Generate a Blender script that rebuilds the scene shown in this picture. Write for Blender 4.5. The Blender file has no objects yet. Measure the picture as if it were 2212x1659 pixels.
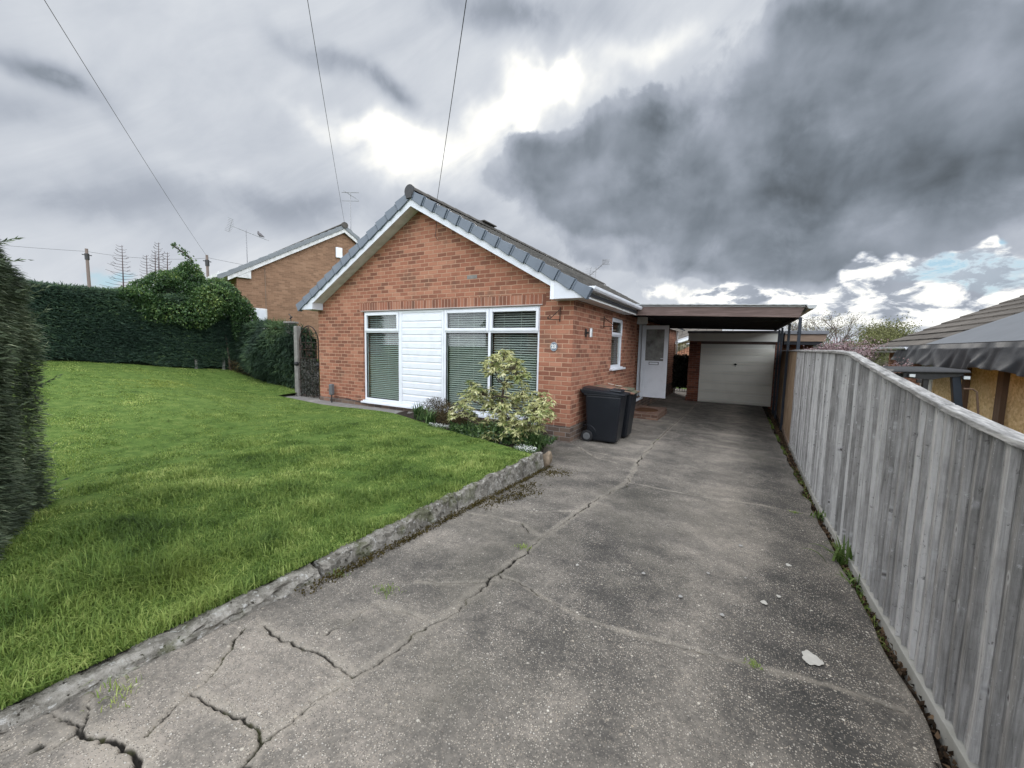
import bpy, bmesh, math, random
import numpy as np
from mathutils import Vector, Matrix
R = math.radians
random.seed(7)
rng = np.random.default_rng(7)
SC = bpy.context.scene
COL = SC.collection

# ------------------------------------------------------------------ camera
YAW, PITCH, ROLL = R(29.638), R(5.3), R(1.22)

def _cam_axis(v):
    c, s = math.cos(ROLL), math.sin(ROLL)
    a = (c*v[0]-s*v[1], s*v[0]+c*v[1], v[2])
    c, s = math.cos(PITCH), math.sin(PITCH)
    f = c*a[2]+s*a[1]; u = -s*a[2]+c*a[1]
    c, s = math.cos(YAW), math.sin(YAW)
    return Vector((c*a[0]-s*f, s*a[0]+c*f, u))

cam = bpy.data.cameras.new('camera')
camo = bpy.data.objects.new('camera', cam)
COL.objects.link(camo)
X_, Y_, Z_ = _cam_axis((1, 0, 0)), _cam_axis((0, 1, 0)), _cam_axis((0, 0, 1))
camo.matrix_world = Matrix(((X_.x, Y_.x, -Z_.x, 0), (X_.y, Y_.y, -Z_.y, 0), (X_.z, Y_.z, -Z_.z, 0), (0, 0, 0, 1)))
cam.sensor_fit = 'HORIZONTAL'; cam.sensor_width = 36
cam.lens = 36*862/2212
cam.clip_start = 0.05; cam.clip_end = 3000
SC.camera = camo

# ------------------------------------------------------------------ view transform
SC.view_settings.view_transform = 'Standard'
SC.view_settings.look = 'None'
SC.view_settings.exposure = 0.0
SC.view_settings.gamma = 1.0
try:
    SC.cycles.max_bounces = 6; SC.cycles.transparent_max_bounces = 12
    SC.cycles.use_denoising = True
except Exception: pass

# ------------------------------------------------------------------ sky tables (azimuth, elevation in degrees, 2x2 shape, strength)
MASS= [(6.5735, 21.0438, 0.0585, 0.0097, -0.0155, -0.1166, 1.0), (-15.1811, 24.3433, 0.0844, 0.0503, 0.0473, -0.1524, 0.75), (-27.5265, 24.817, 0.1729, 0.0443, 0.0466, -0.3287, 0.55), (15.725, 26.4759, 0.0795, 0.0082, -0.049, -0.1284, 1.0), (1.4625, 30.9644, 0.2055, 0.0193, -0.0623, -0.2503, 0.45), (16.7366, 12.5654, 0.0961, 0.0226, 0.0254, -0.2593, 0.8), (-8.892, 15.0473, 0.0525, -0.0066, -0.0494, -0.2028, 0.75), (-22.2908, 19.5556, 0.0884, 0.0034, -0.0051, -0.2303, 0.5), (10.2005, 10.0619, 0.1558, 0.0123, -0.0712, -0.6071, 0.5), (-2.6518, 9.6644, 0.0974, 0.0062, -0.0328, -0.5335, 0.4), (-17.5877, 11.451, 0.0931, -0.0132, -0.0788, -0.4161, 0.35)]
DARK= [(-10.7398, 26.9307, 0.1992, 0.0131, -0.0417, -0.3435, 0.55), (4.283, 18.4233, 0.0724, 0.0057, -0.0655, -0.3647, 0.65), (6.3047, 32.3731, 0.1185, -0.0132, -0.1971, -0.4358, 0.6), (18.2605, 17.9936, 0.1612, 0.0311, -0.0335, -0.2959, 0.5), (-6.1983, 15.8949, 0.0931, 0.0058, -0.059, -0.6312, 0.25), (-4.0553, 29.4999, 0.3236, -0.1817, -0.1274, -0.2336, -0.5), (0.1015, 25.8151, 0.3487, -0.1702, -0.1506, -0.2495, -0.4), (12.1676, 27.7732, 0.2016, 0.0206, -0.1149, -0.3302, -0.6), (-16.0075, 17.1373, 0.0827, 0.004, -0.0222, -0.4535, -0.45), (-22.3948, 22.2117, 0.1332, 0.0053, -0.0129, -0.4821, -0.35), (11.6077, 15.2556, 0.1775, 0.0518, 0.072, -0.5442, -0.25), (16.7129, 22.418, 0.2679, 0.0262, -0.1653, -0.4795, -0.3), (-0.6995, 10.6165, 0.0921, 0.0061, -0.048, -0.622, -0.1), (-11.5474, 11.2617, 0.0684, 0.0036, -0.0179, -0.4311, -0.15)]
SOFT= [(-52.3457, 31.1483, 0.1679, -0.1006, -0.143, -0.8731, 0.95), (-46.0216, 29.9916, 0.2699, -0.2281, -0.3277, -0.8773, 0.7), (-30.4609, 38.1759, 0.1085, -0.0128, -0.0182, -0.5939, 0.9), (-38.3577, 36.7629, 0.2769, 0.0033, 0.0597, -0.6916, 0.3), (-78.4501, 22.3875, 0.2678, -0.0854, -0.0288, -1.0664, 0.75), (-76.2766, 21.9267, 0.3292, -0.1287, -0.2221, -1.2575, 0.6), (-79.9758, 18.7463, 0.3762, -0.0701, 0.1126, -0.7123, 0.4), (-73.3073, 20.468, 0.5198, -0.2455, -0.2971, -0.8457, 0.3), (-61.4799, 15.0163, 0.0662, -0.0054, 0.0551, -0.4506, 0.55), (-70.845, 15.5466, 0.1051, 0.0025, 0.1656, -0.4674, 0.3), (-78.2929, 11.9872, 0.1592, -0.0189, 0.0696, -0.5054, 0.25), (-54.4984, 17.4294, 0.1584, -0.0035, 0.0751, -0.4906, 0.3), (-36.9157, 18.1933, 0.1319, 0.0014, 0.0204, -0.3608, 0.3), (-29.1026, 12.0754, 0.0856, 0.002, 0.0042, -0.2359, 0.4), (-67.492, 30.416, 0.056, -0.0133, 0.1183, -0.5827, 0.15)]
WHITE= [(-27.1425, 31.9265, 0.2289, 0.0381, 0.0305, -0.562, 1.1), (-22.5036, 31.8182, 0.2501, -0.1237, -0.1715, -0.597, 1.0), (-30.1688, 28.837, 0.1781, 0.1211, 0.1778, -0.4927, 0.9), (-44.8902, 24.9737, 0.2022, -0.0438, -0.0098, -0.4589, 1.1), (-50.5868, 24.8648, 0.1682, -0.0537, -0.0456, -0.7458, 0.5), (-43.1133, 21.9671, 0.3021, -0.0003, 0.0441, -0.4362, 0.7), (-38.1976, 20.8229, 0.2669, 0.0023, 0.0257, -0.3778, 0.2), (-36.3885, 26.4783, 0.133, 0.0671, 0.1349, -0.3928, 0.45), (-10.1341, 33.8257, 0.2077, 0.1166, 0.064, -0.6152, 0.3), (-15.7587, 33.9569, 0.1334, 0.0601, 0.0488, -0.6188, 0.3), (-64.8852, 18.3127, 0.1734, -0.0479, -0.0374, -0.709, 0.12)]
LOW= [(16.1316, 5.152, 0.0959, 0.0079, -0.0224, -0.3615, 1.0), (-5.6538, 6.8591, 0.0707, 0.0041, -0.02, -0.6634, 0.5), (6.9141, 6.1668, 0.1192, 0.0088, -0.0209, -0.3913, 0.75), (20.7577, 8.0659, 0.5011, 0.222, 0.4072, -0.5046, 0.75), (-23.5092, 8.9393, 0.2586, 0.0084, 0.0036, -0.8945, 0.4), (-17.5367, 10.2509, 0.4025, 0.017, -0.0233, -1.3817, 0.3)]
BLUE= [(18.4034, 6.8322, 0.1832, 0.0199, -0.0587, -1.1816, 1.1), (15.609, 7.6352, 0.3921, 0.0325, -0.168, -1.6204, 0.5), (-75.694, 5.8521, 0.2907, -0.0154, 0.1182, -0.8752, 0.7), (21.5317, 8.5427, 1.3313, 0.1174, -0.1937, -1.2908, 0.6), (-78.0431, 6.5776, 0.5848, -0.033, 0.2543, -1.5983, 0.4)]


SUN_AZ, SUN_EL = -27.0, 32.0     # degrees, azimuth from +Y towards +X

class Nodes:
    def __init__(s, nt): s.nt = nt; s.n = nt.nodes; s.l = nt.links
    def put(s, sock, v):
        if isinstance(v, bpy.types.NodeSocket): s.l.new(v, sock)
        else: sock.default_value = v
    def m(s, op, a, b=None, c=None, clamp=False):
        n = s.n.new('ShaderNodeMath'); n.operation = op; n.use_clamp = clamp
        s.put(n.inputs[0], a)
        if b is not None: s.put(n.inputs[1], b)
        if c is not None: s.put(n.inputs[2], c)
        return n.outputs[0]
    def new(s, t, **k):
        n = s.n.new(t)
        for a, v in k.items(): setattr(n, a, v)
        return n
    def noise(s, vec, scale, detail=5, rough=.55, dist=0.0, dim='3D', color=False):
        n = s.n.new('ShaderNodeTexNoise'); n.noise_dimensions = dim
        if vec is not None: s.l.new(vec, n.inputs['Vector'])
        n.inputs['Scale'].default_value = scale; n.inputs['Detail'].default_value = detail
        n.inputs['Roughness'].default_value = rough; n.inputs['Distortion'].default_value = dist
        return n.outputs['Color' if color else 'Fac']
    def comb(s, x, y, z=0.0):
        n = s.n.new('ShaderNodeCombineXYZ')
        s.put(n.inputs[0], x); s.put(n.inputs[1], y); s.put(n.inputs[2], z)
        return n.outputs[0]
    def smooth(s, v, a, b, lo=0.0, hi=1.0, kind='SMOOTHSTEP'):
        n = s.n.new('ShaderNodeMapRange'); n.interpolation_type = kind
        s.put(n.inputs[0], v); s.put(n.inputs[1], a); s.put(n.inputs[2], b); s.put(n.inputs[3], lo); s.put(n.inputs[4], hi)
        return n.outputs[0]
    def ramp(s, fac, stops, interp='LINEAR'):
        n = s.n.new('ShaderNodeValToRGB'); n.color_ramp.interpolation = interp
        e = n.color_ramp.elements
        while len(e) < len(stops): e.new(0.5)
        for i, (p, c) in enumerate(stops):
            e[i].position = p; e[i].color = (c[0], c[1], c[2], 1)
        s.l.new(fac, n.inputs[0]); return n.outputs[0]
    def mix(s, fac, a, b, mode='MIX'):
        n = s.n.new('ShaderNodeMix'); n.data_type = 'RGBA'; n.blend_type = mode
        s.put(n.inputs[0], fac)
        for i, v in ((6, a), (7, b)):
            if not isinstance(v, bpy.types.NodeSocket): v = (v[0], v[1], v[2], 1)
            s.put(n.inputs[i], v)
        return n.outputs[2]

def build_world():
    w = bpy.data.worlds.new('World'); SC.world = w; w.use_nodes = True
    nt = w.node_tree; nt.nodes.clear(); N = Nodes(nt)
    out = N.new('ShaderNodeOutputWorld'); bg = N.new('ShaderNodeBackground')
    nt.links.new(bg.outputs[0], out.inputs[0])
    tc = N.new('ShaderNodeTexCoord'); d = tc.outputs['Generated']
    sep = N.new('ShaderNodeSeparateXYZ'); nt.links.new(d, sep.inputs[0])
    x, y, z = sep.outputs
    az = N.m('MULTIPLY', N.m('ARCTAN2', x, y), 180/math.pi)
    el = N.m('MULTIPLY', N.m('ARCSINE', z), 180/math.pi)
    p2 = N.comb(N.m('MULTIPLY', az, .1), N.m('MULTIPLY', el, .1), 0.0)
    # warp
    wn = N.noise(p2, 1.1, 4, .5, 0, '2D', True)
    ws = N.new('ShaderNodeSeparateColor'); nt.links.new(wn, ws.inputs[0])
    aw = N.m('MULTIPLY_ADD', N.m('SUBTRACT', ws.outputs[0], .5), 11.0, az)
    ew = N.m('MULTIPLY_ADD', N.m('SUBTRACT', ws.outputs[1], .5), 8.0, el)
    aw2 = N.m('MULTIPLY_ADD', N.m('SUBTRACT', ws.outputs[0], .5), 17.0, az)
    ew2 = N.m('MULTIPLY_ADD', N.m('SUBTRACT', ws.outputs[2], .5), 9.0, el)
    def field(tab, A, E_):
        tot = None
        for (a0, e0, m00, m01, m10, m11, wt) in tab:
            da = N.m('SUBTRACT', A, a0); de = N.m('SUBTRACT', E_, e0)
            u = N.m('MULTIPLY_ADD', da, m00, N.m('MULTIPLY', de, m01))
            v = N.m('MULTIPLY_ADD', da, m10, N.m('MULTIPLY', de, m11))
            q = N.m('MULTIPLY_ADD', u, u, N.m('MULTIPLY', v, v))
            g = N.m('MULTIPLY', N.m('EXPONENT', N.m('MULTIPLY', q, -1.0)), wt)
            tot = g if tot is None else N.m('ADD', tot, g)
        return tot
    fb = N.noise(p2, 1.7, 9, .58, .25, '2D')
    fb2 = N.noise(p2, 1.35, 6, .5, .2, '2D')
    big = N.noise(p2, .75, 4, .5, 0, '2D')
    aw3 = N.m('MULTIPLY_ADD', N.m('SUBTRACT', aw, az), .45, az); ew3 = N.m('MULTIPLY_ADD', N.m('SUBTRACT', ew, el), .55, el)
    # streaky high cloud, drawn out along the wind
    ca, sa = math.cos(R(-32)), math.sin(R(-32))
    pa = N.m('ADD', N.m('MULTIPLY', az, ca*.1), N.m('MULTIPLY', el, -sa*.1))
    pb = N.m('ADD', N.m('MULTIPLY', az, sa*.1), N.m('MULTIPLY', el, ca*.1))
    st = N.noise(N.comb(N.m('MULTIPLY', pa, .35), N.m('MULTIPLY', pb, 1.2), 3.0), 1.5, 7, .6, .4, '3D')
    def puff(px, py):
        v = N.new('ShaderNodeTexVoronoi'); v.voronoi_dimensions = '2D'; v.feature = 'SMOOTH_F1'
        v.inputs['Scale'].default_value = .95; v.inputs['Detail'].default_value = 3.5; v.inputs['Roughness'].default_value = .45
        v.inputs['Lacunarity'].default_value = 2.1; v.inputs['Smoothness'].default_value = .45
        try: v.normalize = True
        except Exception: pass
        nt.links.new(N.comb(px, py, 0.0), v.inputs['Vector'])
        return N.m('SUBTRACT', 1.0, v.outputs['Distance'])
    qx = N.m('MULTIPLY', N.m('MULTIPLY_ADD', N.m('SUBTRACT', aw, az), .35, az), .1); qy = N.m('MULTIPLY', N.m('MULTIPLY_ADD', N.m('SUBTRACT', ew, el), .35, el), .14)
    pf = puff(qx, qy); pf2 = puff(N.m('ADD', qx, -.10), N.m('ADD', qy, .12))
    mass = N.m('MINIMUM', field(MASS, aw3, ew3), 1.0)
    fbp = N.m('ADD', N.m('MULTIPLY', fb, .55), N.m('MULTIPLY', pf, .62))
    fbp = N.m('SUBTRACT', fbp, .20)
    C = N.smooth(N.m('MULTIPLY_ADD', N.m('SUBTRACT', fbp, .5), 1.25, mass), .40, .56)
    dk = field(DARK, aw2, ew2)
    Ld = N.m('SUBTRACT', .285, N.m('MULTIPLY', dk, .14))
    Ld = N.m('MULTIPLY_ADD', N.m('SUBTRACT', fb2, .5), .34, Ld)
    Ld = N.m('MULTIPLY_ADD', N.m('SUBTRACT', pf, pf2), .20, Ld)
    # brighter rim where the heap cloud thins
    Ld = N.m('ADD', Ld, N.m('MULTIPLY', N.m('SUBTRACT', 1.0, N.smooth(N.m('MULTIPLY_ADD', N.m('SUBTRACT', fbp, .5), 1.25, mass), .50, 1.0)), .20))
    Ld = N.m('MAXIMUM', Ld, .105)
    aw3 = N.m('MULTIPLY_ADD', N.m('SUBTRACT', aw, az), .45, az); ew3 = N.m('MULTIPLY_ADD', N.m('SUBTRACT', ew, el), .55, el)
    soft = N.m('MINIMUM', field(SOFT, aw3, ew3), 1.0)
    soft = N.m('MULTIPLY', soft, N.smooth(fb, .3, .6, .65, 1.05))
    Lb = N.m('MULTIPLY_ADD', N.m('SUBTRACT', st, .5), .34, .67)
    Lb = N.m('MULTIPLY_ADD', N.m('SUBTRACT', big, .5), .18, Lb)
    Lb = N.m('MULTIPLY', Lb, N.m('SUBTRACT', 1.0, N.m('MULTIPLY', soft, .50)))
    wh = N.m('MINIMUM', field(WHITE, aw, ew), 1.3)
    wh = N.m('MULTIPLY', wh, N.smooth(st, .25, .6, .55, 1.15))
    Lb = N.m('MULTIPLY_ADD', wh, .62, Lb)
    L = N.m('ADD', N.m('MULTIPLY', Lb, N.m('SUBTRACT', 1.0, C)), N.m('MULTIPLY', Ld, C))
    # low bright band with small heap clouds
    low = N.smooth(N.m('MULTIPLY_ADD', N.m('SUBTRACT', fb, .5), .9, field(LOW, aw2, ew)), .38, .62)
    pl = N.comb(N.m('MULTIPLY', az, .20), N.m('MULTIPLY', el, .40), 1.0)
    cu = N.smooth(N.noise(pl, 1.25, 8, .6, .3, '3D'), .47, .60)
    Ll = N.m('SUBTRACT', 1.15, N.m('MULTIPLY', cu, .72))
    Ll = N.m('MULTIPLY_ADD', N.m('SUBTRACT', fb2, .5), .35, Ll)
    L = N.m('ADD', N.m('MULTIPLY', L, N.m('SUBTRACT', 1.0, low)), N.m('MULTIPLY', Ll, low))
    blue = N.m('MULTIPLY', N.smooth(N.m('MULTIPLY_ADD', N.m('SUBTRACT', fb2, .5), .5, field(BLUE, aw, ew)), .35, .75), N.m('SUBTRACT', 1.0, N.m('MULTIPLY', cu, .85)))
    # colour of cloud by its brightness
    tint = N.ramp(L, [(0.0, (.85, 1.0, 1.16)), (.2, (.85, .99, 1.20)), (.42, (.895, .985, 1.18)), (.7, (.94, .99, 1.10)), (1.0, (1, 1, 1))])
    ccol = N.mix(1.0, tint, N.comb(L, L, L), 'MULTIPLY')
    sky = N.new('ShaderNodeTexSky'); sky.sky_type = 'NISHITA'; sky.sun_disc = False
    sky.sun_elevation = R(SUN_EL); sky.sun_rotation = R(SUN_AZ)
    try: sky.sky_type = 'NISHITA'
    except Exception: pass
    skc = N.mix(1.0, sky.outputs[0], (.10, .10, .10), 'MULTIPLY')
    skc = N.mix(.6, skc, (.42, .68, .88))
    col = N.mix(blue, ccol, skc)
    # added gain: unseen sky behind the viewpoint boosted to light the house front
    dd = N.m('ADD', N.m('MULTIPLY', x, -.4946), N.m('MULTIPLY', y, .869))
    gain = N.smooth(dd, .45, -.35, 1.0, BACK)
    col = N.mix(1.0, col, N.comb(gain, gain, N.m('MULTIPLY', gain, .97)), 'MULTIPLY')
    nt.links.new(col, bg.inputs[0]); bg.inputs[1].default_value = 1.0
    try: w.cycles.sampling_method = 'MANUAL'; w.cycles.sample_map_resolution = 1024
    except Exception: pass

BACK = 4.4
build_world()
sl = bpy.data.lights.new('sun', 'SUN'); so = bpy.data.objects.new('sun', sl); COL.objects.link(so)
sl.energy = 1.3; sl.angle = R(14); sl.color = (1, .95, .88)
sd = Vector((math.sin(R(SUN_AZ))*math.cos(R(SUN_EL)), math.cos(R(SUN_AZ))*math.cos(R(SUN_EL)), math.sin(R(SUN_EL))))
so.rotation_euler = sd.to_track_quat('Z', 'Y').to_euler()
so.location = (0, 0, 20)

# ------------------------------------------------------------------ materials
MATS = {}
def M(name, fn):
    if name in MATS: return MATS[name]
    m = bpy.data.materials.new(name); m.use_nodes = True
    nt = m.node_tree; nt.nodes.clear(); N = Nodes(nt)
    out = N.new('ShaderNodeOutputMaterial'); b = N.new('ShaderNodeBsdfPrincipled')
    nt.links.new(b.outputs[0], out.inputs[0])
    N.out = out; N.b = b
    N.tc = N.new('ShaderNodeTexCoord')
    N.obj = N.tc.outputs['Object']; N.uv = N.tc.outputs['UV']
    N.pos = N.new('ShaderNodeNewGeometry').outputs['Position']
    fn(N); MATS[name] = m; return m

def setc(N, c, rough=.6, spec=.5, metal=0.0):
    if isinstance(c, bpy.types.NodeSocket): N.l.new(c, N.b.inputs['Base Color'])
    else: N.b.inputs['Base Color'].default_value = (c[0], c[1], c[2], 1)
    N.put(N.b.inputs['Roughness'], rough)
    N.b.inputs['Specular IOR Level'].default_value = spec
    N.b.inputs['Metallic'].default_value = metal

def bump(N, h, dist=.01, strength=1.0):
    n = N.new('ShaderNodeBump'); N.put(n.inputs['Height'], h)
    n.inputs['Distance'].default_value = dist; n.inputs['Strength'].default_value = strength
    N.l.new(n.outputs[0], N.b.inputs['Normal'])

def mottled(name, stops, scale=6, rough=.7, spec=.3, detail=6, bd=.003, metal=0, nr=.6, stretch=None):
    def f(N):
        v = N.pos
        if stretch:
            mp = N.new('ShaderNodeMapping'); mp.inputs['Scale'].default_value = stretch
            N.l.new(v, mp.inputs[0]); v = mp.outputs[0]
        n = N.noise(v, scale, detail, nr)
        setc(N, N.ramp(n, stops), rough, spec, metal)
        if bd: bump(N, N.noise(v, scale*3, 5, .6), bd)
    return M(name, f)

def brick_mat(name, stops, mortar=(.34, .27, .22), w=.215, h=.075, ms=.0055, stain=.5, soldier=False):
    def f(N):
        mp = N.new('ShaderNodeMapping'); N.l.new(N.uv, mp.inputs[0])
        # slightly uneven courses
        wob = N.noise(N.uv, 6, 3, .5, 0, '2D', True)
        vec = N.mix(.012, mp.outputs[0], wob)
        b = N.new('ShaderNodeTexBrick'); N.l.new(vec, b.inputs['Vector'])
        b.offset = 0.0 if soldier else .5; b.squash = 1.0
        b.inputs['Color1'].default_value = (0, 0, 0, 1); b.inputs['Color2'].default_value = (1, 1, 1, 1)
        b.inputs['Mortar'].default_value = (.5, .5, .5, 1)
        b.inputs['Scale'].default_value = 1.0; b.inputs['Mortar Size'].default_value = ms
        b.inputs['Mortar Smooth'].default_value = .35; b.inputs['Bias'].default_value = 0
        b.inputs['Brick Width'].default_value = w; b.inputs['Row Height'].default_value = h
        fine = N.noise(N.pos, 45, 5, .65)
        patch = N.noise(N.pos, 1.3, 4, .55)
        t = N.m('ADD', N.m('MULTIPLY', b.outputs['Color'], .72), N.m('MULTIPLY', fine, .28))
        t = N.m('MULTIPLY_ADD', N.m('SUBTRACT', patch, .5), .45, t)
        c = N.ramp(t, stops)
        # sooty and pale blooms
        c = N.mix(N.smooth(N.noise(N.pos, 2.4, 5, .6), .52, .75, 0, stain), c, (.13, .085, .06))
        c = N.mix(N.smooth(N.noise(N.pos, 3.6, 6, .65), .60, .80, 0, .5), c, (.42, .27, .19))
        mc = N.mix(N.noise(N.pos, 9, 4, .6), (mortar[0]*.75, mortar[1]*.75, mortar[2]*.75), (mortar[0]*1.25, mortar[1]*1.25, mortar[2]*1.25))
        c = N.mix(b.outputs['Fac'], c, mc)
        setc(N, c, .88, .2)
        bump(N, N.m('ADD', N.m('MULTIPLY', b.outputs['Fac'], -.7), N.m('MULTIPLY', fine, .35)), .006)
    return M(name, f)

BRICK = brick_mat('red_brick', [(0, (.14, .067, .047)), (.25, (.215, .090, .058)), (.5, (.295, .122, .077)), (.75, (.355, .158, .10)), (1, (.43, .215, .14))], mortar=(.42, .26, .175), ms=.0080, stain=.65)
BRICKS = brick_mat('soldier_brick', [(0, (.12, .055, .04)), (.3, (.20, .085, .055)), (.6, (.30, .12, .075)), (1, (.38, .20, .13))], mortar=(.43, .285, .215), w=.075, h=.40, soldier=True, ms=.007)
PLINTH = brick_mat('dark_plinth_brick', [(0, (.06, .045, .038)), (.35, (.12, .085, .068)), (.7, (.17, .12, .09)), (1, (.26, .14, .095))], mortar=(.24, .22, .20), stain=.7)
BRICKG = brick_mat('garage_brick', [(0, (.07, .028, .02)), (.4, (.15, .055, .036)), (.8, (.24, .09, .055)), (1, (.29, .12, .07))], mortar=(.22, .17, .14))
BRICKN = brick_mat('buff_brick', [(0, (.17, .10, .062)), (.4, (.225, .132, .082)), (.75, (.27, .16, .10)), (1, (.32, .20, .13))], mortar=(.30, .20, .13), stain=.25)
STEPB = brick_mat('step_brick', [(0, (.10, .06, .045)), (.5, (.19, .11, .08)), (1, (.27, .17, .12))], mortar=(.26, .22, .18))

def m_upvc(name, c, rough=.32):
    def f(N):
        n = N.noise(N.pos, 5, 6, .6)
        setc(N, N.mix(N.smooth(n, .42, .75, 0, .35), c, (c[0]*.72, c[1]*.73, c[2]*.72)), rough, .45)
    return M(name, f)
UPVC = m_upvc('white_upvc', (.74, .76, .80))
UPVCG = m_upvc('grey_white_fascia', (.60, .62, .66), .45)
PAINT = mottled('old_white_paint', [(0, (.35, .34, .31)), (.42, (.55, .55, .53)), (.6, (.66, .66, .65)), (1, (.72, .72, .72))], 7, .6, .3)
CREAM = mottled('cream_door_paint', [(0, (.70, .68, .60)), (.5, (.80, .78, .70)), (1, (.84, .82, .75))], 2.5, .45, .4, bd=.0)
CREAMF = mottled('cream_fascia_paint', [(0, (.64, .65, .60)), (.5, (.74, .74, .68)), (1, (.79, .79, .73))], 2.5, .5, .3, bd=.0)
SLATE = mottled('blue_grey_plastic', [(0, (.070, .086, .108)), (.5, (.105, .128, .158)), (1, (.14, .165, .20))], 5, .42, .5, bd=.0005)
BLACKM = mottled('black_metal', [(0, (.012, .012, .013)), (1, (.035, .034, .034))], 14, .5, .4, bd=.001)
RUST = mottled('rusty_black_metal', [(0, (.012, .011, .011)), (.5, (.03, .022, .018)), (.75, (.11, .04, .018)), (1, (.16, .06, .025))], 8, .7, .3, bd=.001)
GALV = mottled('grey_metal', [(0, (.20, .20, .21)), (1, (.36, .36, .37))], 12, .45, .5, metal=.6, bd=0)
POSTM = mottled('dark_painted_steel', [(0, (.010, .014, .022)), (.6, (.020, .026, .036)), (1, (.06, .05, .045))], 5, .5, .3, bd=0)
BINM = mottled('black_bin_plastic', [(0, (.006, .008, .011)), (.5, (.010, .012, .016)), (1, (.018, .021, .026))], 3, .38, .35, bd=.0006)
RUBBER = mottled('black_rubber', [(0, (.012, .012, .013)), (1, (.03, .03, .032))], 9, .7, .3, bd=0)
GREYP = mottled('grey_hub_plastic', [(0, (.08, .085, .09)), (1, (.16, .165, .17))], 9, .5, .4, bd=0)
BEAM = mottled('stained_beam_wood', [(0, (.060, .042, .036)), (.45, (.125, .086, .074)), (.7, (.19, .135, .118)), (1, (.27, .20, .18))], 3, .6, .3, detail=8, stretch=(1, 1, 14), bd=.002)
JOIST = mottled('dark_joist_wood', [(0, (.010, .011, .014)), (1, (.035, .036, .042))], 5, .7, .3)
ROOFSH = mottled('grey_roof_sheet', [(0, (.30, .31, .31)), (1, (.50, .52, .52))], 4, .5, .4)
FELT = mottled('grey_roof_felt', [(0, (.11, .115, .125)), (1, (.22, .225, .24))], 6, .85, .2)
PALEW = mottled('pale_fascia_wood', [(0, (.15, .11, .085)), (.5, (.24, .175, .13)), (1, (.33, .25, .19))], 4, .8, .2, stretch=(1, 1, 10))
COIR = mottled('coir_mat_fibre', [(0, (.06, .03, .018)), (1, (.15, .075, .04))], 60, .95, .1)
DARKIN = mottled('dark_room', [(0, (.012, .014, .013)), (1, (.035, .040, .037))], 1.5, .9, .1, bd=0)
SLATW = mottled('white_blind_slat', [(0, (.56, .57, .55)), (1, (.64, .65, .63))], 3, .5, .4, bd=0)
CONCP = mottled('pale_concrete', [(0, (.11, .105, .095)), (.5, (.21, .20, .185)), (1, (.36, .345, .32))], 9, .9, .2, bd=.004)
SOIL = mottled('dark_soil', [(0, (.014, .011, .009)), (.5, (.035, .028, .022)), (1, (.085, .065, .048))], 14, .95, .1, bd=.02)
BARK = mottled('brown_bark', [(0, (.035, .026, .020)), (1, (.13, .10, .08))], 12, .9, .2, bd=.004)
TWIG = mottled('grey_brown_twig', [(0, (.06, .045, .045)), (1, (.15, .115, .11))], 12, .9, .2, bd=0)
POLEW = mottled('telegraph_pole_wood', [(0, (.13, .10, .09)), (1, (.24, .19, .17))], 5, .9, .2, stretch=(3, 3, .3), bd=0)
STONE = mottled('brown_stone', [(0, (.10, .075, .055)), (.5, (.22, .17, .12)), (1, (.33, .27, .20))], 9, .9, .2, bd=.01)
WHITEF = mottled('white_petals', [(0, (.62, .62, .58)), (1, (.8, .8, .78))], 30, .7, .2, bd=0)
LICH = mottled('white_lichen', [(0, (.34, .325, .29)), (1, (.56, .54, .49))], 40, .9, .2, bd=0)
LICHD = mottled('faint_lichen', [(0, (.26, .25, .235)), (1, (.36, .35, .33))], 40, .9, .2, bd=0)
MOSSD = mottled('dark_crack_dirt', [(0, (.008, .007, .006)), (.55, (.022, .019, .014)), (.75, (.05, .042, .026)), (1, (.09, .08, .05))], 22, .95, .1, bd=.01)
MOSSB = mottled('brown_moss', [(0, (.03, .022, .010)), (.5, (.08, .062, .02)), (1, (.14, .12, .04))], 30, .95, .1, bd=.02)
TARPM = mottled('black_plastic_sheet', [(0, (.012, .014, .017)), (.6, (.024, .027, .032)), (1, (.05, .053, .058))], 4, .45, .35, bd=.004)
MEMB = mottled('grey_roof_membrane', [(0, (.10, .108, .118)), (1, (.155, .165, .178))], 3, .6, .3, bd=.002)
ORANGE = mottled('yellow_machine_paint', [(0, (.55, .25, .02)), (1, (.7, .36, .04))], 5, .45, .5, bd=0)
LENS = mottled('pale_lamp_lens', [(0, (.42, .45, .45)), (1, (.66, .68, .68))], 25, .2, .6, bd=0)
BROWNW = mottled('dark_stud_wood', [(0, (.07, .045, .033)), (1, (.18, .12, .085))], 6, .85, .2, stretch=(4, 4, .4))
PINKP = mottled('pinkish_breather_board', [(0, (.33, .27, .25)), (1, (.52, .45, .42))], 4, .8, .2)
RUBBLE = mottled('rough_rubble_infill', [(0, (.08, .065, .055)), (.5, (.25, .21, .18)), (1, (.55, .52, .48))], 11, .95, .2, bd=.03)
PLAQ = mottled('blue_grey_plaque', [(0, (.12, .15, .19)), (1, (.18, .22, .27))], 12, .4, .5, bd=0)
BIRD = mottled('grey_feathers', [(0, (.09, .085, .09)), (1, (.16, .15, .155))], 22, .8, .2, bd=0)
PAPER = mottled('pale_paper', [(0, (.55, .55, .47)), (1, (.68, .68, .60))], 12, .8, .2, bd=0)
LIDB = mottled('mossy_brown_lid', [(0, (.06, .075, .045)), (.45, (.10, .10, .065)), (.55, (.26, .13, .09)), (1, (.36, .19, .14))], 2.6, .6, .4, bd=.0005)
STEELW = mottled('bright_steel', [(0, (.5, .5, .5)), (1, (.75, .75, .75))], 12, .25, .6, metal=.7, bd=0)
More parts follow.
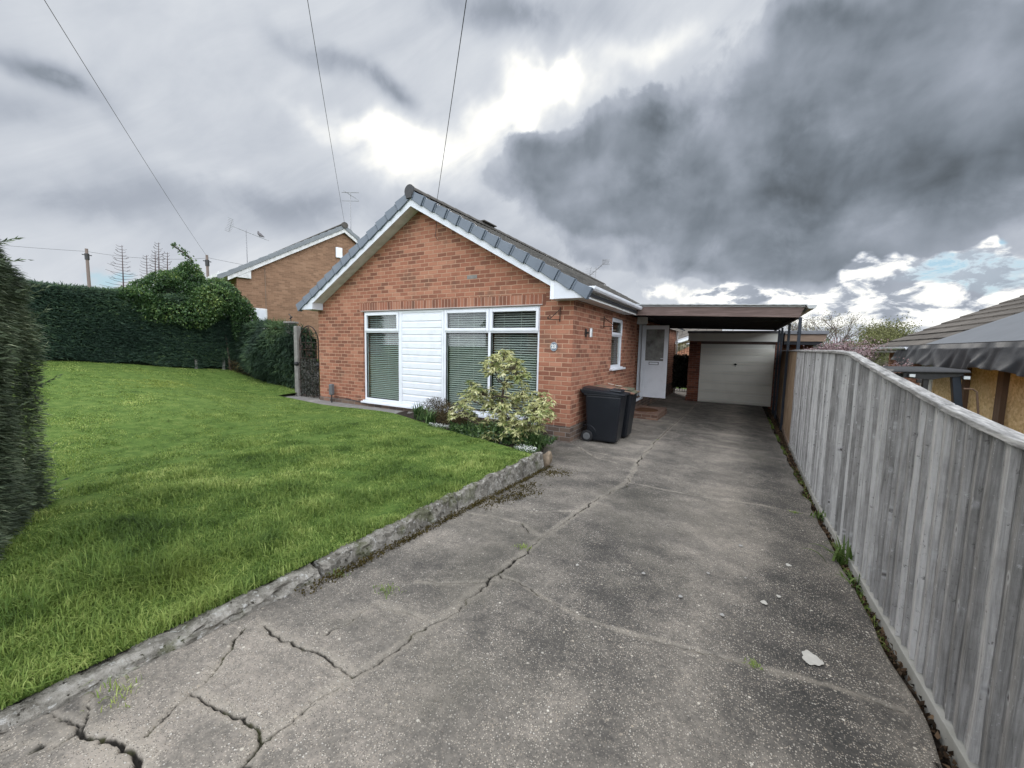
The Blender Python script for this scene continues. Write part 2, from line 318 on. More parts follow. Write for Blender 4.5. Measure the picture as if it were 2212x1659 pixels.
RIDGEM = mottled('brown_grey_ridge_tile', [(0, (.045, .04, .036)), (.6, (.10, .092, .082)), (1, (.16, .15, .12))], 7, .9, .2, bd=.006)
VERGEN = mottled('grey_verge_mortar', [(0, (.14, .155, .165)), (.5, (.20, .215, .225)), (1, (.27, .285, .29))], 6, .8, .2, bd=.004)

def f_rooftile(N):
    b = N.new('ShaderNodeTexBrick'); N.l.new(N.uv, b.inputs['Vector'])
    b.offset = .5; b.inputs['Color1'].default_value = (0, 0, 0, 1); b.inputs['Color2'].default_value = (1, 1, 1, 1)
    b.inputs['Mortar'].default_value = (.0, .0, .0, 1)
    b.inputs['Brick Width'].default_value = .3; b.inputs['Row Height'].default_value = .3; b.inputs['Mortar Size'].default_value = .004; b.inputs['Scale'].default_value = 1
    n = N.noise(N.pos, 9, 8, .7); n2 = N.noise(N.pos, 1.6, 5, .6)
    t = N.m('ADD', N.m('MULTIPLY', b.outputs['Color'], .25), N.m('ADD', N.m('MULTIPLY', n, .5), N.m('MULTIPLY', n2, .3)))
    c = N.ramp(t, [(.2, (.045, .043, .040)), (.5, (.085, .080, .072)), (.8, (.14, .13, .115))])
    c = N.mix(N.smooth(N.noise(N.pos, 28, 4, .6), .60, .75, 0, .6), c, (.17, .16, .12))
    setc(N, c, .92, .15); bump(N, n, .008)
ROOFT = M('mossy_concrete_tile', f_rooftile)

def f_drive(N):
    n1 = N.noise(N.pos, .55, 5, .6, .4); n2 = N.noise(N.pos, 3.5, 7, .65); n3 = N.noise(N.pos, 42, 6, .75)
    t = N.m('ADD', N.m('MULTIPLY', n1, .42), N.m('ADD', N.m('MULTIPLY', n2, .36), N.m('MULTIPLY', n3, .30)))
    t = N.m('SUBTRACT', t, .03)
    # tyre-darkened tracks and the paler worn strip between them
    sp = N.new('ShaderNodeSeparateXYZ'); N.l.new(N.pos, sp.inputs[0])
    xw = N.m('MULTIPLY_ADD', N.m('SUBTRACT', N.noise(N.pos, 1.3, 4, .6), .5), .5, sp.outputs[0])
    def band(c0, w): return N.m('EXPONENT', N.m('MULTIPLY', N.m('POWER', N.m('DIVIDE', N.m('SUBTRACT', xw, c0), w), 2.0), -1.0))
    t = N.m('SUBTRACT', t, N.m('MULTIPLY', band(.45, .24), .085)); t = N.m('SUBTRACT', t, N.m('MULTIPLY', band(-.78, .22), .03))
    t = N.m('ADD', t, N.m('MULTIPLY', band(-.08, .20), .045)); t = N.m('ADD', t, N.m('MULTIPLY', band(-1.65, .45), .03))
    c = N.ramp(t, [(.35, (.032, .031, .029)), (.45, (.082, .075, .066)), (.54, (.165, .148, .126)), (.65, (.32, .28, .235))])
    # sandy crumbled margins along the joints and edges
    at = N.new('ShaderNodeAttribute'); at.attribute_name = 'edge'
    e = N.smooth(N.m('MULTIPLY_ADD', N.m('SUBTRACT', N.noise(N.pos, 7, 6, .7), .5), 1.3, at.outputs['Fac']), .42, 1.0, 0, .5)
    c = N.mix(e, c, (.31, .275, .225))
    ak = N.new('ShaderNodeAttribute'); ak.attribute_name = 'crack'
    # exposed aggregate
    def specks(scale, lo, thr, seed, col, c):
        mp = N.new('ShaderNodeMapping'); mp.inputs['Location'].default_value = (seed, seed*2, 0); N.l.new(N.pos, mp.inputs[0])
        v = N.new('ShaderNodeTexVoronoi'); v.inputs['Scale'].default_value = scale; N.l.new(mp.outputs[0], v.inputs['Vector'])
        sc = N.new('ShaderNodeSeparateColor'); N.l.new(v.outputs['Color'], sc.inputs[0])
        m = N.m('MULTIPLY', N.smooth(v.outputs['Distance'], lo, lo*.6), N.m('GREATER_THAN', sc.outputs[0], thr))
        m = N.m('MULTIPLY', m, N.smooth(n2, .35, .55, .35, 1.0))
        return N.mix(m, c, N.mix(sc.outputs[1], (col[0]*.55, col[1]*.5, col[2]*.45), col)), m
    c, m1 = specks(78, .34, .66, 1.3, (.62, .585, .52), c)
    c, m2 = specks(135, .40, .40, 4.1, (.52, .47, .40), c)
    c, m4 = specks(210, .38, .66, 7.7, (.02, .02, .02), c)
    c, m3 = specks(34, .25, .88, 9.2, (.60, .56, .48), c)
    # damp green-brown under the carport
    c = N.mix(N.smooth(N.noise(N.pos, .9, 5, .6), .50, .66, 0, .42), c, (.07, .066, .052))
    dirt = N.mix(N.smooth(N.noise(N.pos, 9, 5, .6), .5, .65), (.018, .015, .011), (.055, .055, .022))
    c = N.mix(N.smooth(ak.outputs['Fac'], .25, .75), c, dirt)
    setc(N, c, .72, .30)
    bump(N, N.m('ADD', N.m('MULTIPLY', n3, .6), N.m('ADD', m1, N.m('MULTIPLY', n2, 1.2))), .006)
DRIVE = M('aggregate_concrete', f_drive)

def f_kerb(N):
    n = N.noise(N.pos, 14, 8, .7); n2 = N.noise(N.pos, 3.0, 5, .6)
    c = N.ramp(N.m('ADD', N.m('MULTIPLY', n, .6), N.m('MULTIPLY', n2, .4)), [(.3, (.05, .046, .038)), (.45, (.16, .148, .125)), (.54, (.29, .27, .235)), (.68, (.48, .46, .42))])
    v = N.noise(N.pos, 40, 4, .6)
    c = N.mix(N.smooth(N.noise(N.pos, 22, 5, .7), .56, .64, 0, .75), c, (.50, .49, .46))
    c = N.mix(N.smooth(v, .60, .68), c, (.03, .026, .02))
    c = N.mix(N.smooth(N.noise(N.pos, 5, 5, .6), .54, .66, 0, .55), c, (.075, .085, .03))
    setc(N, c, .92, .15); bump(N, N.m('ADD', n, v), .02)
KERB = M('lichened_kerb_concrete', f_kerb)

def f_grass(N):
    a = N.new('ShaderNodeAttribute'); a.attribute_name = 'rnd'
    big = N.noise(N.pos, 1.1, 5, .65); sm = N.noise(N.pos, 6, 4, .6)
    t = N.m('ADD', N.m('MULTIPLY', a.outputs['Fac'], .34), N.m('ADD', N.m('MULTIPLY', big, .42), N.m('MULTIPLY', sm, .44)))
    t = N.m('SUBTRACT', N.m('MULTIPLY_ADD', N.m('SUBTRACT', N.noise(N.pos, 2.6, 3, .5), .5), .5, t), .07)
    c = N.ramp(t, [(.23, (.045, .080, .020)), (.44, (.125, .205, .042)), (.62, (.26, .345, .085)), (.84, (.52, .57, .20))])
    # mossy yellow areas
    c = N.mix(N.smooth(N.noise(N.pos, .45, 3, .5), .58, .72, 0, .35), c, (.28, .30, .055))
    setc(N, c, .6, .25)
    N.b.inputs['Transmission Weight'].default_value = 0
    tr = N.new('ShaderNodeBsdfTranslucent'); N.l.new(c, tr.inputs[0])
    mx = N.new('ShaderNodeMixShader'); mx.inputs[0].default_value = .35
    N.l.new(N.b.outputs[0], mx.inputs[1]); N.l.new(tr.outputs[0], mx.inputs[2]); N.l.new(mx.outputs[0], N.out.inputs[0])
GRASS = M('lawn_grass', f_grass)
def f_turf(N):
    c = N.ramp(N.noise(N.pos, 7, 8, .75), [(.3, (.04, .07, .016)), (.5, (.09, .15, .032)), (.7, (.17, .22, .06))])
    setc(N, c, .9, .1); bump(N, N.noise(N.pos, 40, 5, .6), .02)
TURF = M('turf', f_turf)

def leafmat(name, stops, transl=.25, rough=.5, spec=.35, patch=.35, pscale=1.5):
    def f(N):
        a = N.new('ShaderNodeAttribute'); a.attribute_name = 'rnd'
        t = N.m('MULTIPLY_ADD', N.m('SUBTRACT', N.noise(N.pos, pscale, 4, .6), .5), patch*2, a.outputs['Fac'])
        c = N.ramp(t, stops)
        setc(N, c, rough, spec)
        if transl:
            tr = N.new('ShaderNodeBsdfTranslucent'); N.l.new(c, tr.inputs[0])
            mx = N.new('ShaderNodeMixShader'); mx.inputs[0].default_value = transl
            N.l.new(N.b.outputs[0], mx.inputs[1]); N.l.new(tr.outputs[0], mx.inputs[2]); N.l.new(mx.outputs[0], N.out.inputs[0])
    return M(name, f)
HEDGE = leafmat('conifer_hedge_foliage', [(0, (.010, .024, .016)), (.5, (.027, .056, .034)), (.85, (.060, .105, .050)), (1, (.11, .165, .06))], .1, .6, .25, .2)
HEDGEN = leafmat('near_conifer_foliage', [(0, (.030, .044, .028)), (.45, (.088, .120, .070)), (.8, (.19, .24, .14)), (1, (.34, .37, .24))], .15, .55, .3, .2, 3)
LAUREL = leafmat('climber_leaves', [(0, (.022, .050, .020)), (.45, (.062, .125, .042)), (.8, (.14, .225, .07)), (1, (.28, .36, .11))], .25, .4, .45, .45)
BUSHM = leafmat('leaning_conifer_foliage', [(0, (.012, .026, .016)), (.5, (.034, .066, .034)), (1, (.09, .14, .055))], .15, .6, .25, .2)
RHODO = leafmat('variegated_leaves', [(0, (.08, .12, .035)), (.25, (.20, .26, .09)), (.45, (.47, .48, .20)), (.74, (.66, .64, .34)), (1, (.76, .74, .50))], .3, .42, .45, .15, 5)
STRAP = leafmat('strap_leaves', [(0, (.020, .050, .015)), (.5, (.06, .12, .035)), (1, (.17, .25, .09))], .2, .4, .5, .1)
HEATH = leafmat('brown_heather', [(0, (.030, .022, .014)), (.6, (.080, .060, .035)), (1, (.14, .12, .05))], .1, .9, .1, .2)
IVY = leafmat('black_green_ivy', [(0, (.012, .013, .010)), (.6, (.030, .034, .024)), (1, (.09, .095, .075))], .1, .5, .4, .1)
PINK = leafmat('pink_blossom', [(0, (.20, .13, .13)), (.5, (.36, .25, .26)), (1, (.55, .43, .44))], .35, .7, .2, .1)
SPRING = leafmat('young_yellow_leaves', [(0, (.08, .085, .035)), (.5, (.15, .155, .065)), (1, (.26, .26, .12))], .35, .6, .2, .3)
BUFFL = leafmat('buff_bud_leaves', [(0, (.13, .12, .08)), (1, (.30, .28, .19))], .3, .7, .2, .3)
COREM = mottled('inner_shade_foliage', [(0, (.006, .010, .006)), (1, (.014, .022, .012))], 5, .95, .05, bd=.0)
WEED = leafmat('weed_leaves', [(0, (.035, .075, .014)), (1, (.14, .20, .05))], .3, .6, .3, .1)
LITTER = leafmat('leaf_litter', [(0, (.018, .014, .010)), (.6, (.07, .045, .028)), (1, (.17, .115, .07))], .0, .9, .1, .1)

def f_fence(N):
    a = N.new('ShaderNodeAttribute'); a.attribute_name = 'rnd'
    mp = N.new('ShaderNodeMapping'); mp.inputs['Scale'].default_value = (40, 40, 1.9); N.l.new(N.pos, mp.inputs[0])
    g0 = N.noise(mp.outputs[0], 2.0, 9, .68, .5)
    mp2 = N.new('ShaderNodeMapping'); mp2.inputs['Scale'].default_value = (6, 6, 1.2); N.l.new(N.pos, mp2.inputs[0])
    g = N.m('ADD', N.m('MULTIPLY', g0, .72), N.m('MULTIPLY', N.noise(mp2.outputs[0], 2.6, 8, .7, 1.0), .28))
    n2 = N.noise(N.pos, 5, 6, .65)
    t = N.m('ADD', N.m('MULTIPLY', g, .62), N.m('ADD', N.m('MULTIPLY', a.outputs['Fac'], .25), N.m('MULTIPLY', n2, .28)))
    c = N.ramp(t, [(.38, (.14, .136, .128)), (.48, (.235, .228, .218)), (.57, (.345, .336, .324)), (.70, (.52, .508, .49))])
    # green-brown dirt rising from the foot, knots
    vk = N.new('ShaderNodeTexVoronoi'); vk.inputs['Scale'].default_value = 1.0
    mk = N.new('ShaderNodeMapping'); mk.inputs['Scale'].default_value = (0, 15.0, 10.0); N.l.new(N.pos, mk.inputs[0]); N.l.new(mk.outputs[0], vk.inputs['Vector'])
    sc = N.new('ShaderNodeSeparateColor'); N.l.new(vk.outputs['Color'], sc.inputs[0])
    on = N.m('GREATER_THAN', sc.outputs[0], .93)
    c = N.mix(N.m('MULTIPLY', N.smooth(vk.outputs['Distance'], .34, .12), on), c, (.44, .435, .43))
    c = N.mix(N.m('MULTIPLY', N.smooth(vk.outputs['Distance'], .20, .02), on), c, (.10, .09, .085))
    c = N.mix(N.smooth(N.noise(N.pos, 2.6, 5, .6), .56, .75, 0, .5), c, (.135, .125, .115))
    fl = N.noise(N.pos, 26, 6, .75)
    c = N.mix(N.smooth(fl, .60, .68, 0, .65), c, (.50, .495, .49))
    c = N.mix(N.smooth(fl, .40, .33, 0, .7), c, (.09, .085, .08))
    setc(N, c, .9, .15); bump(N, N.m('ADD', g, N.m('MULTIPLY', fl, .5)), .012)
FENCE = M('weathered_grey_boards', f_fence)
def f_fence2(N):
    mp = N.new('ShaderNodeMapping'); mp.inputs['Scale'].default_value = (14, 14, .8); N.l.new(N.pos, mp.inputs[0])
    g = N.noise(mp.outputs[0], 2.2, 8, .65, .6)
    c = N.ramp(g, [(.3, (.10, .065, .04)), (.5, (.20, .14, .09)), (.7, (.30, .23, .155))])
    setc(N, c, .85, .2); bump(N, g, .005)
FENCEB = M('brown_sheltered_boards', f_fence2)
CAPR = mottled('grey_capping_wood', [(.3, (.13, .127, .122)), (.5, (.27, .265, .255)), (.68, (.46, .45, .43))], 9, .9, .15, stretch=(6, .8, 6), bd=.004)
GRAVB = mottled('gravel_board_wood', [(0, (.15, .15, .125)), (.5, (.28, .275, .25)), (1, (.40, .39, .37))], 6, .9, .15, bd=.004)

def f_osb(N):
    v = N.new('ShaderNodeTexVoronoi'); v.inputs['Scale'].default_value = 22; N.l.new(N.pos, v.inputs['Vector'])
    c = N.ramp(v.outputs['Color'], [(0, (.42, .28, .13)), (.5, (.60, .43, .22)), (1, (.72, .55, .32))])
    c = N.mix(N.smooth(N.noise(N.pos, 2, 5, .6), .5, .7, 0, .5), c, (.55, .42, .24))
    setc(N, c, .75, .25)
OSB = M('oriented_strand_board', f_osb)
def f_tiles2(N):
    b = N.new('ShaderNodeTexBrick'); N.l.new(N.uv, b.inputs['Vector'])
    b.offset = .5; b.inputs['Color1'].default_value = (.085, .075, .065, 1); b.inputs['Color2'].default_value = (.13, .115, .10, 1)
    b.inputs['Mortar'].default_value = (.02, .018, .016, 1)
    b.inputs['Brick Width'].default_value = .9; b.inputs['Row Height'].default_value = .42; b.inputs['Mortar Size'].default_value = .02; b.inputs['Scale'].default_value = 1
    c = N.mix(N.smooth(N.noise(N.pos, 4, 6, .7), .4, .7, 0, .5), b.outputs['Color'], (.16, .145, .125))
    setc(N, c, .9, .15); bump(N, b.outputs['Fac'], -.02)
TILES2 = M('brown_concrete_tile', f_tiles2)

def f_glass(N):
    tr = N.new('ShaderNodeBsdfTransparent'); tr.inputs[0].default_value = (.86, .90, .88, 1)
    gl = N.new('ShaderNodeBsdfGlossy'); gl.inputs['Roughness'].default_value = .02
    fr = N.new('ShaderNodeLayerWeight'); fr.inputs[0].default_value = .5
    mx = N.new('ShaderNodeMixShader'); N.l.new(N.m('MULTIPLY_ADD', N.m('POWER', fr.outputs['Facing'], 4.0), .9, .045), mx.inputs[0])
    N.l.new(tr.outputs[0], mx.inputs[1]); N.l.new(gl.outputs[0], mx.inputs[2]); N.l.new(mx.outputs[0], N.out.inputs[0])
GLASS = M('window_glass', f_glass)
def f_obsc(N):
    v = N.new('ShaderNodeTexVoronoi'); v.inputs['Scale'].default_value = 38; N.l.new(N.pos, v.inputs['Vector'])
    c = N.ramp(N.noise(N.pos, 4, 5, .6), [(.3, (.16, .16, .14)), (.7, (.55, .55, .52))])
    setc(N, c, .16, .8); bump(N, v.outputs['Distance'], .02)
    N.b.inputs['Transmission Weight'].default_value = .45
OBSC = M('obscured_glass', f_obsc)

# ------------------------------------------------------------------ mesh helpers
def tagd(o, label=None, cat=None, group=None, kind=None):
    if label: o['label'] = label
    if cat: o['category'] = cat
    if group: o['group'] = group
    if kind: o['kind'] = kind
    return o

def empty(name, loc=(0, 0, 0), rz=0, label=None, cat=None, group=None):
    o = bpy.data.objects.new(name, None); COL.objects.link(o)
    o.location = loc; o.rotation_euler = (0, 0, rz); o.empty_display_size = .1
    return tagd(o, label, cat, group)

class MB:
    """collects geometry, then links it as ONE mesh object (box-mapped UVs in metres)"""
    def __init__(s): s.v = []; s.f = []
    def add(s, vs, fs):
        b = len(s.v); s.v += [tuple(v) for v in vs]; s.f += [tuple(i+b for i in f) for f in fs]; return s
    def box(s, a, b):
        x0, y0, z0 = a; x1, y1, z1 = b
        if x0 > x1: x0, x1 = x1, x0
        if y0 > y1: y0, y1 = y1, y0
        if z0 > z1: z0, z1 = z1, z0
        return s.add([(x0,y0,z0),(x1,y0,z0),(x1,y1,z0),(x0,y1,z0),(x0,y0,z1),(x1,y0,z1),(x1,y1,z1),(x0,y1,z1)],
                     [(0,3,2,1),(4,5,6,7),(0,1,5,4),(1,2,6,5),(2,3,7,6),(3,0,4,7)])
    def hexa(s, lo, hi):       # 4 bottom points, 4 top points (counter-clockwise seen from above)
        return s.add(list(lo)+list(hi), [(3,2,1,0),(4,5,6,7),(0,1,5,4),(1,2,6,5),(2,3,7,6),(3,0,4,7)])
    def prism(s, pts, off):    # planar polygon pushed by off
        n = len(pts); o = Vector(off)
        vs = [Vector(p) for p in pts]+[Vector(p)+o for p in pts]
        return s.add(vs, [tuple(range(n-1, -1, -1)), tuple(range(n, 2*n))]+[(i, (i+1) % n, n+(i+1) % n, n+i) for i in range(n)])
    def tube(s, pts, r, seg=8, cap=True):
        pts = [Vector(p) for p in pts]; n = len(pts)
        rs = r if isinstance(r, (list, tuple)) else [r]*n
        vs = []; up = Vector((.13, .31, .94)).normalized()
        for i, p in enumerate(pts):
            t = (pts[min(i+1, n-1)]-pts[max(i-1, 0)]).normalized()
            a = t.cross(up)
            if a.length < .05: a = t.cross(Vector((1, 0, 0)))
            a.normalize(); b = t.cross(a)
            for k in range(seg):
                g = 2*math.pi*k/seg
                vs.append(p+(a*math.cos(g)+b*math.sin(g))*rs[i])
        fs = [(i*seg+k, i*seg+(k+1) % seg, (i+1)*seg+(k+1) % seg, (i+1)*seg+k) for i in range(n-1) for k in range(seg)]
        if cap: fs += [tuple(range(seg-1, -1, -1)), tuple((n-1)*seg+k for k in range(seg))]
        return s.add(vs, fs)
    def lathe(s, c, prof, seg=20, axis='z'):
        vs = []
        for (r, h) in prof:
            for k in range(seg):
                g = 2*math.pi*k/seg; a, b = r*math.cos(g), r*math.sin(g)
                vs.append({'z': (c[0]+a, c[1]+b, c[2]+h), 'y': (c[0]+a, c[1]+h, c[2]+b), 'x': (c[0]+h, c[1]+a, c[2]+b)}[axis])
        n = len(prof)
        fs = [(i*seg+k, i*seg+(k+1) % seg, (i+1)*seg+(k+1) % seg, (i+1)*seg+k) for i in range(n-1) for k in range(seg)]
        fs += [tuple(range(seg-1, -1, -1)), tuple((n-1)*seg+k for k in range(seg))]
        return s.add(vs, fs)
    def build(s, name, mat, parent=None, smooth=False, bevel=0, uvoff=(0, 0), seg=2):
        me = bpy.data.meshes.new(name); me.from_pydata(s.v, [], s.f)
        bm = bmesh.new(); bm.from_mesh(me); bmesh.ops.recalc_face_normals(bm, faces=bm.faces)
        uv = bm.loops.layers.uv.new('UVMap')
        for f in bm.faces:
            n = f.normal; ax = max(range(3), key=lambda i: abs(n[i]))
            f.smooth = smooth
            for l in f.loops:
                c = l.vert.co
                q = (c.y, c.z) if ax == 0 else ((c.x, c.z) if ax == 1 else (c.x, c.y))
                l[uv].uv = (q[0]+uvoff[0], q[1]+uvoff[1])
        bm.to_mesh(me); bm.free(); me.materials.append(mat)
        o = bpy.data.objects.new(name, me); COL.objects.link(o)
        if parent is not None:
            o.parent = parent
        if bevel:
            b = o.modifiers.new('bevel', 'BEVEL'); b.width = bevel; b.segments = seg; b.limit_method = 'ANGLE'; b.angle_limit = R(40)
        return o

def npmesh(name, V, F, mat, parent=None, rnd=None, smooth=False, attrs=None, uv=None):
    """V (n,3), F (m,k) -> one mesh object; rnd = per-vertex float attribute"""
    me = bpy.data.meshes.new(name); V = np.asarray(V, np.float32); F = np.asarray(F, np.int32)
    m, k = F.shape
    me.vertices.add(len(V)); me.vertices.foreach_set('co', V.ravel())
    me.loops.add(m*k); me.loops.foreach_set('vertex_index', F.ravel())
    me.polygons.add(m); me.polygons.foreach_set('loop_start', np.arange(0, m*k, k, dtype=np.int32))
    try: me.polygons.foreach_set('loop_total', np.full(m, k, np.int32))
    except Exception: pass
    if smooth: me.polygons.foreach_set('use_smooth', np.ones(m, bool))
    if uv is not None:
        l = me.uv_layers.new(name='UVMap'); l.data.foreach_set('uv', np.asarray(uv, np.float32)[F.ravel()].ravel())
    me.update(calc_edges=True)
    if rnd is not None:
        a = me.attributes.new('rnd', 'FLOAT', 'POINT'); a.data.foreach_set('value', np.asarray(rnd, np.float32))
    for kk, vv in (attrs or {}).items():
        a = me.attributes.new(kk, 'FLOAT', 'POINT'); a.data.foreach_set('value', np.asarray(vv, np.float32))
    me.materials.append(mat)
    o = bpy.data.objects.new(name, me); COL.objects.link(o)
    if parent is not None: o.parent = parent
    return o

def unit(a): return a/np.maximum(np.linalg.norm(a, axis=1, keepdims=True), 1e-6)

def leaves(P, D, L, W, fold=.25, up=None):
    """diamond leaves at P along D, length L, width W -> V, F"""
    n = len(P); D = unit(D); L = np.broadcast_to(L, n)[:, None]; W = np.broadcast_to(W, n)[:, None]
    U = unit(rng.normal(size=(n, 3))) if up is None else unit(up+rng.normal(size=(n, 3))*.35)
    S = unit(np.cross(D, U)); Nn = np.cross(S, D)
    mid = P+D*L*.45
    V = np.stack([P, mid+S*W*.5+Nn*W*fold, P+D*L-Nn*L*.12, mid-S*W*.5+Nn*W*fold], 1)
    F = np.arange(n*4).reshape(n, 4)
    return V.reshape(-1, 3), F

def vnoise(P, freq, seed=0):
    """cheap smooth noise in -1..1 from sums of sines"""
    r = np.random.default_rng(seed); out = np.zeros(len(P))
    for k in range(7):
        d = r.normal(size=P.shape[1]); d *= freq*(.6+.9*r.random())/np.linalg.norm(d)
        out += np.sin(P@d+r.random()*6.28)
    return out/3.2

# ------------------------------------------------------------------ ground shapes
PY = [(-12, -1.05), (-4, -1.20), (0, -1.32), (2, -1.41), (5, -1.53), (9, -1.65), (15, -1.74), (22, -1.80)]
def Pz(y): return np.interp(y, [a for a, b in PY], [b for a, b in PY])
def gz(x, y): return Pz(y)-.02*(x+1)
def lawn_z(x, y):
    x = np.asarray(x, float); y = np.asarray(y, float)
    sm = np.clip((y-2.5)/3.2, 0, 1); sm = sm*sm*(3-2*sm)
    xs = -6.0-4.0*sm
    t = np.clip((xs-x)/(14+xs), 0, 1.4)
    amp = np.interp(y, [0, 2.7, 4, 5.4, 6.9], [.80, .74, .655, .50, .38])
    base = -1.275-.055*np.clip((y-3.5)/2.0, 0, 1)
    return base+amp*t+.02*np.sin(x*1.7+y)*np.clip((-2.6-x)/2, 0, 1)

# the one ground sheet out to the horizon
xs = np.concatenate([np.linspace(-400, -60, 8), np.linspace(-50, -16, 12), np.linspace(-15, 12, 28), np.linspace(14, 60, 10), np.linspace(80, 400, 7)])
ys = np.concatenate([np.linspace(-400, -40, 7), np.linspace(-30, -6, 7), np.linspace(-4, 24, 29), np.linspace(28, 80, 10), np.linspace(110, 900, 9)])
GX, GY = np.meshgrid(xs, ys)
gzv = np.where(GX > 1.3, -2.45, np.where(GX < -15, -.75, -2.0))
gzv = gzv-.004*np.clip(GY-25, 0, 400)
nx, ny = len(xs), len(ys)
Fg = np.array([(j*nx+i, j*nx+i+1, (j+1)*nx+i+1, (j+1)*nx+i) for j in range(ny-1) for i in range(nx-1)])
tagd(npmesh('ground', np.stack([GX, GY, gzv], -1).reshape(-1, 3), Fg, TURF, smooth=True), kind='structure')

# driveway: joints and cracks in plan
CRACKS=[
 ([(-1.163, 12.277), (-1.185, 10.024), (-1.202, 9.123), (-1.194, 7.401), (-1.147, 5.669), (-1.037, 4.551), (-1.103, 3.946), (-1.172, 3.321), (-1.195, 2.901), (-1.222, 2.653), (-1.214, 2.272), (-1.222, 2.019), (-1.228, 1.711), (-1.223, 1.486), (-1.248, 1.378), (-1.266, 1.259), (-1.277, 1.132), (-1.302, 1.009), (-1.315, 0.892), (-1.312, 0.797), (-1.322, 0.664), (-1.305, 0.618), (-1.288, 0.569)],0.022),
 ([(-1.222, 2.019), (-1.072, 2.014), (-0.861, 1.955), (-0.657, 1.924), (-0.486, 1.932), (-0.31, 1.97), (-0.102, 2.015), (0.054, 2.042), (0.185, 2.069), (0.378, 2.103), (0.54, 2.122), (0.67, 2.114)],0.006),
 ([(-1.037, 4.551), (-0.803, 4.535), (-0.42, 4.538), (-0.153, 4.54), (0.098, 4.624), (0.42, 4.672), (0.702, 4.686)],0.008),
 ([(-1.567, 1.671), (-1.439, 1.727), (-1.336, 1.813), (-1.191, 1.941)],0.008),
 ([(-1.182, 3.313), (-1.316, 3.235), (-1.511, 3.069)],0.006),
 ([(-1.229, 2.667), (-1.456, 2.791), (-1.742, 2.747), (-1.986, 2.684)],0.005),
 ([(-1.302, 1.009), (-1.382, 1.015), (-1.451, 1.014), (-1.522, 1.015)],0.020),
 ([(-1.522, 1.015), (-1.642, 0.985), (-1.764, 0.973), (-1.893, 0.981)],0.005),
 ([(-1.303, 1.439), (-1.393, 1.434), (-1.488, 1.414), (-1.61, 1.401)],0.014),
 ([(-1.61, 1.401), (-1.586, 1.235), (-1.6, 1.104)],0.005),
 ([(-1.322, 0.664), (-1.371, 0.682), (-1.424, 0.679), (-1.506, 0.658), (-1.576, 0.646), (-1.661, 0.638), (-1.741, 0.629)],0.022),
 ([(-1.741, 0.629), (-1.719, 0.575), (-1.677, 0.513), (-1.653, 0.468)],0.012),
 ([(-1.741, 0.629), (-1.755, 0.677), (-1.828, 0.775), (-1.906, 0.857), (-1.945, 0.925)],0.006),
 ([(-1.96, 0.338), (-1.857, 0.358), (-1.769, 0.392), (-1.684, 0.413), (-1.575, 0.426), (-1.497, 0.417)],0.024),
 ([(-2.185, 0.474), (-2.087, 0.456), (-1.946, 0.402), (-1.859, 0.373)],0.012),
 ([(-1.275, 0.603), (-1.3, 0.561), (-1.336, 0.526)],0.020),
 ([(-1.147, 5.669), (-1.476, 5.678), (-1.753, 5.679), (-1.977, 5.702)],0.005),
 ([(-1.163, 12.277), (-1.161, 13.706), (-1.106, 15.017)],0.012),
 ([(-1.372, 5.292), (-1.651, 5.359), (-2.109, 5.86), (-2.279, 6.002)],0.004),
 ([(-1.185, 10.024), (-0.246, 9.8), (0.483, 8.72)],0.004),
 ([(-2.304, 0.26), (-2.195, 0.307), (-1.96, 0.338)],0.008),
 ([(-1.963, 0.209), (-1.939, 0.262), (-1.842, 0.303), (-1.857, 0.358)],0.008),
]
SPOTS= [(0.385, 2.254, 0.042), (0.387, 3.303, 0.03), (0.293, 2.79, 0.02), (0.212, 2.661, 0.03), (-0.847, 2.412, 0.016), (-0.454, 2.569, 0.02), (0.004, 2.382, 0.02), (0.096, 3.444, 0.025), (-0.092, 2.829, 0.018), (-0.215, 2.434, 0.02), (0.121, 2.913, 0.012), (-0.833, 8.3, 0.03), (-1.64, 10.0, 0.03)]
TUFTS= [(-2.28, 2.654, 0.0), (-1.138, 2.366, 0.03), (-1.823, 1.553, 0.03), (-1.216, 2.309, 0.03), (-1.665, 1.449, 0.045), (-1.678, 0.359, 0.07), (-2.058, 1.415, 0.03)]


def seg_dist(P, pts):
    d = np.full(len(P), 9.0)
    for a, b in zip(pts[:-1], pts[1:]):
        a = np.array(a); b = np.array(b); ab = b-a
        t = np.clip(((P-a)@ab)/max(ab@ab, 1e-9), 0, 1)
        d = np.minimum(d, np.linalg.norm(P-(a+t[:, None]*ab), axis=1))
    return d

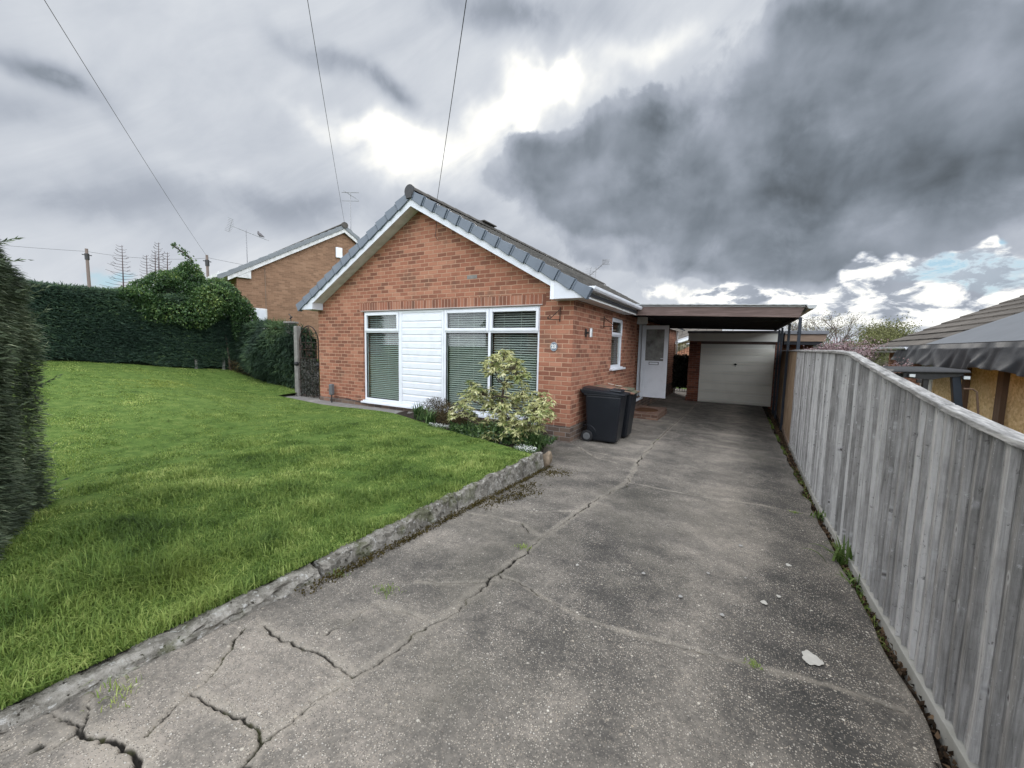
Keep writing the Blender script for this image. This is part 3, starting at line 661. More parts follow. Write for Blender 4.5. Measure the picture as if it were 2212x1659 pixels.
def jag(pts, w):
    """break a crack line into short random zigzags"""
    p = [tuple(q) for q in pts]; amp = .018
    for lev in range(4):
        o = [p[0]]
        for a, b in zip(p[:-1], p[1:]):
            l = math.hypot(b[0]-a[0], b[1]-a[1])
            if l > .028:
                s = rj.gauss(0, 1)*min(l*.085, amp); t = rj.uniform(.35, .65)
                o.append((a[0]+(b[0]-a[0])*t-(b[1]-a[1])/l*s, a[1]+(b[1]-a[1])*t+(b[0]-a[0])/l*s))
            o.append(b)
        p = o
    return p
rj = random.Random(21)
def driveway():
    xs = np.concatenate([np.arange(-2.97, -2.06, .05), np.arange(-2.06, -.9, .008), np.arange(-.9, .735, .0145)])
    ys = np.concatenate([np.arange(-3.5, .3, .06), np.arange(.3, 2.5, .008), np.arange(2.5, 4.4, .016), np.arange(4.4, 4.75, .008), np.arange(4.75, 7.6, .016), np.arange(7.6, 20.0, .10)])
    X, Y = np.meshgrid(xs, ys); X = X.copy()
    P = np.stack([X.ravel(), Y.ravel()], 1)
    d = np.full(len(P), 9.0)
    for pts, w in CRACKS: d = np.minimum(d, seg_dist(P, pts)-w)
    d = np.minimum(d, (.73-P[:, 0])*1.2)
    d = np.minimum(d, np.abs(P[:, 0]+2.02)+.02)
    edge = np.exp(-np.clip(d, 0, 9)/.035)
    dc = np.full(len(P), 9.0); jn = vnoise(P, 160, 16)*.003; jw = P+np.stack([jn, vnoise(P, 130, 17)*.003], 1)
    wn_ = .55+.75*np.clip(vnoise(P, 7, 19)+.15, -.55, 1)
    for pts, w in CRACKS:
        if min(p[1] for p in pts) > 7: continue
        w = max(w, .009)
        jp = jag([p for p in pts if p[1] < 9.5], w); a_ = np.array(jp); lo = a_.min(0)-.1; hi = a_.max(0)+.1
        sel = np.nonzero((P[:, 0] > lo[0]) & (P[:, 0] < hi[0]) & (P[:, 1] > lo[1]) & (P[:, 1] < hi[1]))[0]
        dc[sel] = np.minimum(dc[sel], seg_dist(jw[sel], jp)-(.0034+w*.19)*wn_[sel])
    ck = np.clip(.5-dc/.009, 0, 1)*np.clip((7.5-P[:, 1])*4, 0, 1)
    spall = np.exp(-np.clip(dc, 0, 9)/.03)*np.clip(vnoise(P, 15, 20), 0, 1)
    Z = gz(P[:, 0], P[:, 1])+vnoise(P, 3.0, 3)*.004+vnoise(P, 11, 5)*.002-.028*ck*ck-.010*spall
    # worn right-hand edge
    Xw = P[:, 0]+(P[:, 0] > .70)*vnoise(P[:, 1:2], 9, 8)*.018
    nx, ny = len(xs), len(ys)
    idx = np.arange(nx*ny).reshape(ny, nx)
    F = np.stack([idx[:-1, :-1], idx[:-1, 1:], idx[1:, 1:], idx[1:, :-1]], -1).reshape(-1, 4)
    # skirt on the right side so the slab has thickness
    V = np.stack([Xw, P[:, 1], Z], 1)
    sk = V[idx[:, -1]].copy(); sk[:, 2] -= .10; b0 = len(V); V = np.concatenate([V, sk])
    e2 = np.concatenate([edge, np.ones(len(sk))])
    Fs = np.array([(idx[j, -1], b0+j, b0+j+1, idx[j+1, -1]) for j in range(ny-1)])
    o = npmesh('driveway', V, np.concatenate([F, Fs]), DRIVE, smooth=True, attrs={'edge': e2, 'crack': np.concatenate([ck, np.zeros(len(sk))])})
    tagd(o, kind='structure')
    # cracks: dark dirt-filled grooves of uneven width
    VV = []; FF = []
    for pts, w in CRACKS:
        pts = [p for p in pts if p[1] > 7.35]
        if len(pts) < 2: continue
        q = []
        for a, b in zip(pts[:-1], pts[1:]):
            n = max(2, int(math.hypot(b[0]-a[0], b[1]-a[1])/.022))
            for i in range(n): q.append((a[0]+(b[0]-a[0])*i/n, a[1]+(b[1]-a[1])*i/n))
        q.append(pts[-1]); q = np.array(q)
        t = np.gradient(q, axis=0); t /= np.linalg.norm(t, axis=1, keepdims=True)+1e-9
        nrm = np.stack([-t[:, 1], t[:, 0]], 1); n = len(q)
        jit = rng.normal(size=n); jit = np.convolve(jit, [.25, .5, .25], 'same')
        c = q+nrm*(jit*.0065)[:, None]
        hw = w*.30*(.25+1.3*rng.random(n)**1.5)*(.35+.65*np.abs(np.sin(np.cumsum(rng.random(n)*.5)))); hw[0] = hw[-1] = .0008
        a = c+nrm*hw[:, None]; b = c-nrm*hw[:, None]
        for k, (u, v) in enumerate(zip(a, b)):
            VV += [(u[0], u[1], gz(u[0], u[1])+.0035), (v[0], v[1], gz(v[0], v[1])+.0035)]
        s0 = len(VV)-2*n
        FF += [(s0+2*k, s0+2*k+1, s0+2*k+3, s0+2*k+2) for k in range(n-1)]
    npmesh('crack', VV, FF, MOSSD, parent=o)
    VV = []; FF = []; V2 = []; F2 = []
    for i, (x, y, r) in enumerate(SPOTS):
        tgt, ft = (VV, FF) if i in (0, 1, 3, 4, 2) else (V2, F2)
        rr = r if i == 0 else r*.6
        b = len(tgt); n = 40; ph_ = random.random()*6
        for k in range(n):
            g = 2*math.pi*k/n; q = rr*(.92+.12*math.sin(3*g+ph_)+.07*math.sin(7*g+ph_)+.05*random.random())
            px, py = x+q*math.cos(g), y+q*1.3*math.sin(g)
            tgt.append((px, py, float(gz(px, py))+.0062))
        tgt.append((x, y, float(gz(x, y))+.0068))
        ft += [(b+k, b+(k+1) % n, b+n) for k in range(n)]
    npmesh('lichen_spot', VV, FF, LICH, parent=o)
    npmesh('lichen_spot', V2, F2, LICHD, parent=o)
driveway()

def sheet(name, pts_fn, xs, ys, mat, kind='structure'):
    X, Y = np.meshgrid(xs, ys); Z = pts_fn(X, Y); nx, ny = len(xs), len(ys)
    idx = np.arange(nx*ny).reshape(ny, nx)
    F = np.stack([idx[:-1, :-1], idx[:-1, 1:], idx[1:, 1:], idx[1:, :-1]], -1).reshape(-1, 4)
    return tagd(npmesh(name, np.stack([X, Y, Z], -1).reshape(-1, 3), F, mat, smooth=True), kind=kind)
# soil strip between driveway and fence
sheet('soil_strip', lambda X, Y: gz(X, Y)-.045+.012*np.sin(Y*9)+.01*np.sin(Y*23+X*40), np.linspace(.70, 1.35, 12), np.arange(-3.5, 18, .06), SOIL)
# lawn turf (bounded by kerb, flower bed, path and hedge)
BED = [(-2.18, 4.30), (-3.2, 4.62), (-4.4, 5.05), (-5.75, 5.45), (-8.0, 5.50), (-9.9, 5.58), (-10.12, 6.9), (-14.6, 7.7)]
def lawn_top(x): return np.interp(-np.asarray(x), [-p[0] for p in BED], [p[1] for p in BED])
def kerb_in(y): return -2.045-np.interp(y, [-3, .5, 1.4, 2.5, 4.4], [.15, .14, .105, .085, .08])*.8
def sheet_lawn():
    xs = np.concatenate([np.linspace(-15, -6, 60), np.linspace(-5.9, -2.06, 60)]); n = 70
    V = []
    for x in xs:
        y0, y1 = -3.5, float(lawn_top(x))+.02
        for k in range(n):
            y = y0+(y1-y0)*k/(n-1); xx = min(x, float(kerb_in(y))); V.append((xx, y, float(lawn_z(xx, y))-(.02 if x > -2.2 else 0)))
    F = [(i*n+k, (i+1)*n+k, (i+1)*n+k+1, i*n+k+1) for i in range(len(xs)-1) for k in range(n-1)]
    tagd(npmesh('lawn', V, F, TURF, smooth=True), kind='structure')
sheet_lawn()
# flower bed soil
def bed():
    V = []; F = []; xs = np.linspace(-5.9, -2.18, 60); n = 14
    for x in xs:
        for k in range(n):
            y = 4.30+1.76*k/(n-1); y = max(y, float(lawn_top(min(x, -2.18)))); xe = -2.10-.42*max(0, y-4.5)
            x_ = -5.9+(xe+5.9)*(x+5.9)/3.72; y = max(y, float(lawn_top(x_)))
            V.append((x_, y, -1.345-.03*k/(n-1)+.02*math.sin(x*13+y*9)-(.06 if x > -2.3 else 0)))
    F = [(i*n+k, (i+1)*n+k, (i+1)*n+k+1, i*n+k+1) for i in range(len(xs)-1) for k in range(n-1)]
    tagd(npmesh('flower_bed_soil', V, F, SOIL, smooth=True), kind='structure')
bed()
# slab path in front of the wall
m = MB(); m.box((-10.9, 5.40, -1.60), (-5.75, 6.02, -1.375)); m.box((-10.9, 6.028, -1.60), (-10.004, 6.5, -1.385)); m.box((-10.0, 6.028, -1.60), (-8.77, 9.5, -1.40))
tagd(m.build('path', CONCP, None, bevel=.01), kind='structure')
# kerb: four rough lengths
def kerb():
    secs = [(-3.2, 1.37), (1.40, 2.66), (2.69, 3.87), (3.90, 4.42)]
    V = []; F = []
    for (a, b) in secs:
        n = int((b-a)/.025); q = 9
        s0 = len(V)
        for i in range(n+1):
            y = a+(b-a)*i/n; g = float(Pz(y))+.021
            w = np.interp(y, [-3, .5, 1.4, 2.5, 4.4], [.15, .14, .105, .085, .08])
            top = float(np.interp(y, [-3, 0, 1.4, 2.7, 4.4], [-1.285, -1.296, -1.290, -1.270, -1.285]))+.008*math.sin(y*5+1)*math.sin(y*13)
            xo = -2.045
            prof = [(xo-w-.02, -1.40), (xo-w, top-.02), (xo-w*.7, top), (xo-w*.35, top+.003), (xo-.012, top-.006), (xo-.002, top-.02), (xo+.004, (top+g)*.5), (xo+.012, g+.01), (xo+.02, g-.05)]
            for k, (px, pz) in enumerate(prof):
                e = (.016 if y < 1.4 else .012) if 0 < k < 8 else 0
                V.append((px+e*math.sin(y*31+k*2.3)*.6+random.uniform(-e, e)*.45, y, pz+e*math.sin(y*19+k)*.4+random.uniform(-e, e)*.35))
        F += [(s0+i*q+k, s0+(i+1)*q+k, s0+(i+1)*q+k+1, s0+i*q+k+1) for i in range(n) for k in range(q-1)]
        # caps
        for e in (0, n):
            c = len(V); bx = [V[s0+e*q+k] for k in range(q)]
            V.append(tuple(np.mean(bx, axis=0)-np.array([0, 0, .02])))
            F += [(s0+e*q+k, s0+e*q+k+1, c, c) for k in range(q-1)]
    F4 = [f for f in F if len(set(f)) == 4]; F3 = [f[:3] for f in F if len(set(f)) == 3]
    me = bpy.data.meshes.new('kerb'); me.from_pydata(V, [], F4+F3); me.materials.append(KERB)
    o = bpy.data.objects.new('kerb', me); COL.objects.link(o)
    tagd(o, kind='structure')
kerb()

# ------------------------------------------------------------------ grass
def grass_blades(P, H, Wd, rn, lean=.6):
    n = len(P)
    az = rng.random(n)*2*np.pi; d = np.stack([np.cos(az), np.sin(az), np.zeros(n)], 1)
    s = np.stack([-np.sin(az+rng.normal(size=n)*.6), np.cos(az), np.zeros(n)], 1)
    le = (lean*rng.random(n))[:, None]
    H = H[:, None]; Wd = Wd[:, None]; up = np.array([0, 0, 1.0])
    b0 = P-s*Wd*.5; b1 = P+s*Wd*.5
    mid = P+up*H*.55+d*H*le*.35
    m0 = mid-s*Wd*.4; m1 = mid+s*Wd*.4
    tip = P+up*H*(1-.35*le)+d*H*le*1.05
    V = np.stack([b0, b1, m1, m0, tip], 1).reshape(-1, 3)
    i = np.arange(n)*5
    F = np.concatenate([np.stack([i, i+1, i+2], 1), np.stack([i, i+2, i+3], 1), np.stack([i+3, i+2, i+4], 1)])
    return V, F, np.repeat(rn, 5)

def grass():
    n = 900000
    az = R(-112)+rng.random(n)*R(118)
    u = rng.random(n); p = .55; a, b = .9, 17.0
    d = (a**p+u*(b**p-a**p))**(1/p)
    x = d*np.sin(az); y = d*np.cos(az)
    ok = (x < kerb_in(y)+.028) & (x > -14.4) & (y < lawn_top(x)-.01) & (y > -1.2)
    # not inside the near hedge
    ok &= ~((x < -3.6) & (x > -6.2) & (y < .35+(-3.7-x)*.33))
    x, y, d = x[ok], y[ok], d[ok]
    P = np.stack([x, y, lawn_z(x, y)-.008], 1)
    tall = vnoise(P[:, :2], 5.0, 11); tuft = np.clip(vnoise(P[:, :2], 9.0, 12), 0, 1)
    near = np.clip(1.6-d*.12, .75, 1.4)
    pt = vnoise(P[:, :2], 14.0, 13)
    H = (.026+.012*tall+.030*tuft*(d < 6)+.010*pt)*near*(.5+.9*rng.random(len(x)))
    H = np.clip(H, .012, .12)
    # long tussocks
    for (tx, ty, tr, th) in TUSS:
        q = np.exp(-((x-tx)**2+(y-ty)**2)/tr**2); H += q*th*rng.random(len(x))
    dk_ = np.zeros(len(x))
    for (tx, ty, tr, th) in TUSS: dk_ += np.exp(-((x-tx)**2+(y-ty)**2)/tr**2)
    Wd = (.0022+.0010*d)*(.7+.6*rng.random(len(x)))
    rn = np.clip(.5+.24*rng.normal(size=len(x))+.10*tall-.30*np.clip(dk_, 0, 1), 0, 1)
    V, F, r = grass_blades(P, H, Wd, rn, 1.35)
    tagd(npmesh('lawn_grass', V, F, GRASS, rnd=r), kind='stuff')
TUSS = [(-3.0, .75, .25, .12), (-3.3, 1.1, .22, .09), (-2.6, .85, .16, .09), (-3.6, .80, .22, .12), (-2.75, .40, .2, .10), (-3.4, 1.9, .25, .05), (-2.7, 2.2, .22, .05), (-2.35, 1.75, .12, .05), (-3.0, 2.9, .2, .04), (-3.9, 1.3, .2, .08), (-4.4, 2.4, .3, .05), (-2.5, 1.35, .14, .06), (-3.9, 3.3, .3, .04), (-5.2, 3.9, .4, .04)]
grass()

# ================================================================== the bungalow
WX0, WX1, WY0, WY1 = -8.755, -2.337, 6.03, 17.6     # outer wall faces
RX, RZ, SL = -5.546, 2.59, .56                       # ridge x, underside of barge at ridge, slope
def under(x): return RZ-SL*abs(x-RX)
def top(x): return under(x)+.27
house = empty('bungalow', (WX0, WY0, -1.54), 0, 'red brick bungalow with white cladding between its front windows and blue grey verge caps', 'house')
def HP(name, mb, mat, parent=house, **k):
    o = mb.build(name, mat, None, **k)
    o.parent = parent
    if parent is house: o.matrix_parent_inverse = Matrix.Translation(-house.location)
    return o
class Sub:      # parts of an Empty that stands at its base: keep world coordinates
    pass
def adopt(o, parent):
    o.parent = parent; o.matrix_parent_inverse = parent_world(parent).inverted(); return o
def parent_world(p):
    bpy.context.view_layer.update(); return p.matrix_world
def part(name, mb, mat, parent, **k):
    o = mb.build(name, mat, None, **k)
    o.parent = parent
    if parent.type == 'EMPTY':
        o.matrix_parent_inverse = (Matrix.Translation(parent.location) @ parent.rotation_euler.to_matrix().to_4x4()).inverted()
    return o

WIN_X0, WIN_X1, WIN_Z0, WIN_Z1 = -7.215, -2.925, -1.30, .70
T = .26
m = MB()
b = -1.27   # plinth top
m.box((WX0, WY0, b), (WIN_X0, WY0+T, .70)); m.box((WIN_X1, WY0, b), (WX1, WY0+T, .70))
zt = .875
m.prism([(WX0, WY0, .70), (-7.32, WY0, .70), (-7.32, WY0, zt), (-2.82, WY0, zt), (-2.82, WY0, .70), (WX1, WY0, .70), (WX1, WY0, under(WX1)+.06), (RX, WY0, RZ+.06), (WX0, WY0, under(WX0)+.06)], (0, T, 0))
# side wall with openings (window y 8.24-9.14, door y 10.46-11.34)
SW0, SW1, SZ0, SZ1 = 8.24, 9.14, -.40, .66
DW0, DW1, DZ0, DZ1 = 10.46, 11.36, -1.30, .74
sx = WX1-T; y0 = WY0+T
zs = .80
m.box((sx, y0, b), (WX1, SW0, zs)); m.box((sx, SW1, b), (WX1, DW0, zs)); m.box((sx, DW1, b), (WX1, WY1, zs))
m.box((sx, SW0, b), (WX1, SW1, SZ0)); m.box((sx, SW0, SZ1), (WX1, SW1, zs)); m.box((sx, DW0, DZ1), (WX1, DW1, zs))
# left and back walls
m.box((WX0, y0, b), (WX0+T, WY1, zs))
m.prism([(WX0+T, WY1-T, b), (sx, WY1-T, b), (sx, WY1-T, under(sx)), (RX, WY1-T, RZ), (WX0+T, WY1-T, under(WX0+T))], (0, T, 0))
wall = part('wall', m, BRICK, house)
# soldier course over the front windows, 3 mm proud
m = MB(); m.box((-7.32, WY0-.003, .70), (-2.82, WY0+.10, zt))
part('soldier_course', m, BRICKS, house, uvoff=(0, -.56))
m = MB(); m.box((WX0-.006, WY0-.012, -1.75), (WX1+.012, WY0+T, b)); m.box((sx, y0+.0, -1.85), (WX1+.012, WY1, b)); m.box((WX0-.006, y0, -1.75), (WX0+T, WY1, b))
part('plinth', m, PLINTH, house)
# odd pale brick and dark room behind the glass
m = MB(); m.box((-4.42, WY0-.004, 1.215), (-4.20, WY0+.02, 1.28)); part('pale_brick', m, CONCP, house)
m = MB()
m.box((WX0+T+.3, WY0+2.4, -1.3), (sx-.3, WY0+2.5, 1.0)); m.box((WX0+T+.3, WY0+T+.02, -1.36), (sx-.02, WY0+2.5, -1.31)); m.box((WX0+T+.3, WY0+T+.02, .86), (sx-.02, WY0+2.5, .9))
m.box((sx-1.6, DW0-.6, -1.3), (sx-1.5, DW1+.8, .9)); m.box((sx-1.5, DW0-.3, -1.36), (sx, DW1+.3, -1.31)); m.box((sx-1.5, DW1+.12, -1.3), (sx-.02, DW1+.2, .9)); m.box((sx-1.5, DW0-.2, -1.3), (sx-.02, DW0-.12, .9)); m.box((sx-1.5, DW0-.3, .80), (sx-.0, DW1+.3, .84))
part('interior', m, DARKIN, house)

# ---- front window group
def frame_rect(m, x0, x1, z0, z1, y0, y1, w, skip=()):
    m.box((x0, y0, z0), (x0+w, y1, z1)); m.box((x1-w, y0, z0), (x1, y1, z1))
    m.box((x0+w, y0, z1-w), (x1-w, y1, z1)); m.box((x0+w, y0, z0), (x1-w, y1, z0+w))
FY = WY0+.035
m = MB(); frame_rect(m, -7.215, -6.135, -1.235, .695, FY, FY+.07, .05); m.box((-7.165, FY, .245), (-6.185, FY+.07, .295))
window_a = part('window', m, UPVC, house, bevel=.006); window_a['label'] = 'narrow front window left of the cladding'
m = MB(); frame_rect(m, -4.985, -2.925, -1.235, .695, FY, FY+.07, .05); m.box((-4.935, FY, .245), (-2.975, FY+.07, .295))
m.box((-3.965, FY-.001, -1.185), (-3.915, FY+.069, .245)); m.box((-3.965, FY-.001, .295), (-3.915, FY+.069, .645))
window = part('window', m, UPVC, house, bevel=.006); window['label'] = 'wide front window right of the cladding'
def wof(x): return window_a if x < -6 else window
# opening top lights with their own sashes
def sash(x0, x1, z0, z1, w=.055):
    m = MB(); frame_rect(m, x0, x1, z0, z1, FY-.022, FY+.03, w); return part('sash', m, UPVC, wof(x0), bevel=.008)
sash(-7.18, -6.17, .275, .665); sash(-4.955, -3.95, .275, .665); sash(-3.93, -2.955, .275, .665)
def pane(x0, x1, z0, z1, y): m = MB(); m.box((x0, y, z0), (x1, y+.006, z1)); part('pane', m, GLASS, wof(x0))
for x0, x1 in ((-7.165, -6.185), (-4.935, -3.965), (-3.915, -2.975)):
    pane(x0, x1, -1.185, .245, FY+.035); pane(x0+.04, x1-.04, .325, .62, FY+.01)
    # beading
    m = MB(); frame_rect(m, x0+.0005, x1-.0005, -1.1845, .2445, FY+.012, FY+.03, .012); part('bead', m, BLACKM, wof(x0))
def blind(x0, x1, z0, z1, pitch=.0415):
    m = MB(); z = z1-.02; m.box((x0+.01, FY+.085, z1-.012), (x1-.01, FY+.125, z1+.02))
    while z > z0+.015:
        dz = random.uniform(-.0015, .0015)
        m.add([(x0+.015, FY+.083, z-.010), (x1-.015, FY+.083, z-.010+dz), (x1-.015, FY+.128, z+.010+dz), (x0+.015, FY+.128, z+.010),
               (x0+.015, FY+.083, z-.0072), (x1-.015, FY+.083, z-.0072+dz), (x1-.015, FY+.128, z+.0128+dz), (x0+.015, FY+.128, z+.0128)],
              [(0, 3, 2, 1), (4, 5, 6, 7), (0, 1, 5, 4), (1, 2, 6, 5), (2, 3, 7, 6), (3, 0, 4, 7)])
        z -= pitch
    for t in (.25, .62): m.box((x0+(x1-x0)*t-.0025, FY+.081, z0+.02), (x0+(x1-x0)*t+.0025, FY+.082, z1))
    part('blind', m, SLATW, wof(x0))
for x0, x1 in ((-7.165, -6.185), (-4.935, -3.965), (-3.915, -2.975)):
    blind(x0, x1, -1.185, .64)
m = MB(); m.box((-7.27, WY0-.045, -1.30), (-2.88, WY0+.10, -1.262)); m.box((-7.24, WY0-.012, -1.262), (-2.90, FY+.07, -1.238)); part('window_sill', m, UPVC, house, bevel=.006)
m = MB(); m.box((-7.26, WY0-.02, .698), (-2.88, WY0+.03, .716)); part('lintel_trim', m, PINKP, house)
# cladding
m = MB(); m.box((-6.135, FY+.012, -1.238), (-4.985, FY+.05, .695))
z = .60
frame_rect(m, -6.132, -4.988, -1.236, .693, FY-.004, FY+.012, .045)
while z > -1.17:
    # each board: a raised face with a bevelled lower lip and a groove under it
    zt_, zb_ = z, max(z-.118, -1.19)
    m.add([(-6.085, FY+.0115, zt_), (-5.035, FY+.0115, zt_), (-5.035, FY+.0115, zb_), (-6.085, FY+.0115, zb_), (-6.075, FY-.005, zt_-.020), (-5.045, FY-.005, zt_-.020), (-5.045, FY-.003, zb_+.003), (-6.075, FY-.003, zb_+.003)],
          [(4, 5, 1, 0), (5, 6, 2, 1), (6, 7, 3, 2), (7, 4, 0, 3), (4, 7, 6, 5)])
    z -= .136
part('cladding_panel', m, UPVC, house)

# ---- roof slopes, tiled on the outside
OY0, OY1 = 5.76, 17.85
EX1, EX0 = -1.99, -9.10
def slope(sgn, ex):
    ridge = np.array([RX, 0]); run = abs(ex-RX); ncr = 13; sub = 4
    ds = []; off = []
    for c in range(ncr):
        for k in range(sub):
            ds.append((c+k/(sub-1)*.985)/ncr); off.append(.002+.055*(k/(sub-1)))
    ds = np.array(ds); off = np.array(off)
    ys = np.arange(OY0, OY1+.001, .0375)
    ph = (ys-OY0) % .30
    rib = np.where(((ys-OY0) % .15) < .055, .012, 0.0)
    Y, D = np.meshgrid(ys, ds); Rb, O = np.meshgrid(rib, off)
    O2 = O+Rb+vnoise(np.stack([Y.ravel(), D.ravel()*4], 1), 6, 2).reshape(Y.shape)*.005
    Xx = RX+sgn*D*run; Zz = RZ+.235-SL*D*run
    nrm = 1/math.hypot(1, SL)
    Xx = Xx+sgn*O2*SL*nrm; Zz = Zz+O2*nrm
    n = len(ys); idx = np.arange(n*len(ds)).reshape(len(ds), n)
    F = np.stack([idx[:-1, :-1], idx[:-1, 1:], idx[1:, 1:], idx[1:, :-1]], -1).reshape(-1, 4)
    V = np.stack([Xx, Y, Zz], -1).reshape(-1, 3)
    o = npmesh('roof_slope', V, F, ROOFT, parent=house, uv=np.stack([V[:, 1], D.ravel()*run*1.146], 1))
    o.matrix_parent_inverse = Matrix.Translation(house.location).inverted()
    # underside board
    m = MB(); m.prism([(RX, OY0+.06, RZ+.215), (ex-sgn*.04, OY0+.06, under(ex-sgn*.04)+.215), (ex-sgn*.04, OY0+.06, under(ex-sgn*.04)+.17), (RX, OY0+.06, RZ+.17)], (0, OY1-OY0-.12, 0))
    part('roof_underside', m, JOIST, house)
slope(1, EX1); slope(-1, EX0)
# ridge tiles
m = MB(); y = OY0-.03
while y < OY1:
    L_ = min(.44, OY1-y+.02)
    n = 9; vs = []
    for yy, rr in ((y, .125), (y+L_+.012, .117)):
        for k in range(n):
            g = math.pi*k/(n-1); vs.append((RX+rr*math.cos(g), yy, RZ+.255+rr*.8*math.sin(g)))
    m.add(vs, [(k, k+1, n+k+1, n+k) for k in range(n-1)]+[tuple(range(n-1, -1, -1))])
    y += .44
part('ridge_tiles', m, RIDGEM, house)
m = MB(); m.lathe((RX, OY0-.045, RZ+.262), [(.11, 0), (.118, .006), (.118, .045)], 20, 'y'); m.box((RX-.07, OY0-.05, RZ+.13), (RX+.07, OY0-.01, RZ+.24)); part('ridge_end_cap', m, BLACKM, house, bevel=.004)
# two raised vent tiles on the ridge
m = MB(); m.box((RX-.16, 8.0, RZ+.33), (RX+.16, 8.55, RZ+.355)); m.box((RX-.09, 8.03, RZ+.24), (RX+.09, 8.5, RZ+.33)); part('ridge_vent', m, RIDGEM, house, bevel=.004)
# verge caps, one built and copied
def verge_cap():
    m = MB(); L_ = .318
    c, s_ = 1/math.hypot(1, SL), SL/math.hypot(1, SL)
    # local: +X runs down the slope, Z is up from the roof plane, face looks to -Y
    def bx(a, b): m.box(a, b)
    L_ = .304
    lo = [(0, .004, -.100), (L_, -.016, -.125), (L_, .085, -.125), (0, .085, -.100)]
    hi = [(0, .004, .035), (L_, -.016, .060), (L_, .085, .060), (0, .085, .035)]
    m.hexa(lo, hi); m.hexa([(.020, -.006, -.104), (.040, -.008, -.108), (.040, .09, -.108), (.020, .09, -.104)], [(.020, -.006, .042), (.040, -.008, .046), (.040, .09, .046), (.020, .09, .042)])
    return m
capm = None
for sgn, ex in ((1, EX1), (-1, EX0)):
    run = abs(ex-RX); nt = 13; ang = math.atan(SL)
    for k in range(nt):
        if capm is None:
            o = verge_cap().build('verge_cap', SLATE, None, bevel=.006); capm = o
        else:
            o = capm.copy(); COL.objects.link(o)
        d = (.07+(run-.05)*k/nt)
        o.parent = house; o.matrix_parent_inverse = Matrix.Translation(house.location).inverted()
        mt = Matrix.Translation((RX+sgn*d, OY0-.028, RZ+.245-SL*d)) @ Matrix.Rotation(ang*sgn if sgn > 0 else -ang, 4, 'Y')
        if sgn < 0: mt = mt @ Matrix.Scale(-1, 4, (1, 0, 0))
        sc = Matrix.Scale((run-.05)/nt*math.hypot(1, SL)/.305, 4, (1, 0, 0))
        o.matrix_basis = Matrix.Translation(Vector((0, 0, 0))) @ mt @ sc
# barge boards, soffits, box ends
def barge(sgn, xe):
    m = MB(); h = .165
    m.prism([(RX, OY0+.0, RZ), (xe, OY0, under(xe)), (xe, OY0, under(xe)+h), (RX, OY0, RZ+h)], (0, .022, 0)); part('barge_board', m, UPVCG, house)
    m = MB(); m.prism([(RX, OY0-.012, RZ+h-.004), (xe+sgn*.5, OY0-.012, under(xe+sgn*.5)+h-.004), (xe+sgn*.5, OY0-.012, under(xe+sgn*.5)+h+.03), (RX, OY0-.012, RZ+h+.03)], (0, .05, 0)); part('verge_shadow_strip', m, BLACKM, house)  # black strip standing in for the shadow line under the verge caps
    m = MB(); m.prism([(RX, OY0+.022, RZ+.02), (xe, OY0+.022, under(xe)+.02), (xe, OY0+.022, under(xe)+.035), (RX, OY0+.022, RZ+.035)], (0, WY0-OY0-.022, 0)); part('verge_soffit', m, PAINT, house)
barge(1, -2.62); barge(-1, -8.58)
m = MB(); m.prism([(-2.625, OY0-.004, .755), (-2.055, OY0-.004, .755), (-2.055, OY0-.004, .90), (-2.10, OY0-.004, top(-2.10)-.115), (-2.625, OY0-.004, top(-2.625)-.10)], (0, .27, 0)); part('box_end', m, UPVCG, house)
m = MB(); m.box((-2.628, OY0-.0065, .753), (-2.565, OY0-.0045, 1.17)); part('corner_trim', m, UPVC, house)
m = MB(); m.prism([(-8.575, OY0-.004, .765), (-9.0, OY0-.004, .765), (-9.03, OY0-.004, .86), (-8.98, OY0-.004, top(-8.98)-.13), (-8.575, OY0-.004, top(-8.575)-.11)], (0, .27, 0)); part('box_end', m, UPVCG, house)
# eaves: fascia, soffit, gutter on the drive side; gutter on the far side
m = MB(); m.box((-2.075, OY0+.266, .755), (-2.055, 9.2, .945)); m.box((-2.075, 9.2, .90), (-2.055, WY1, .945)); part('fascia', m, PAINT, house)
m = MB(); m.box((-2.40, OY0+.267, .775), (-2.075, 9.2, .79)); part('eaves_soffit', m, PAINT, house)
m = MB(); m.box((-9.0, OY0+.267, .775), (-8.70, WY1, .79)); m.box((-9.02, OY0+.266, .76), (-9.0, WY1, .93)); part('fascia', m, PAINT, house)
def gutter(x0, x1, y0, y1, z):
    m = MB(); xm = (x0+x1)/2; h = .06
    prof = [(x0, z), (x0+.012, z-h*.6), (x0+.035, z-h), (x1-.03, z-h), (x1-.006, z-h*.55), (x1, z)]
    pi = [(x+(.004 if x < xm else -.004), zz+.004) for x, zz in prof[::-1]]
    m.prism([(x, y0, zz) for x, zz in prof+pi], (0, y1-y0, 0))
    m.prism([(x, y0-.004, zz) for x, zz in prof], (0, .004, 0))
    yy = y0+.25
    while yy < y1:
        m.prism([(x+(-.004 if x < xm else .004), yy, zz-.003) for x, zz in prof], (0, .035, 0)); yy += .9
    return m
part('gutter', gutter(-2.052, -1.925, 5.80, 11.2, .925), UPVC, house)
part('gutter', gutter(-9.15, -9.022, 5.74, WY1, .90), UPVC, house)
# downpipe near the back corner
m = MB(); m.tube([(-2.27, 17.45, .78), (-2.27, 17.45, .2), (-2.27, 17.45, -1.72)], .034, 10)
for zz in (.4, -.45, -1.2): m.lathe((-2.27, 17.45, zz), [(.044, 0), (.044, .05)], 10)
part('downpipe', m, PAINT, house, smooth=False)

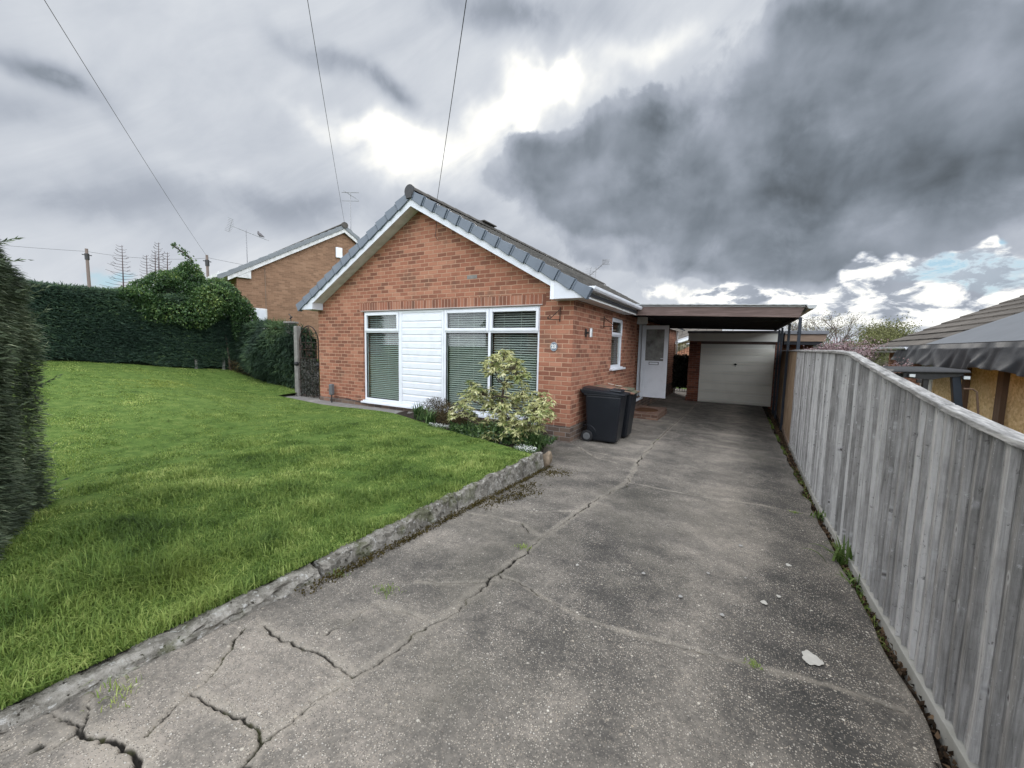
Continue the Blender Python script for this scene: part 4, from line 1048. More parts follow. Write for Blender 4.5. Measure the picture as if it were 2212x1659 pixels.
# ---- side window
m = MB(); X = WX1-.03
def framey(m, y0, y1, z0, z1, x0, x1, w):
    m.box((x0, y0, z0), (x1, y0+w, z1)); m.box((x0, y1-w, z0), (x1, y1, z1)); m.box((x0, y0+w, z1-w), (x1, y1-w, z1)); m.box((x0, y0+w, z0), (x1, y1-w, z0+w))
framey(m, SW0, SW1, SZ0, SZ1, X-.07, X, .06); m.box((X-.07, SW0+.06, .27), (X, SW1-.06, .33))
swin = part('window', m, UPVC, house, bevel=.005); swin['label'] = 'small side window facing the driveway'
m = MB(); framey(m, SW0+.03, SW1-.03, .30, SZ1-.03, X-.03, X+.02, .055); part('sash', m, UPVC, swin, bevel=.006)
m = MB(); m.box((X-.035, SW0+.06, SZ0+.06), (X-.03, SW1-.06, .27)); m.box((X-.005, SW0+.085, .355), (X, SW1-.085, SZ1-.085)); part('pane', m, GLASS, swin)
m = MB(); z = .25
while z > SZ0+.07:
    m.box((X-.13, SW0+.06, z), (X-.09, SW1-.06, z+.004)); z -= .042
part('blind', m, SLATW, swin)
m = MB(); m.box((X-.07, SW0-.06, SZ0-.045), (WX1+.07, SW1+.10, SZ0-.005)); m.box((X-.07, SW0-.03, SZ0-.005), (WX1+.02, SW1+.03, SZ0+.012)); part('window_sill', m, UPVC, swin, bevel=.005)
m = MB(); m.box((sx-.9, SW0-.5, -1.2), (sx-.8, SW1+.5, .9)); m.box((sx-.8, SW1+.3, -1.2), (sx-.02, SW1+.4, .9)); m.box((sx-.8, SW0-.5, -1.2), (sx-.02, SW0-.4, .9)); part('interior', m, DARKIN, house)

# ---- doorway with its open door
m = MB(); X = WX1-.05
m.box((X-.07, DW0, DZ0), (X+.0, DW0+.06, DZ1)); m.box((X-.07, DW1-.06, DZ0), (X, DW1, DZ1)); m.box((X-.07, DW0+.06, DZ1-.06), (X, DW1-.06, DZ1))
part('door_frame', m, UPVC, house, bevel=.004)
m = MB(); m.box((X-.10, DW0-.02, DZ0-.05), (WX1+.055, DW1+.02, DZ0+.005)); part('threshold', m, UPVC, house, bevel=.004)
DYo = 11.235; dx0, dx1, dz0, dz1 = WX1-.02, -1.675, -1.285, .655
m = MB(); w = .105; zc = -.365
m.box((dx0, DYo, dz0), (dx0+w, DYo+.055, dz1)); m.box((dx1-w, DYo, dz0), (dx1, DYo+.055, dz1)); m.box((dx0+w, DYo, dz1-w), (dx1-w, DYo+.055, dz1))
m.box((dx0+w, DYo, dz0), (dx1-w, DYo+.055, dz0+w*.8)); m.box((dx0+w, DYo, zc-.075), (dx1-w, DYo+.055, zc+.075))
door = part('door', m, UPVC, house, bevel=.005); door['label'] = 'white half glazed front door standing open'
m = MB(); m.box((dx0+w, DYo+.015, dz0+w*.8), (dx1-w, DYo+.04, zc-.075)); frame_rect(m, dx0+w+.03, dx1-w-.03, dz0+w*.8+.03, zc-.105, DYo+.006, DYo+.0145, .012); part('lower_panel', m, UPVC, door)
m = MB(); m.box((dx0+w, DYo+.022, zc+.075), (dx1-w, DYo+.032, dz1-w)); part('pane', m, OBSC, door)
m = MB(); m.box((dx0+w+.11, DYo-.012, zc-.035), (dx1-w-.11, DYo-.002, zc+.045)); part('letterbox', m, BLACKM, door)
m = MB(); m.box((dx0+w+.125, DYo-.016, zc-.022), (dx1-w-.125, DYo-.0125, zc+.032)); part('letter_flap', m, UPVC, door)
m = MB(); m.box((dx1-.075, DYo-.012, -.42), (dx1-.04, DYo-.001, -.14)); m.box((dx1-.17, DYo-.05, -.235), (dx1-.045, DYo-.032, -.215)); m.box((dx1-.065, DYo-.033, -.235), (dx1-.047, DYo-.011, -.215)); part('handle', m, UPVC, door, bevel=.003)
m = MB(); m.box((dx1+.001, DYo+.012, dz0), (dx1+.008, DYo+.024, dz1)); m.box((dx1+.001, DYo+.036, dz0), (dx1+.008, DYo+.046, dz1)); part('door_seal', m, BLACKM, door)
# brick step and white fascia box above the door
m = MB(); gs = float(Pz(10.5)); m.box((WX1+.013, 9.75, gs-.05), (-1.60, 11.15, gs+.165))
part('door_step', m, STEPB, house, bevel=.01)
m = MB(); m.box((WX1+.001, 10.5, .66), (WX1+.25, 10.53, 1.0)); m.box((WX1+.001, 10.53, .66), (WX1+.03, 11.5, .96)); part('porch_board', m, PAINT, house)
tagd(MB().prism([(-2.20, 10.15, gs+.166)]+[(-2.00+.31*math.cos(a), 10.32-.0+.30*math.sin(a), gs+.166) for a in np.linspace(-math.pi*.98, -.02*math.pi+2*math.pi*.52, 24)][:20], (0, 0, .018)).build('doormat', COIR, None), 'rounded brown coir doormat on the brick step', 'doormat')
m = MB(); m.box((-2.34+.001, 11.9, .52), (-2.26, 12.4, .60)); lampo = m.build('bulkhead_lamp', UPVC, None, bevel=.02)
tagd(lampo, 'white bulkhead lamp on the side wall under the carport roof', 'lamp')

# number plaque (oval, figures 23)
pl = MB(); n = 28; px, pz = -2.655, .02
vs = [(px+.062*math.cos(2*math.pi*k/n), WY0-.014, pz+.076*math.sin(2*math.pi*k/n)) for k in range(n)]
pl.prism(vs[::-1], (0, .012, 0))
plaq = tagd(pl.build('number_plaque', PLAQ, None, bevel=.002), 'oval blue grey house number plaque reading 23 on the front wall', 'plaque')
def text_mesh(s, size, loc, mat, name, parent, bold=.0):
    cu = bpy.data.curves.new('t', 'FONT'); cu.body = s; cu.size = size; cu.extrude = .0015; cu.offset = bold; cu.align_x = 'CENTER'; cu.align_y = 'CENTER'
    to = bpy.data.objects.new('t', cu); COL.objects.link(to); bpy.context.view_layer.update()
    me = bpy.data.meshes.new_from_object(to.evaluated_get(bpy.context.evaluated_depsgraph_get()))
    bpy.data.objects.remove(to); me.name = name; me.materials.clear(); me.materials.append(mat)
    o = bpy.data.objects.new(name, me); COL.objects.link(o); o.location = loc; o.rotation_euler = (R(90), 0, 0); o.parent = parent; return o
text_mesh('23', .085, (px, WY0-.0165, pz), WHITEF, 'house_number', plaq, .0035)
m = MB(); rr = [(px+.056*math.cos(2*math.pi*k/n), WY0-.0155, pz+.070*math.sin(2*math.pi*k/n)) for k in range(n)]
m.tube(rr+[rr[0]], .0016, 5); part('rim', m, WHITEF, plaq)

# hanging basket brackets
def bracket(p, d, label):
    o = empty('hanging_basket_bracket', p, 0, label, 'bracket', 'wrought iron basket brackets on the bungalow')
    x, y, z = p; d = Vector(d)
    m = MB(); m.tube([(x, y, z-.20), (x, y, z+.03)], .009, 6); part('back_bar', m, RUST, o)
    m = MB(); pts = [Vector(p)+Vector((0, 0, -.17))+d*t for t in (0, .1, .2, .26)]
    m.tube(pts+[pts[-1]+Vector((0, 0, .035))], .007, 6); part('arm', m, RUST, o)
    m = MB(); m.tube([Vector(p)+Vector((0, 0, .0)), Vector(p)+Vector((0, 0, -.155))+d*.20], .006, 6)
    ring = [Vector(p)+Vector((0, 0, -.14+.028*math.sin(a)))+d*(.215+.028*math.cos(a)) for a in np.linspace(0, 6.2, 14)]
    m.tube(ring, .005, 5); part('scroll', m, RUST, o)
bracket((-2.56, 6.012, .62), (-.45, -.85, 0), 'rusty black basket bracket above the number plaque at the front corner')
bracket((-2.322, 7.62, .60), (1, 0, 0), 'rusty black basket bracket beside the small side window')

# wall lamp on side wall
o = empty('wall_lamp', (-2.337, 6.62, .28), 0, 'steel wall lamp with dark bracket on the side wall above the bins', 'lamp')
m = MB(); m.box((-2.336, 6.59, .20), (-2.32, 6.65, .34)); part('back_plate', m, BLACKM, o, bevel=.003)
m = MB(); m.tube([(-2.32, 6.62, .27), (-2.27, 6.62, .27)], .018, 10); part('arm', m, BLACKM, o)
m = MB(); m.lathe((-2.245, 6.62, .19), [(.026, 0), (.034, .008), (.034, .15), (.026, .158)], 18); part('lamp_body', m, STEELW, o, smooth=False)

# small cover box on a stake by the left corner
o = empty('cable_box', (-8.19, 5.92, -1.375), 0, 'dark grey cover box on a short stake beside the left front corner', 'box')
m = MB(); m.box((-8.24, 5.88, -1.20), (-8.135, 5.98, -.94)); part('cover', m, GREYP, o, bevel=.03, seg=4)
m = MB(); m.tube([(-8.19, 5.93, -1.40), (-8.19, 5.93, -1.19)], .014, 8); part('stake', m, BLACKM, o)
m = MB(); m.tube([(-8.14, 5.99, -1.235), (-7.7, 6.0, -1.255), (-7.0, 6.0, -1.33), (-6.0, 6.0, -1.335)], .008, 6); part('cable', m, BLACKM, o)

# antennas -----------------------------------------------------------
def antenna_yagi(p, top_z, boom_dir, name, label, refl=True, n=9, blen=.9, bird=False):
    x, y, z = p; o = empty(name, p, 0, label, 'aerial')
    m = MB(); m.tube([(x, y, z), (x, y, top_z)], .022, 8); part('mast', m, GALV, o)
    d = Vector(boom_dir).normalized(); c = Vector((x, y, top_z-.12)); s = d.cross(Vector((0, 0, 1))).normalized()
    m = MB(); m.tube([c-d*blen*.45, c+d*blen*.6], .014, 6)
    for k in range(n):
        q = c+d*(-.3+(.9*blen)*k/n); l = .17-.008*k; m.tube([q-s*l, q+s*l], .006, 5)
    part('boom', m, GALV, o)
    if refl:
        m = MB(); q0 = c-d*blen*.45
        u = (Vector((0, 0, 1))*.95+d*.3).normalized()
        for k in range(-4, 5): q = q0+u*k*.075*1.15+d*(-.02*abs(k)); m.tube([q-s*.24, q+s*.24], .006, 5)
        m.tube([q0-u*.36, q0+u*.36], .009, 5); part('reflector', m, GALV, o)
    return o, c, d
antenna_yagi((RX, 16.7, RZ+.33), 3.42, (.8, -.45, .42), 'tv_aerial', 'small tv aerial with square panel on the far end of the bungalow ridge', True, 4, .9)
c = Vector((RX, 16.7, 3.30))+Vector((.8, -.45, .42)).normalized()*.62
m = MB()
for k in range(6): m.tube([(c.x-.13, c.y-.02, c.z-.10+.04*k), (c.x+.17, c.y+.0, c.z-.13+.04*k)], .008, 5)
for k in range(6): m.tube([(c.x-.13+.06*k, c.y-.02, c.z-.10), (c.x-.13+.06*k, c.y, c.z+.10)], .008, 5)
pn = m.build('panel', GALV, None); a = [q for q in COL.objects if q.name == 'tv_aerial'][0]
pn.parent = a; pn.matrix_parent_inverse = Matrix.Translation(a.location).inverted()

# ================================================================== bins
def wheelie_bin(name, loc, label, lidmat, group, rnd=0.0):
    gzv = float(gz(loc[0], loc[1]))
    o = empty(name, (loc[0], loc[1], gzv), loc[2], label, 'wheelie bin', group)
    def P_(nm, m, mat, par=o, **k):
        q = m.build(nm, mat, None, **k); q.parent = par; return q
    # local: +X = front of bin, back (wheels) at -X
    W0, W1 = .205, .245
    m = MB(); m.hexa([(-.235, -W0, .02), (.255, -W0, .02), (.255, W0, .02), (-.235, W0, .02)], [(-.285, -W1, .80), (.325, -W1, .80), (.325, W1, .80), (-.285, W1, .80)])
    P_('body', m, BINM, bevel=.035, seg=3)
    m = MB(); m.hexa([(-.30, -W1-.012, .785), (.345, -W1-.012, .785), (.345, W1+.012, .785), (-.30, W1+.012, .785)], [(-.30, -W1-.012, .815), (.345, -W1-.012, .815), (.345, W1+.012, .815), (-.30, W1+.012, .815)]); P_('rim', m, BINM, bevel=.008)
    # domed lid, higher at the hinge
    n = 8; V = []; F = []
    for i in range(n+1):
        t = i/n; x = -.33+.70*t; zt = .905-.055*t-.03*t*t
        for j in range(n+1):
            s = j/n*2-1; y = s*(W1+.020); z = zt+.016*(1-s*s)-(.018 if abs(s) > .99 else 0)
            V.append((x, y, z))
    for i in range(n):
        for j in range(n): F.append((i*(n+1)+j, (i+1)*(n+1)+j, (i+1)*(n+1)+j+1, i*(n+1)+j+1))
    m = MB(); m.add(V, F)
    m.hexa([(-.33, -W1-.02, .82), (.375, -W1-.02, .817), (.375, W1+.02, .817), (-.33, W1+.02, .82)], [(-.33, -W1-.02, .886), (.37, -W1-.02, .82+.008), (.37, W1+.02, .828), (-.33, W1+.02, .886)])
    lid = P_('lid', m, lidmat, bevel=.004)
    m = MB(); m.hexa([(.10, -.16, .875), (.30, -.16, .858), (.30, .16, .858), (.10, .16, .875)], [(.11, -.14, .900), (.28, -.15, .885), (.28, .15, .885), (.11, .14, .900)]); P_('lid_grip', m, lidmat, bevel=.006)
    m = MB(); m.tube([(-.335, -.19, .83), (-.37, -.19, .86), (-.37, .19, .86), (-.335, .19, .83)], .016, 8); P_('handle', m, BINM)
    for s in (-1, 1):
        m = MB(); m.lathe((-.225, s*(.235), .10), [(.06, -.026), (.094, -.022), (.10, -.008), (.10, .008), (.094, .022), (.06, .026)], 28, 'y')
        w = P_('wheel', m, RUBBER)
        m = MB(); m.lathe((-.225, s*.235, .10), [(.02, -.030), (.055, -.031), (.060, -.027), (.060, .027), (.055, .031), (.02, .030)], 22, 'y'); P_('hub', m, GREYP, w)
    m = MB(); m.tube([(-.225, -.22, .10), (-.225, .22, .10)], .012, 8); P_('axle', m, GREYP)
    # moulded arch and side ribs
    m = MB(); arc = [(-.225+.155*math.cos(a), -W0-.008-.0*a, .10+.19*math.sin(a)) for a in np.linspace(-.25, 2.1, 16)]
    m.tube(arc, .007, 5); P_('wheel_arch', m, BINM)
    return o
BG = 'black wheelie bins against the side wall'
wheelie_bin('wheelie_bin', (-1.945, 6.62, R(3)), 'black wheelie bin nearest the front corner of the bungalow, lid closed', BINM, BG)
b2 = wheelie_bin('wheelie_bin', (-1.915, 7.22, R(1)), 'second black wheelie bin behind the first, mossy brown stained lid with papers on it', LIDB, BG)
for (px_, py_, rz_, w_, h_) in ((.02, .06, .3, .12, .05), (-.14, .12, -.2, .10, .04)):
    m = MB(); m.box((-w_/2, -h_/2, 0), (w_/2, h_/2, .004)); q = m.build('paper_scrap', PAPER, None)
    q.parent = b2; q.location = (px_, py_, .915-.1*px_); q.rotation_euler = (0, .09, rz_)

# ================================================================== carport
cp = empty('carport', (-.7, 9.0, -1.65), 0, 'flat roofed carport with a stained timber beam on thin dark posts', 'carport')
CY0, CY1 = 9.10, 14.9
m = MB(); m.hexa([(-2.30, CY0, .765), (.90, CY0, .655), (.90, CY0+.05, .655), (-2.30, CY0+.05, .765)], [(-2.30, CY0, .985), (.98, CY0, .865), (.98, CY0+.05, .865), (-2.30, CY0+.05, .985)])
part('front_beam', m, BEAM, cp, bevel=.004)
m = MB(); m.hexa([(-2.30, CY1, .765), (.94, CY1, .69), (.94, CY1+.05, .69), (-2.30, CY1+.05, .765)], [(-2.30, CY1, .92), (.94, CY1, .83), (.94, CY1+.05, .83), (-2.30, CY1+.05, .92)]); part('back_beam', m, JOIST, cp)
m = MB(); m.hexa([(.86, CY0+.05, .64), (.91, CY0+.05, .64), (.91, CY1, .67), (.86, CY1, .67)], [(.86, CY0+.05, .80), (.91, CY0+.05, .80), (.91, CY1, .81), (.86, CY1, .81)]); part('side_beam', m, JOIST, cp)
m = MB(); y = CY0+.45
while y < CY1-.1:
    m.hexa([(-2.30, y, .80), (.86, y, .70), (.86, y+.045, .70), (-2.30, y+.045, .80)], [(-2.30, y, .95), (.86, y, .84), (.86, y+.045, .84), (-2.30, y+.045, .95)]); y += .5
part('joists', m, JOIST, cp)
# corrugated sheet
V = []; F = []; xs_ = np.arange(-2.28, 1.04, .04); ys_ = [CY0-.07, CY0+.0, CY1+.08]
for y in ys_:
    for i, x in enumerate(xs_): V.append((x, y, .993+(x+2.28)*-.0362+.003*math.sin(i*math.pi/2)+.002))
for y in ys_:
    for i, x in enumerate(xs_): V.append((x, y, .975+(x+2.28)*-.0362+.003*math.sin(i*math.pi/2)+.002))
n = len(xs_)
for L_ in (0, 3*n):
    for j in range(2):
        for i in range(n-1): F.append((L_+j*n+i, L_+j*n+i+1, L_+(j+1)*n+i+1, L_+(j+1)*n+i))
for i in range(n-1): F.append((i, 3*n+i, 3*n+i+1, i+1))
V = [(x, y, z+.012) for x, y, z in V]
m = MB(); m.add(V, F); part('roof_sheet', m, ROOFSH, cp)
m = MB(); m.hexa([(-2.30, CY0-.012, .955), (.98, CY0-.012, .842), (.98, CY0-.002, .842), (-2.30, CY0-.002, .955)], [(-2.30, CY0-.012, .99), (.98, CY0-.012, .872), (.98, CY0-.002, .872), (-2.30, CY0-.002, .99)]); part('drip_trim', m, ROOFSH, cp)
g = gutter(.985, 1.13, CY0-.12, CY1+.05, .865); part('gutter', g, ROOFSH, cp)
for i, y in enumerate((9.12, 11.0, 12.8, 13.75)):
    gz_ = float(gz(.92, y)); m = MB(); m.box((.895, y-.022, gz_-.10), (.945, y+.022, .66)); part('post', m, POSTM, cp, bevel=.003)
m = MB(); m.tube([(.92, 9.12, .35), (.92, 9.12, .40)], .032, 8); part('post_collar', m, POSTM, cp)

# ================================================================== garage
ga = empty('garage', (-.1, 15.1, -1.74), 0, 'brick garage with a cream ribbed up and over door behind the carport', 'garage')
GY = 15.1
m = MB(); m.box((-1.56, GY, -1.85), (-1.20, GY+.22, .33)); m.box((.945, GY, -1.85), (1.12, GY+.22, .33)); m.box((-1.56, GY+.22, -1.85), (-1.34, GY+5.2, .33)); m.box((.90, GY+.22, -1.85), (1.12, GY+5.2, .33)); part('wall', m, BRICKG, ga)
m = MB(); m.box((-1.585, GY-.02, -1.85), (-1.195, GY, -1.55)); part('plinth', m, BRICKG, ga)
m = MB(); m.box((-1.60, GY-.06, .335), (1.02, GY-.02, .60)); part('fascia', m, CREAMF, ga)
m = MB(); m.box((-1.60, GY-.02, .335), (1.13, GY+5.3, .58)); part('roof_deck', m, JOIST, ga)
m = MB(); m.box((-1.63, GY-.10, .603), (1.13, GY+5.35, .68)); part('roof_felt', m, FELT, ga, bevel=.01)
gd0 = MB(); gd0.box((-1.19, GY+.05, -1.735), (.935, GY+.07, .245)); gd = MB()
# ribs: alternating wide and narrow flat panels with grooves
zz = -1.72; seq = [.10, .22, .10, .22, .10, .22, .10, .22, .10, .22, .10, .14]
for h in seq:
    if zz+h > .25: h = .245-zz
    if h < .03: break
    gd.hexa([(-1.165, GY+.022, zz+.014), (.91, GY+.022, zz+.014), (.91, GY+.0495, zz+.010), (-1.165, GY+.0495, zz+.010)], [(-1.165, GY+.006, zz+h-.014), (.91, GY+.006, zz+h-.014), (.91, GY+.0495, zz+h-.010), (-1.165, GY+.0495, zz+h-.010)])
    zz += h
gd.box((-1.189, GY+.012, -1.734), (-1.165, GY+.0495, .244)); gd.box((.91, GY+.012, -1.734), (.934, GY+.0495, .244))
dr = part('door', gd, CREAM, ga); part('door_backing', gd0, CREAMF, dr); dr['label'] = 'cream ribbed metal garage door'  # backing in a darker cream, painted shade for the grooves between ribs
m = MB(); m.lathe((-.13, GY-.022, -.42), [(.035, 0), (.035, .03)], 16, 'y'); m.box((-.18, GY-.035, -.43), (-.08, GY-.02, -.405)); m.lathe((-.13, GY-.006, -.48), [(.012, 0), (.012, .012)], 10, 'y'); part('handle', m, BLACKM, dr)
m = MB(); m.box((-1.20, GY+.10, .245), (.945, GY+.16, .333)); m.box((-1.20, GY+.10, -1.8), (-1.19, GY+.16, .245)); m.box((.935, GY+.02, -1.8), (.945, GY+.16, .245)); part('door_frame', m, BEAM, ga)
# neighbouring flat roofed garage beyond the fence
ng = empty('garage', (1.7, 15.4, -2.4), 0, 'neighbouring flat roofed garage with a bare timber fascia beyond the fence', 'garage')
m = MB(); m.box((1.16, 15.06, .36), (2.19, 15.10, .57)); part('fascia', m, PALEW, ng)
m = MB(); m.box((1.16, 15.0, .575), (2.24, 20.6, .68)); part('roof_felt', m, FELT, ng, bevel=.01)
m = MB(); m.box((1.16, 15.10, .26), (2.10, 20.4, .573)); part('roof_deck', m, JOIST, ng)
m = MB(); m.box((1.16, 15.9, -2.5), (2.0, 20.3, .255)); part('wall', m, BRICKG, ng)

# ---- iron side gate between house and garage, lined with dark ivy cloth
def iron_gate(name, x0, x1, y, z0, z1, label, arch, fill_z):
    o = empty(name, ((x0+x1)/2, y, z0), 0, label, 'gate')
    m = MB(); r = .011
    zs_ = z1-(.42 if arch else 0)
    m.tube([(x0, y, z0), (x0, y, zs_)], r*1.2, 6); m.tube([(x1, y, z0), (x1, y, zs_)], r*1.2, 6)
    for zz in (z0+.05, fill_z, zs_-.0): m.tube([(x0, y, zz), (x1, y, zz)], r*.9, 6)
    if arch:
        cx = (x0+x1)/2; rx = (x1-x0)/2
        m.tube([(cx-rx*math.cos(a), y, zs_+.42*math.sin(a)) for a in np.linspace(0, math.pi, 26)], r*1.25, 6)
    part('frame', m, RUST, o)
    m = MB(); n = 6 if arch else 7
    for k in range(1, n):
        x = x0+(x1-x0)*k/n; m.tube([(x, y, z0+.05), (x, y, (fill_z+.30 if arch else z1))], .007, 5)
    part('bars', m, RUST, o)
    return o
sg = iron_gate('garden_gate', -2.24, -1.60, 16.6, -1.62, .30, 'narrow black barred gate between the bungalow and the garage', False, -.20)
P0 = np.column_stack([rng.uniform(-2.23, -1.61, 2600), 16.58+rng.normal(size=2600)*.03, rng.uniform(-1.42, -.18, 2600)])
V, F = leaves(P0, rng.normal(size=(2600, 3))+np.array([0, -.4, 0]), .09, .05); q = npmesh('ivy_lining', V, F, IVY, rnd=np.repeat(rng.random(2600), 4))
q.parent = sg; q.matrix_parent_inverse = Matrix.Translation(sg.location).inverted()
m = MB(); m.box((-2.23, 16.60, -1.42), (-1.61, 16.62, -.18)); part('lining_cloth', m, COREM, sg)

# ---- front arched gate left of the bungalow
fg = iron_gate('garden_gate', -9.88, -9.12, 6.26, -1.40, .42, 'arched wrought iron gate with scrolls left of the bungalow', True, -.40+.0)
cx = -9.50
def spiral(c, r, turns, sgn=1, n=26):
    return [(c[0]+sgn*r*(1-k/n*.8)*math.cos(turns*2*math.pi*k/n), c[1], c[2]+r*(1-k/n*.8)*math.sin(turns*2*math.pi*k/n)) for k in range(n)]
m = MB()
m.tube([(cx, 6.25, .40), (cx-.06, 6.25, .22), (cx-.13, 6.25, .0), (cx-.11, 6.25, -.14)], .010, 6); m.tube([(cx, 6.25, .40), (cx+.06, 6.25, .22), (cx+.13, 6.25, .0), (cx+.11, 6.25, -.14)], .010, 6)
for sx_ in (-1, 1):
    for zz in (-.10, -.29): m.tube(spiral((cx+sx_*.062, 6.25, zz), .058, 1.4, sx_), .009, 5)
    m.tube(spiral((cx+sx_*.30, 6.25, -.10), .05, 1.3, -sx_), .009, 5)
m.tube([(-9.88, 6.25, -.18), (-9.12, 6.25, -.18)], .008, 5)
part('scrollwork', m, RUST, fg)
# weathered split cane lining the lower part
m = MB(); x = -9.86
while x < -9.14:
    w_ = random.uniform(.03, .055); m.box((x, 6.275, -1.38+random.uniform(0, .05)), (x+w_*.75, 6.285, -.42-random.uniform(0, .08))); x += w_
part('cane_screen', m, CONCP, fg)
P0 = np.column_stack([rng.uniform(-9.87, -9.13, 1500), 6.262+rng.normal(size=1500)*.012, rng.uniform(-1.36, -.40, 1500)])
V, F = leaves(P0, rng.normal(size=(1500, 3))*np.array([.6, .2, 1]), .07, .022); q = npmesh('creeper_stems', V, F, IVY, rnd=np.repeat(rng.random(1500), 4)); q.parent = fg; q.matrix_parent_inverse = Matrix.Translation(fg.location).inverted()
for xx in (-9.95, -9.05):
    m = MB(); m.lathe((xx, 6.20, -.55), [(.02, -.05), (.05, -.03), (.055, 0), (.05, .03), (.02, .05)], 14, 'x'); part('latch_knob', m, BLACKM, fg)
# white garden statue glimpsed through the gate
m = MB(); m.lathe((-9.86, 7.1, -1.39), [(.11, 0), (.11, .05), (.05, .10), (.045, .95), (.07, 1.05), (.075, 1.25), (.095, 1.32), (.085, 1.42), (.03, 1.56)], 16)
tagd(m.build('garden_ornament', PAINT, None, smooth=True), 'slim white garden ornament seen through the arched gate', 'ornament')
# concrete posts
GP = 'concrete posts beside the arched gate'
m = MB(); m.hexa([(-10.09, 6.22, -1.5), (-9.93, 6.22, -1.5), (-9.93, 6.34, -1.5), (-10.09, 6.34, -1.5)], [(-10.07, 6.22, .42), (-9.94, 6.22, .42), (-9.94, 6.34, .42), (-10.07, 6.34, .42)]); tagd(m.build('gate_post', CONCP, None, bevel=.012), 'worn concrete post directly beside the arched gate', 'post', GP)
m = MB(); m.box((-11.02, 6.58, -1.5), (-10.82, 6.78, .52)); m.box((-11.06, 6.54, .52), (-10.78, 6.82, .57)); gp2 = tagd(m.build('gate_post', CONCP, None, bevel=.012), 'capped concrete post rising behind the dark leaning conifer', 'post', GP)
m = MB(); m.tube([(-10.92, 6.68, .57), (-10.92, 6.68, .72), (-10.98, 6.66, .78)], .012, 6); m.tube([(-10.96, 6.68, .66), (-10.86, 6.68, .70)], .02, 6)
part('hinge', m, BLACKM, gp2)

# ================================================================== driveway fence
def fence_top(y):
    return float(np.interp(y, [-4, 1.9, 2.44, 3.24, 4.27, 4.9, 8.7, 16], [-.255, -.272, -.224, -.135, .0, .018, .040, .055]))
def fence_bot(y): return float(gz(.82, y))-.088
def fence_x(y): return float(np.interp(y, [-4, 5, 9, 15], [.800, .805, .90, 1.10]))
def board_run(name, y0, y1, mat, parent, gap=.092):
    m = []; r = []; y = y0; F = []
    V = []
    while y < y1-.001:
        w = min(gap*random.uniform(.86, 1.14), y1-y)
        q = random.random(); x0 = fence_x(y); x1 = fence_x(y+w)
        b = len(V); zb = fence_bot(y)+.13
        t0, t1 = fence_top(y)+.004, fence_top(y+w)+.004
        # feather edge: thick side stands proud, thin side tucks under its neighbour; gentle cupping
        c = random.uniform(-.002, .004)
        ks = 6
        for k in range(ks+1):
            zz = k/ks
            for (yy, xx) in ((y, x0-.001), (y+.001, x0-.022), (y+w*.5, (x0+x1)/2-.013-c+.002*math.sin(k*1.3+q*9)), (y+w+.006, x1-.003)):
                tt = t0 if yy < y+w*.3 else ((t0+t1)/2 if yy < y+w*.9 else t1)
                V.append((xx+.0015*math.sin(k*2+q*20), yy+.002*math.sin(k+q*5), zb+(tt-zb)*zz)); r.append(q)
        for k in range(ks):
            for j in range(3): F.append((b+k*4+j, b+k*4+j+1, b+(k+1)*4+j+1, b+(k+1)*4+j))
        y += w
    # back face
    b = len(V)
    ys_ = np.linspace(y0, y1, 30)
    for yy in ys_: V += [(fence_x(yy)+.02, yy, fence_bot(yy)+.13), (fence_x(yy)+.02, yy, fence_top(yy)+.004)]; r += [.5, .5]
    for k in range(29): F.append((b+2*k, b+2*k+1, b+2*k+3, b+2*k+2))
    o = npmesh(name, V, F, mat, rnd=r); o.parent = parent; o.matrix_parent_inverse = Matrix.Translation(parent.location).inverted(); return o
def fence_cap(name, y0, y1, mat, parent, lift=0):
    m = MB(); n = max(1, int((y1-y0)/.09)); V = []
    for k in range(n+1):
        y = y0+(y1-y0)*k/n; x = fence_x(y); t = fence_top(y)+lift
        j_ = .0015*math.sin(y*23)+.001*math.sin(y*61); V += [(x-.034+j_, y, t-.010+j_), (x+.018, y, t-.010), (x+.018+j_, y, t+.020), (x-.034+j_, y, t+.014)]
    F = [(4*k+j, 4*k+(j+1) % 4, 4*(k+1)+(j+1) % 4, 4*(k+1)+j) for k in range(n) for j in range(4)]+[(0, 1, 2, 3), (4*n+3, 4*n+2, 4*n+1, 4*n)]
    m.add(V, F); return part(name, m, mat, parent, bevel=.004)
def gravel(y0, y1, parent, mat):
    m = MB(); n = max(1, int((y1-y0)/.5)); V = []
    for k in range(n+1):
        y = y0+(y1-y0)*k/n; x = fence_x(y); t = fence_bot(y)
        V += [(x-.034, y, t-.10), (x+.01, y, t-.10), (x+.01, y, t+.132), (x-.034, y, t+.132)]
    m.add(V, [(4*k+j, 4*k+(j+1) % 4, 4*(k+1)+(j+1) % 4, 4*(k+1)+j) for k in range(n) for j in range(4)]+[(0, 1, 2, 3), (4*n+3, 4*n+2, 4*n+1, 4*n)])
    return part('gravel_board', m, mat, parent, bevel=.004)
f1 = empty('wooden_fence', (.80, 1.5, -1.5), 0, 'weathered grey close board fence running the length of the driveway', 'fence')
board_run('boards', -3.0, 8.75, FENCE, f1)
for a, b_, l in ((-3.0, 2.42, .0), (2.435, 3.40, .001), (3.415, 4.25, 0), (4.265, 8.75, 0)): fence_cap('capping_rail', a, b_, CAPR, f1, l)
gravel(-3.0, 8.75, f1, GRAVB)
for yy in (-.6, 2.1, 4.75, 7.4):
    m = MB(); m.box((fence_x(yy)+.022, yy-.05, -2.4), (fence_x(yy)+.12, yy+.05, fence_top(yy)-.06)); part('post', m, CONCP, f1)
m = MB()
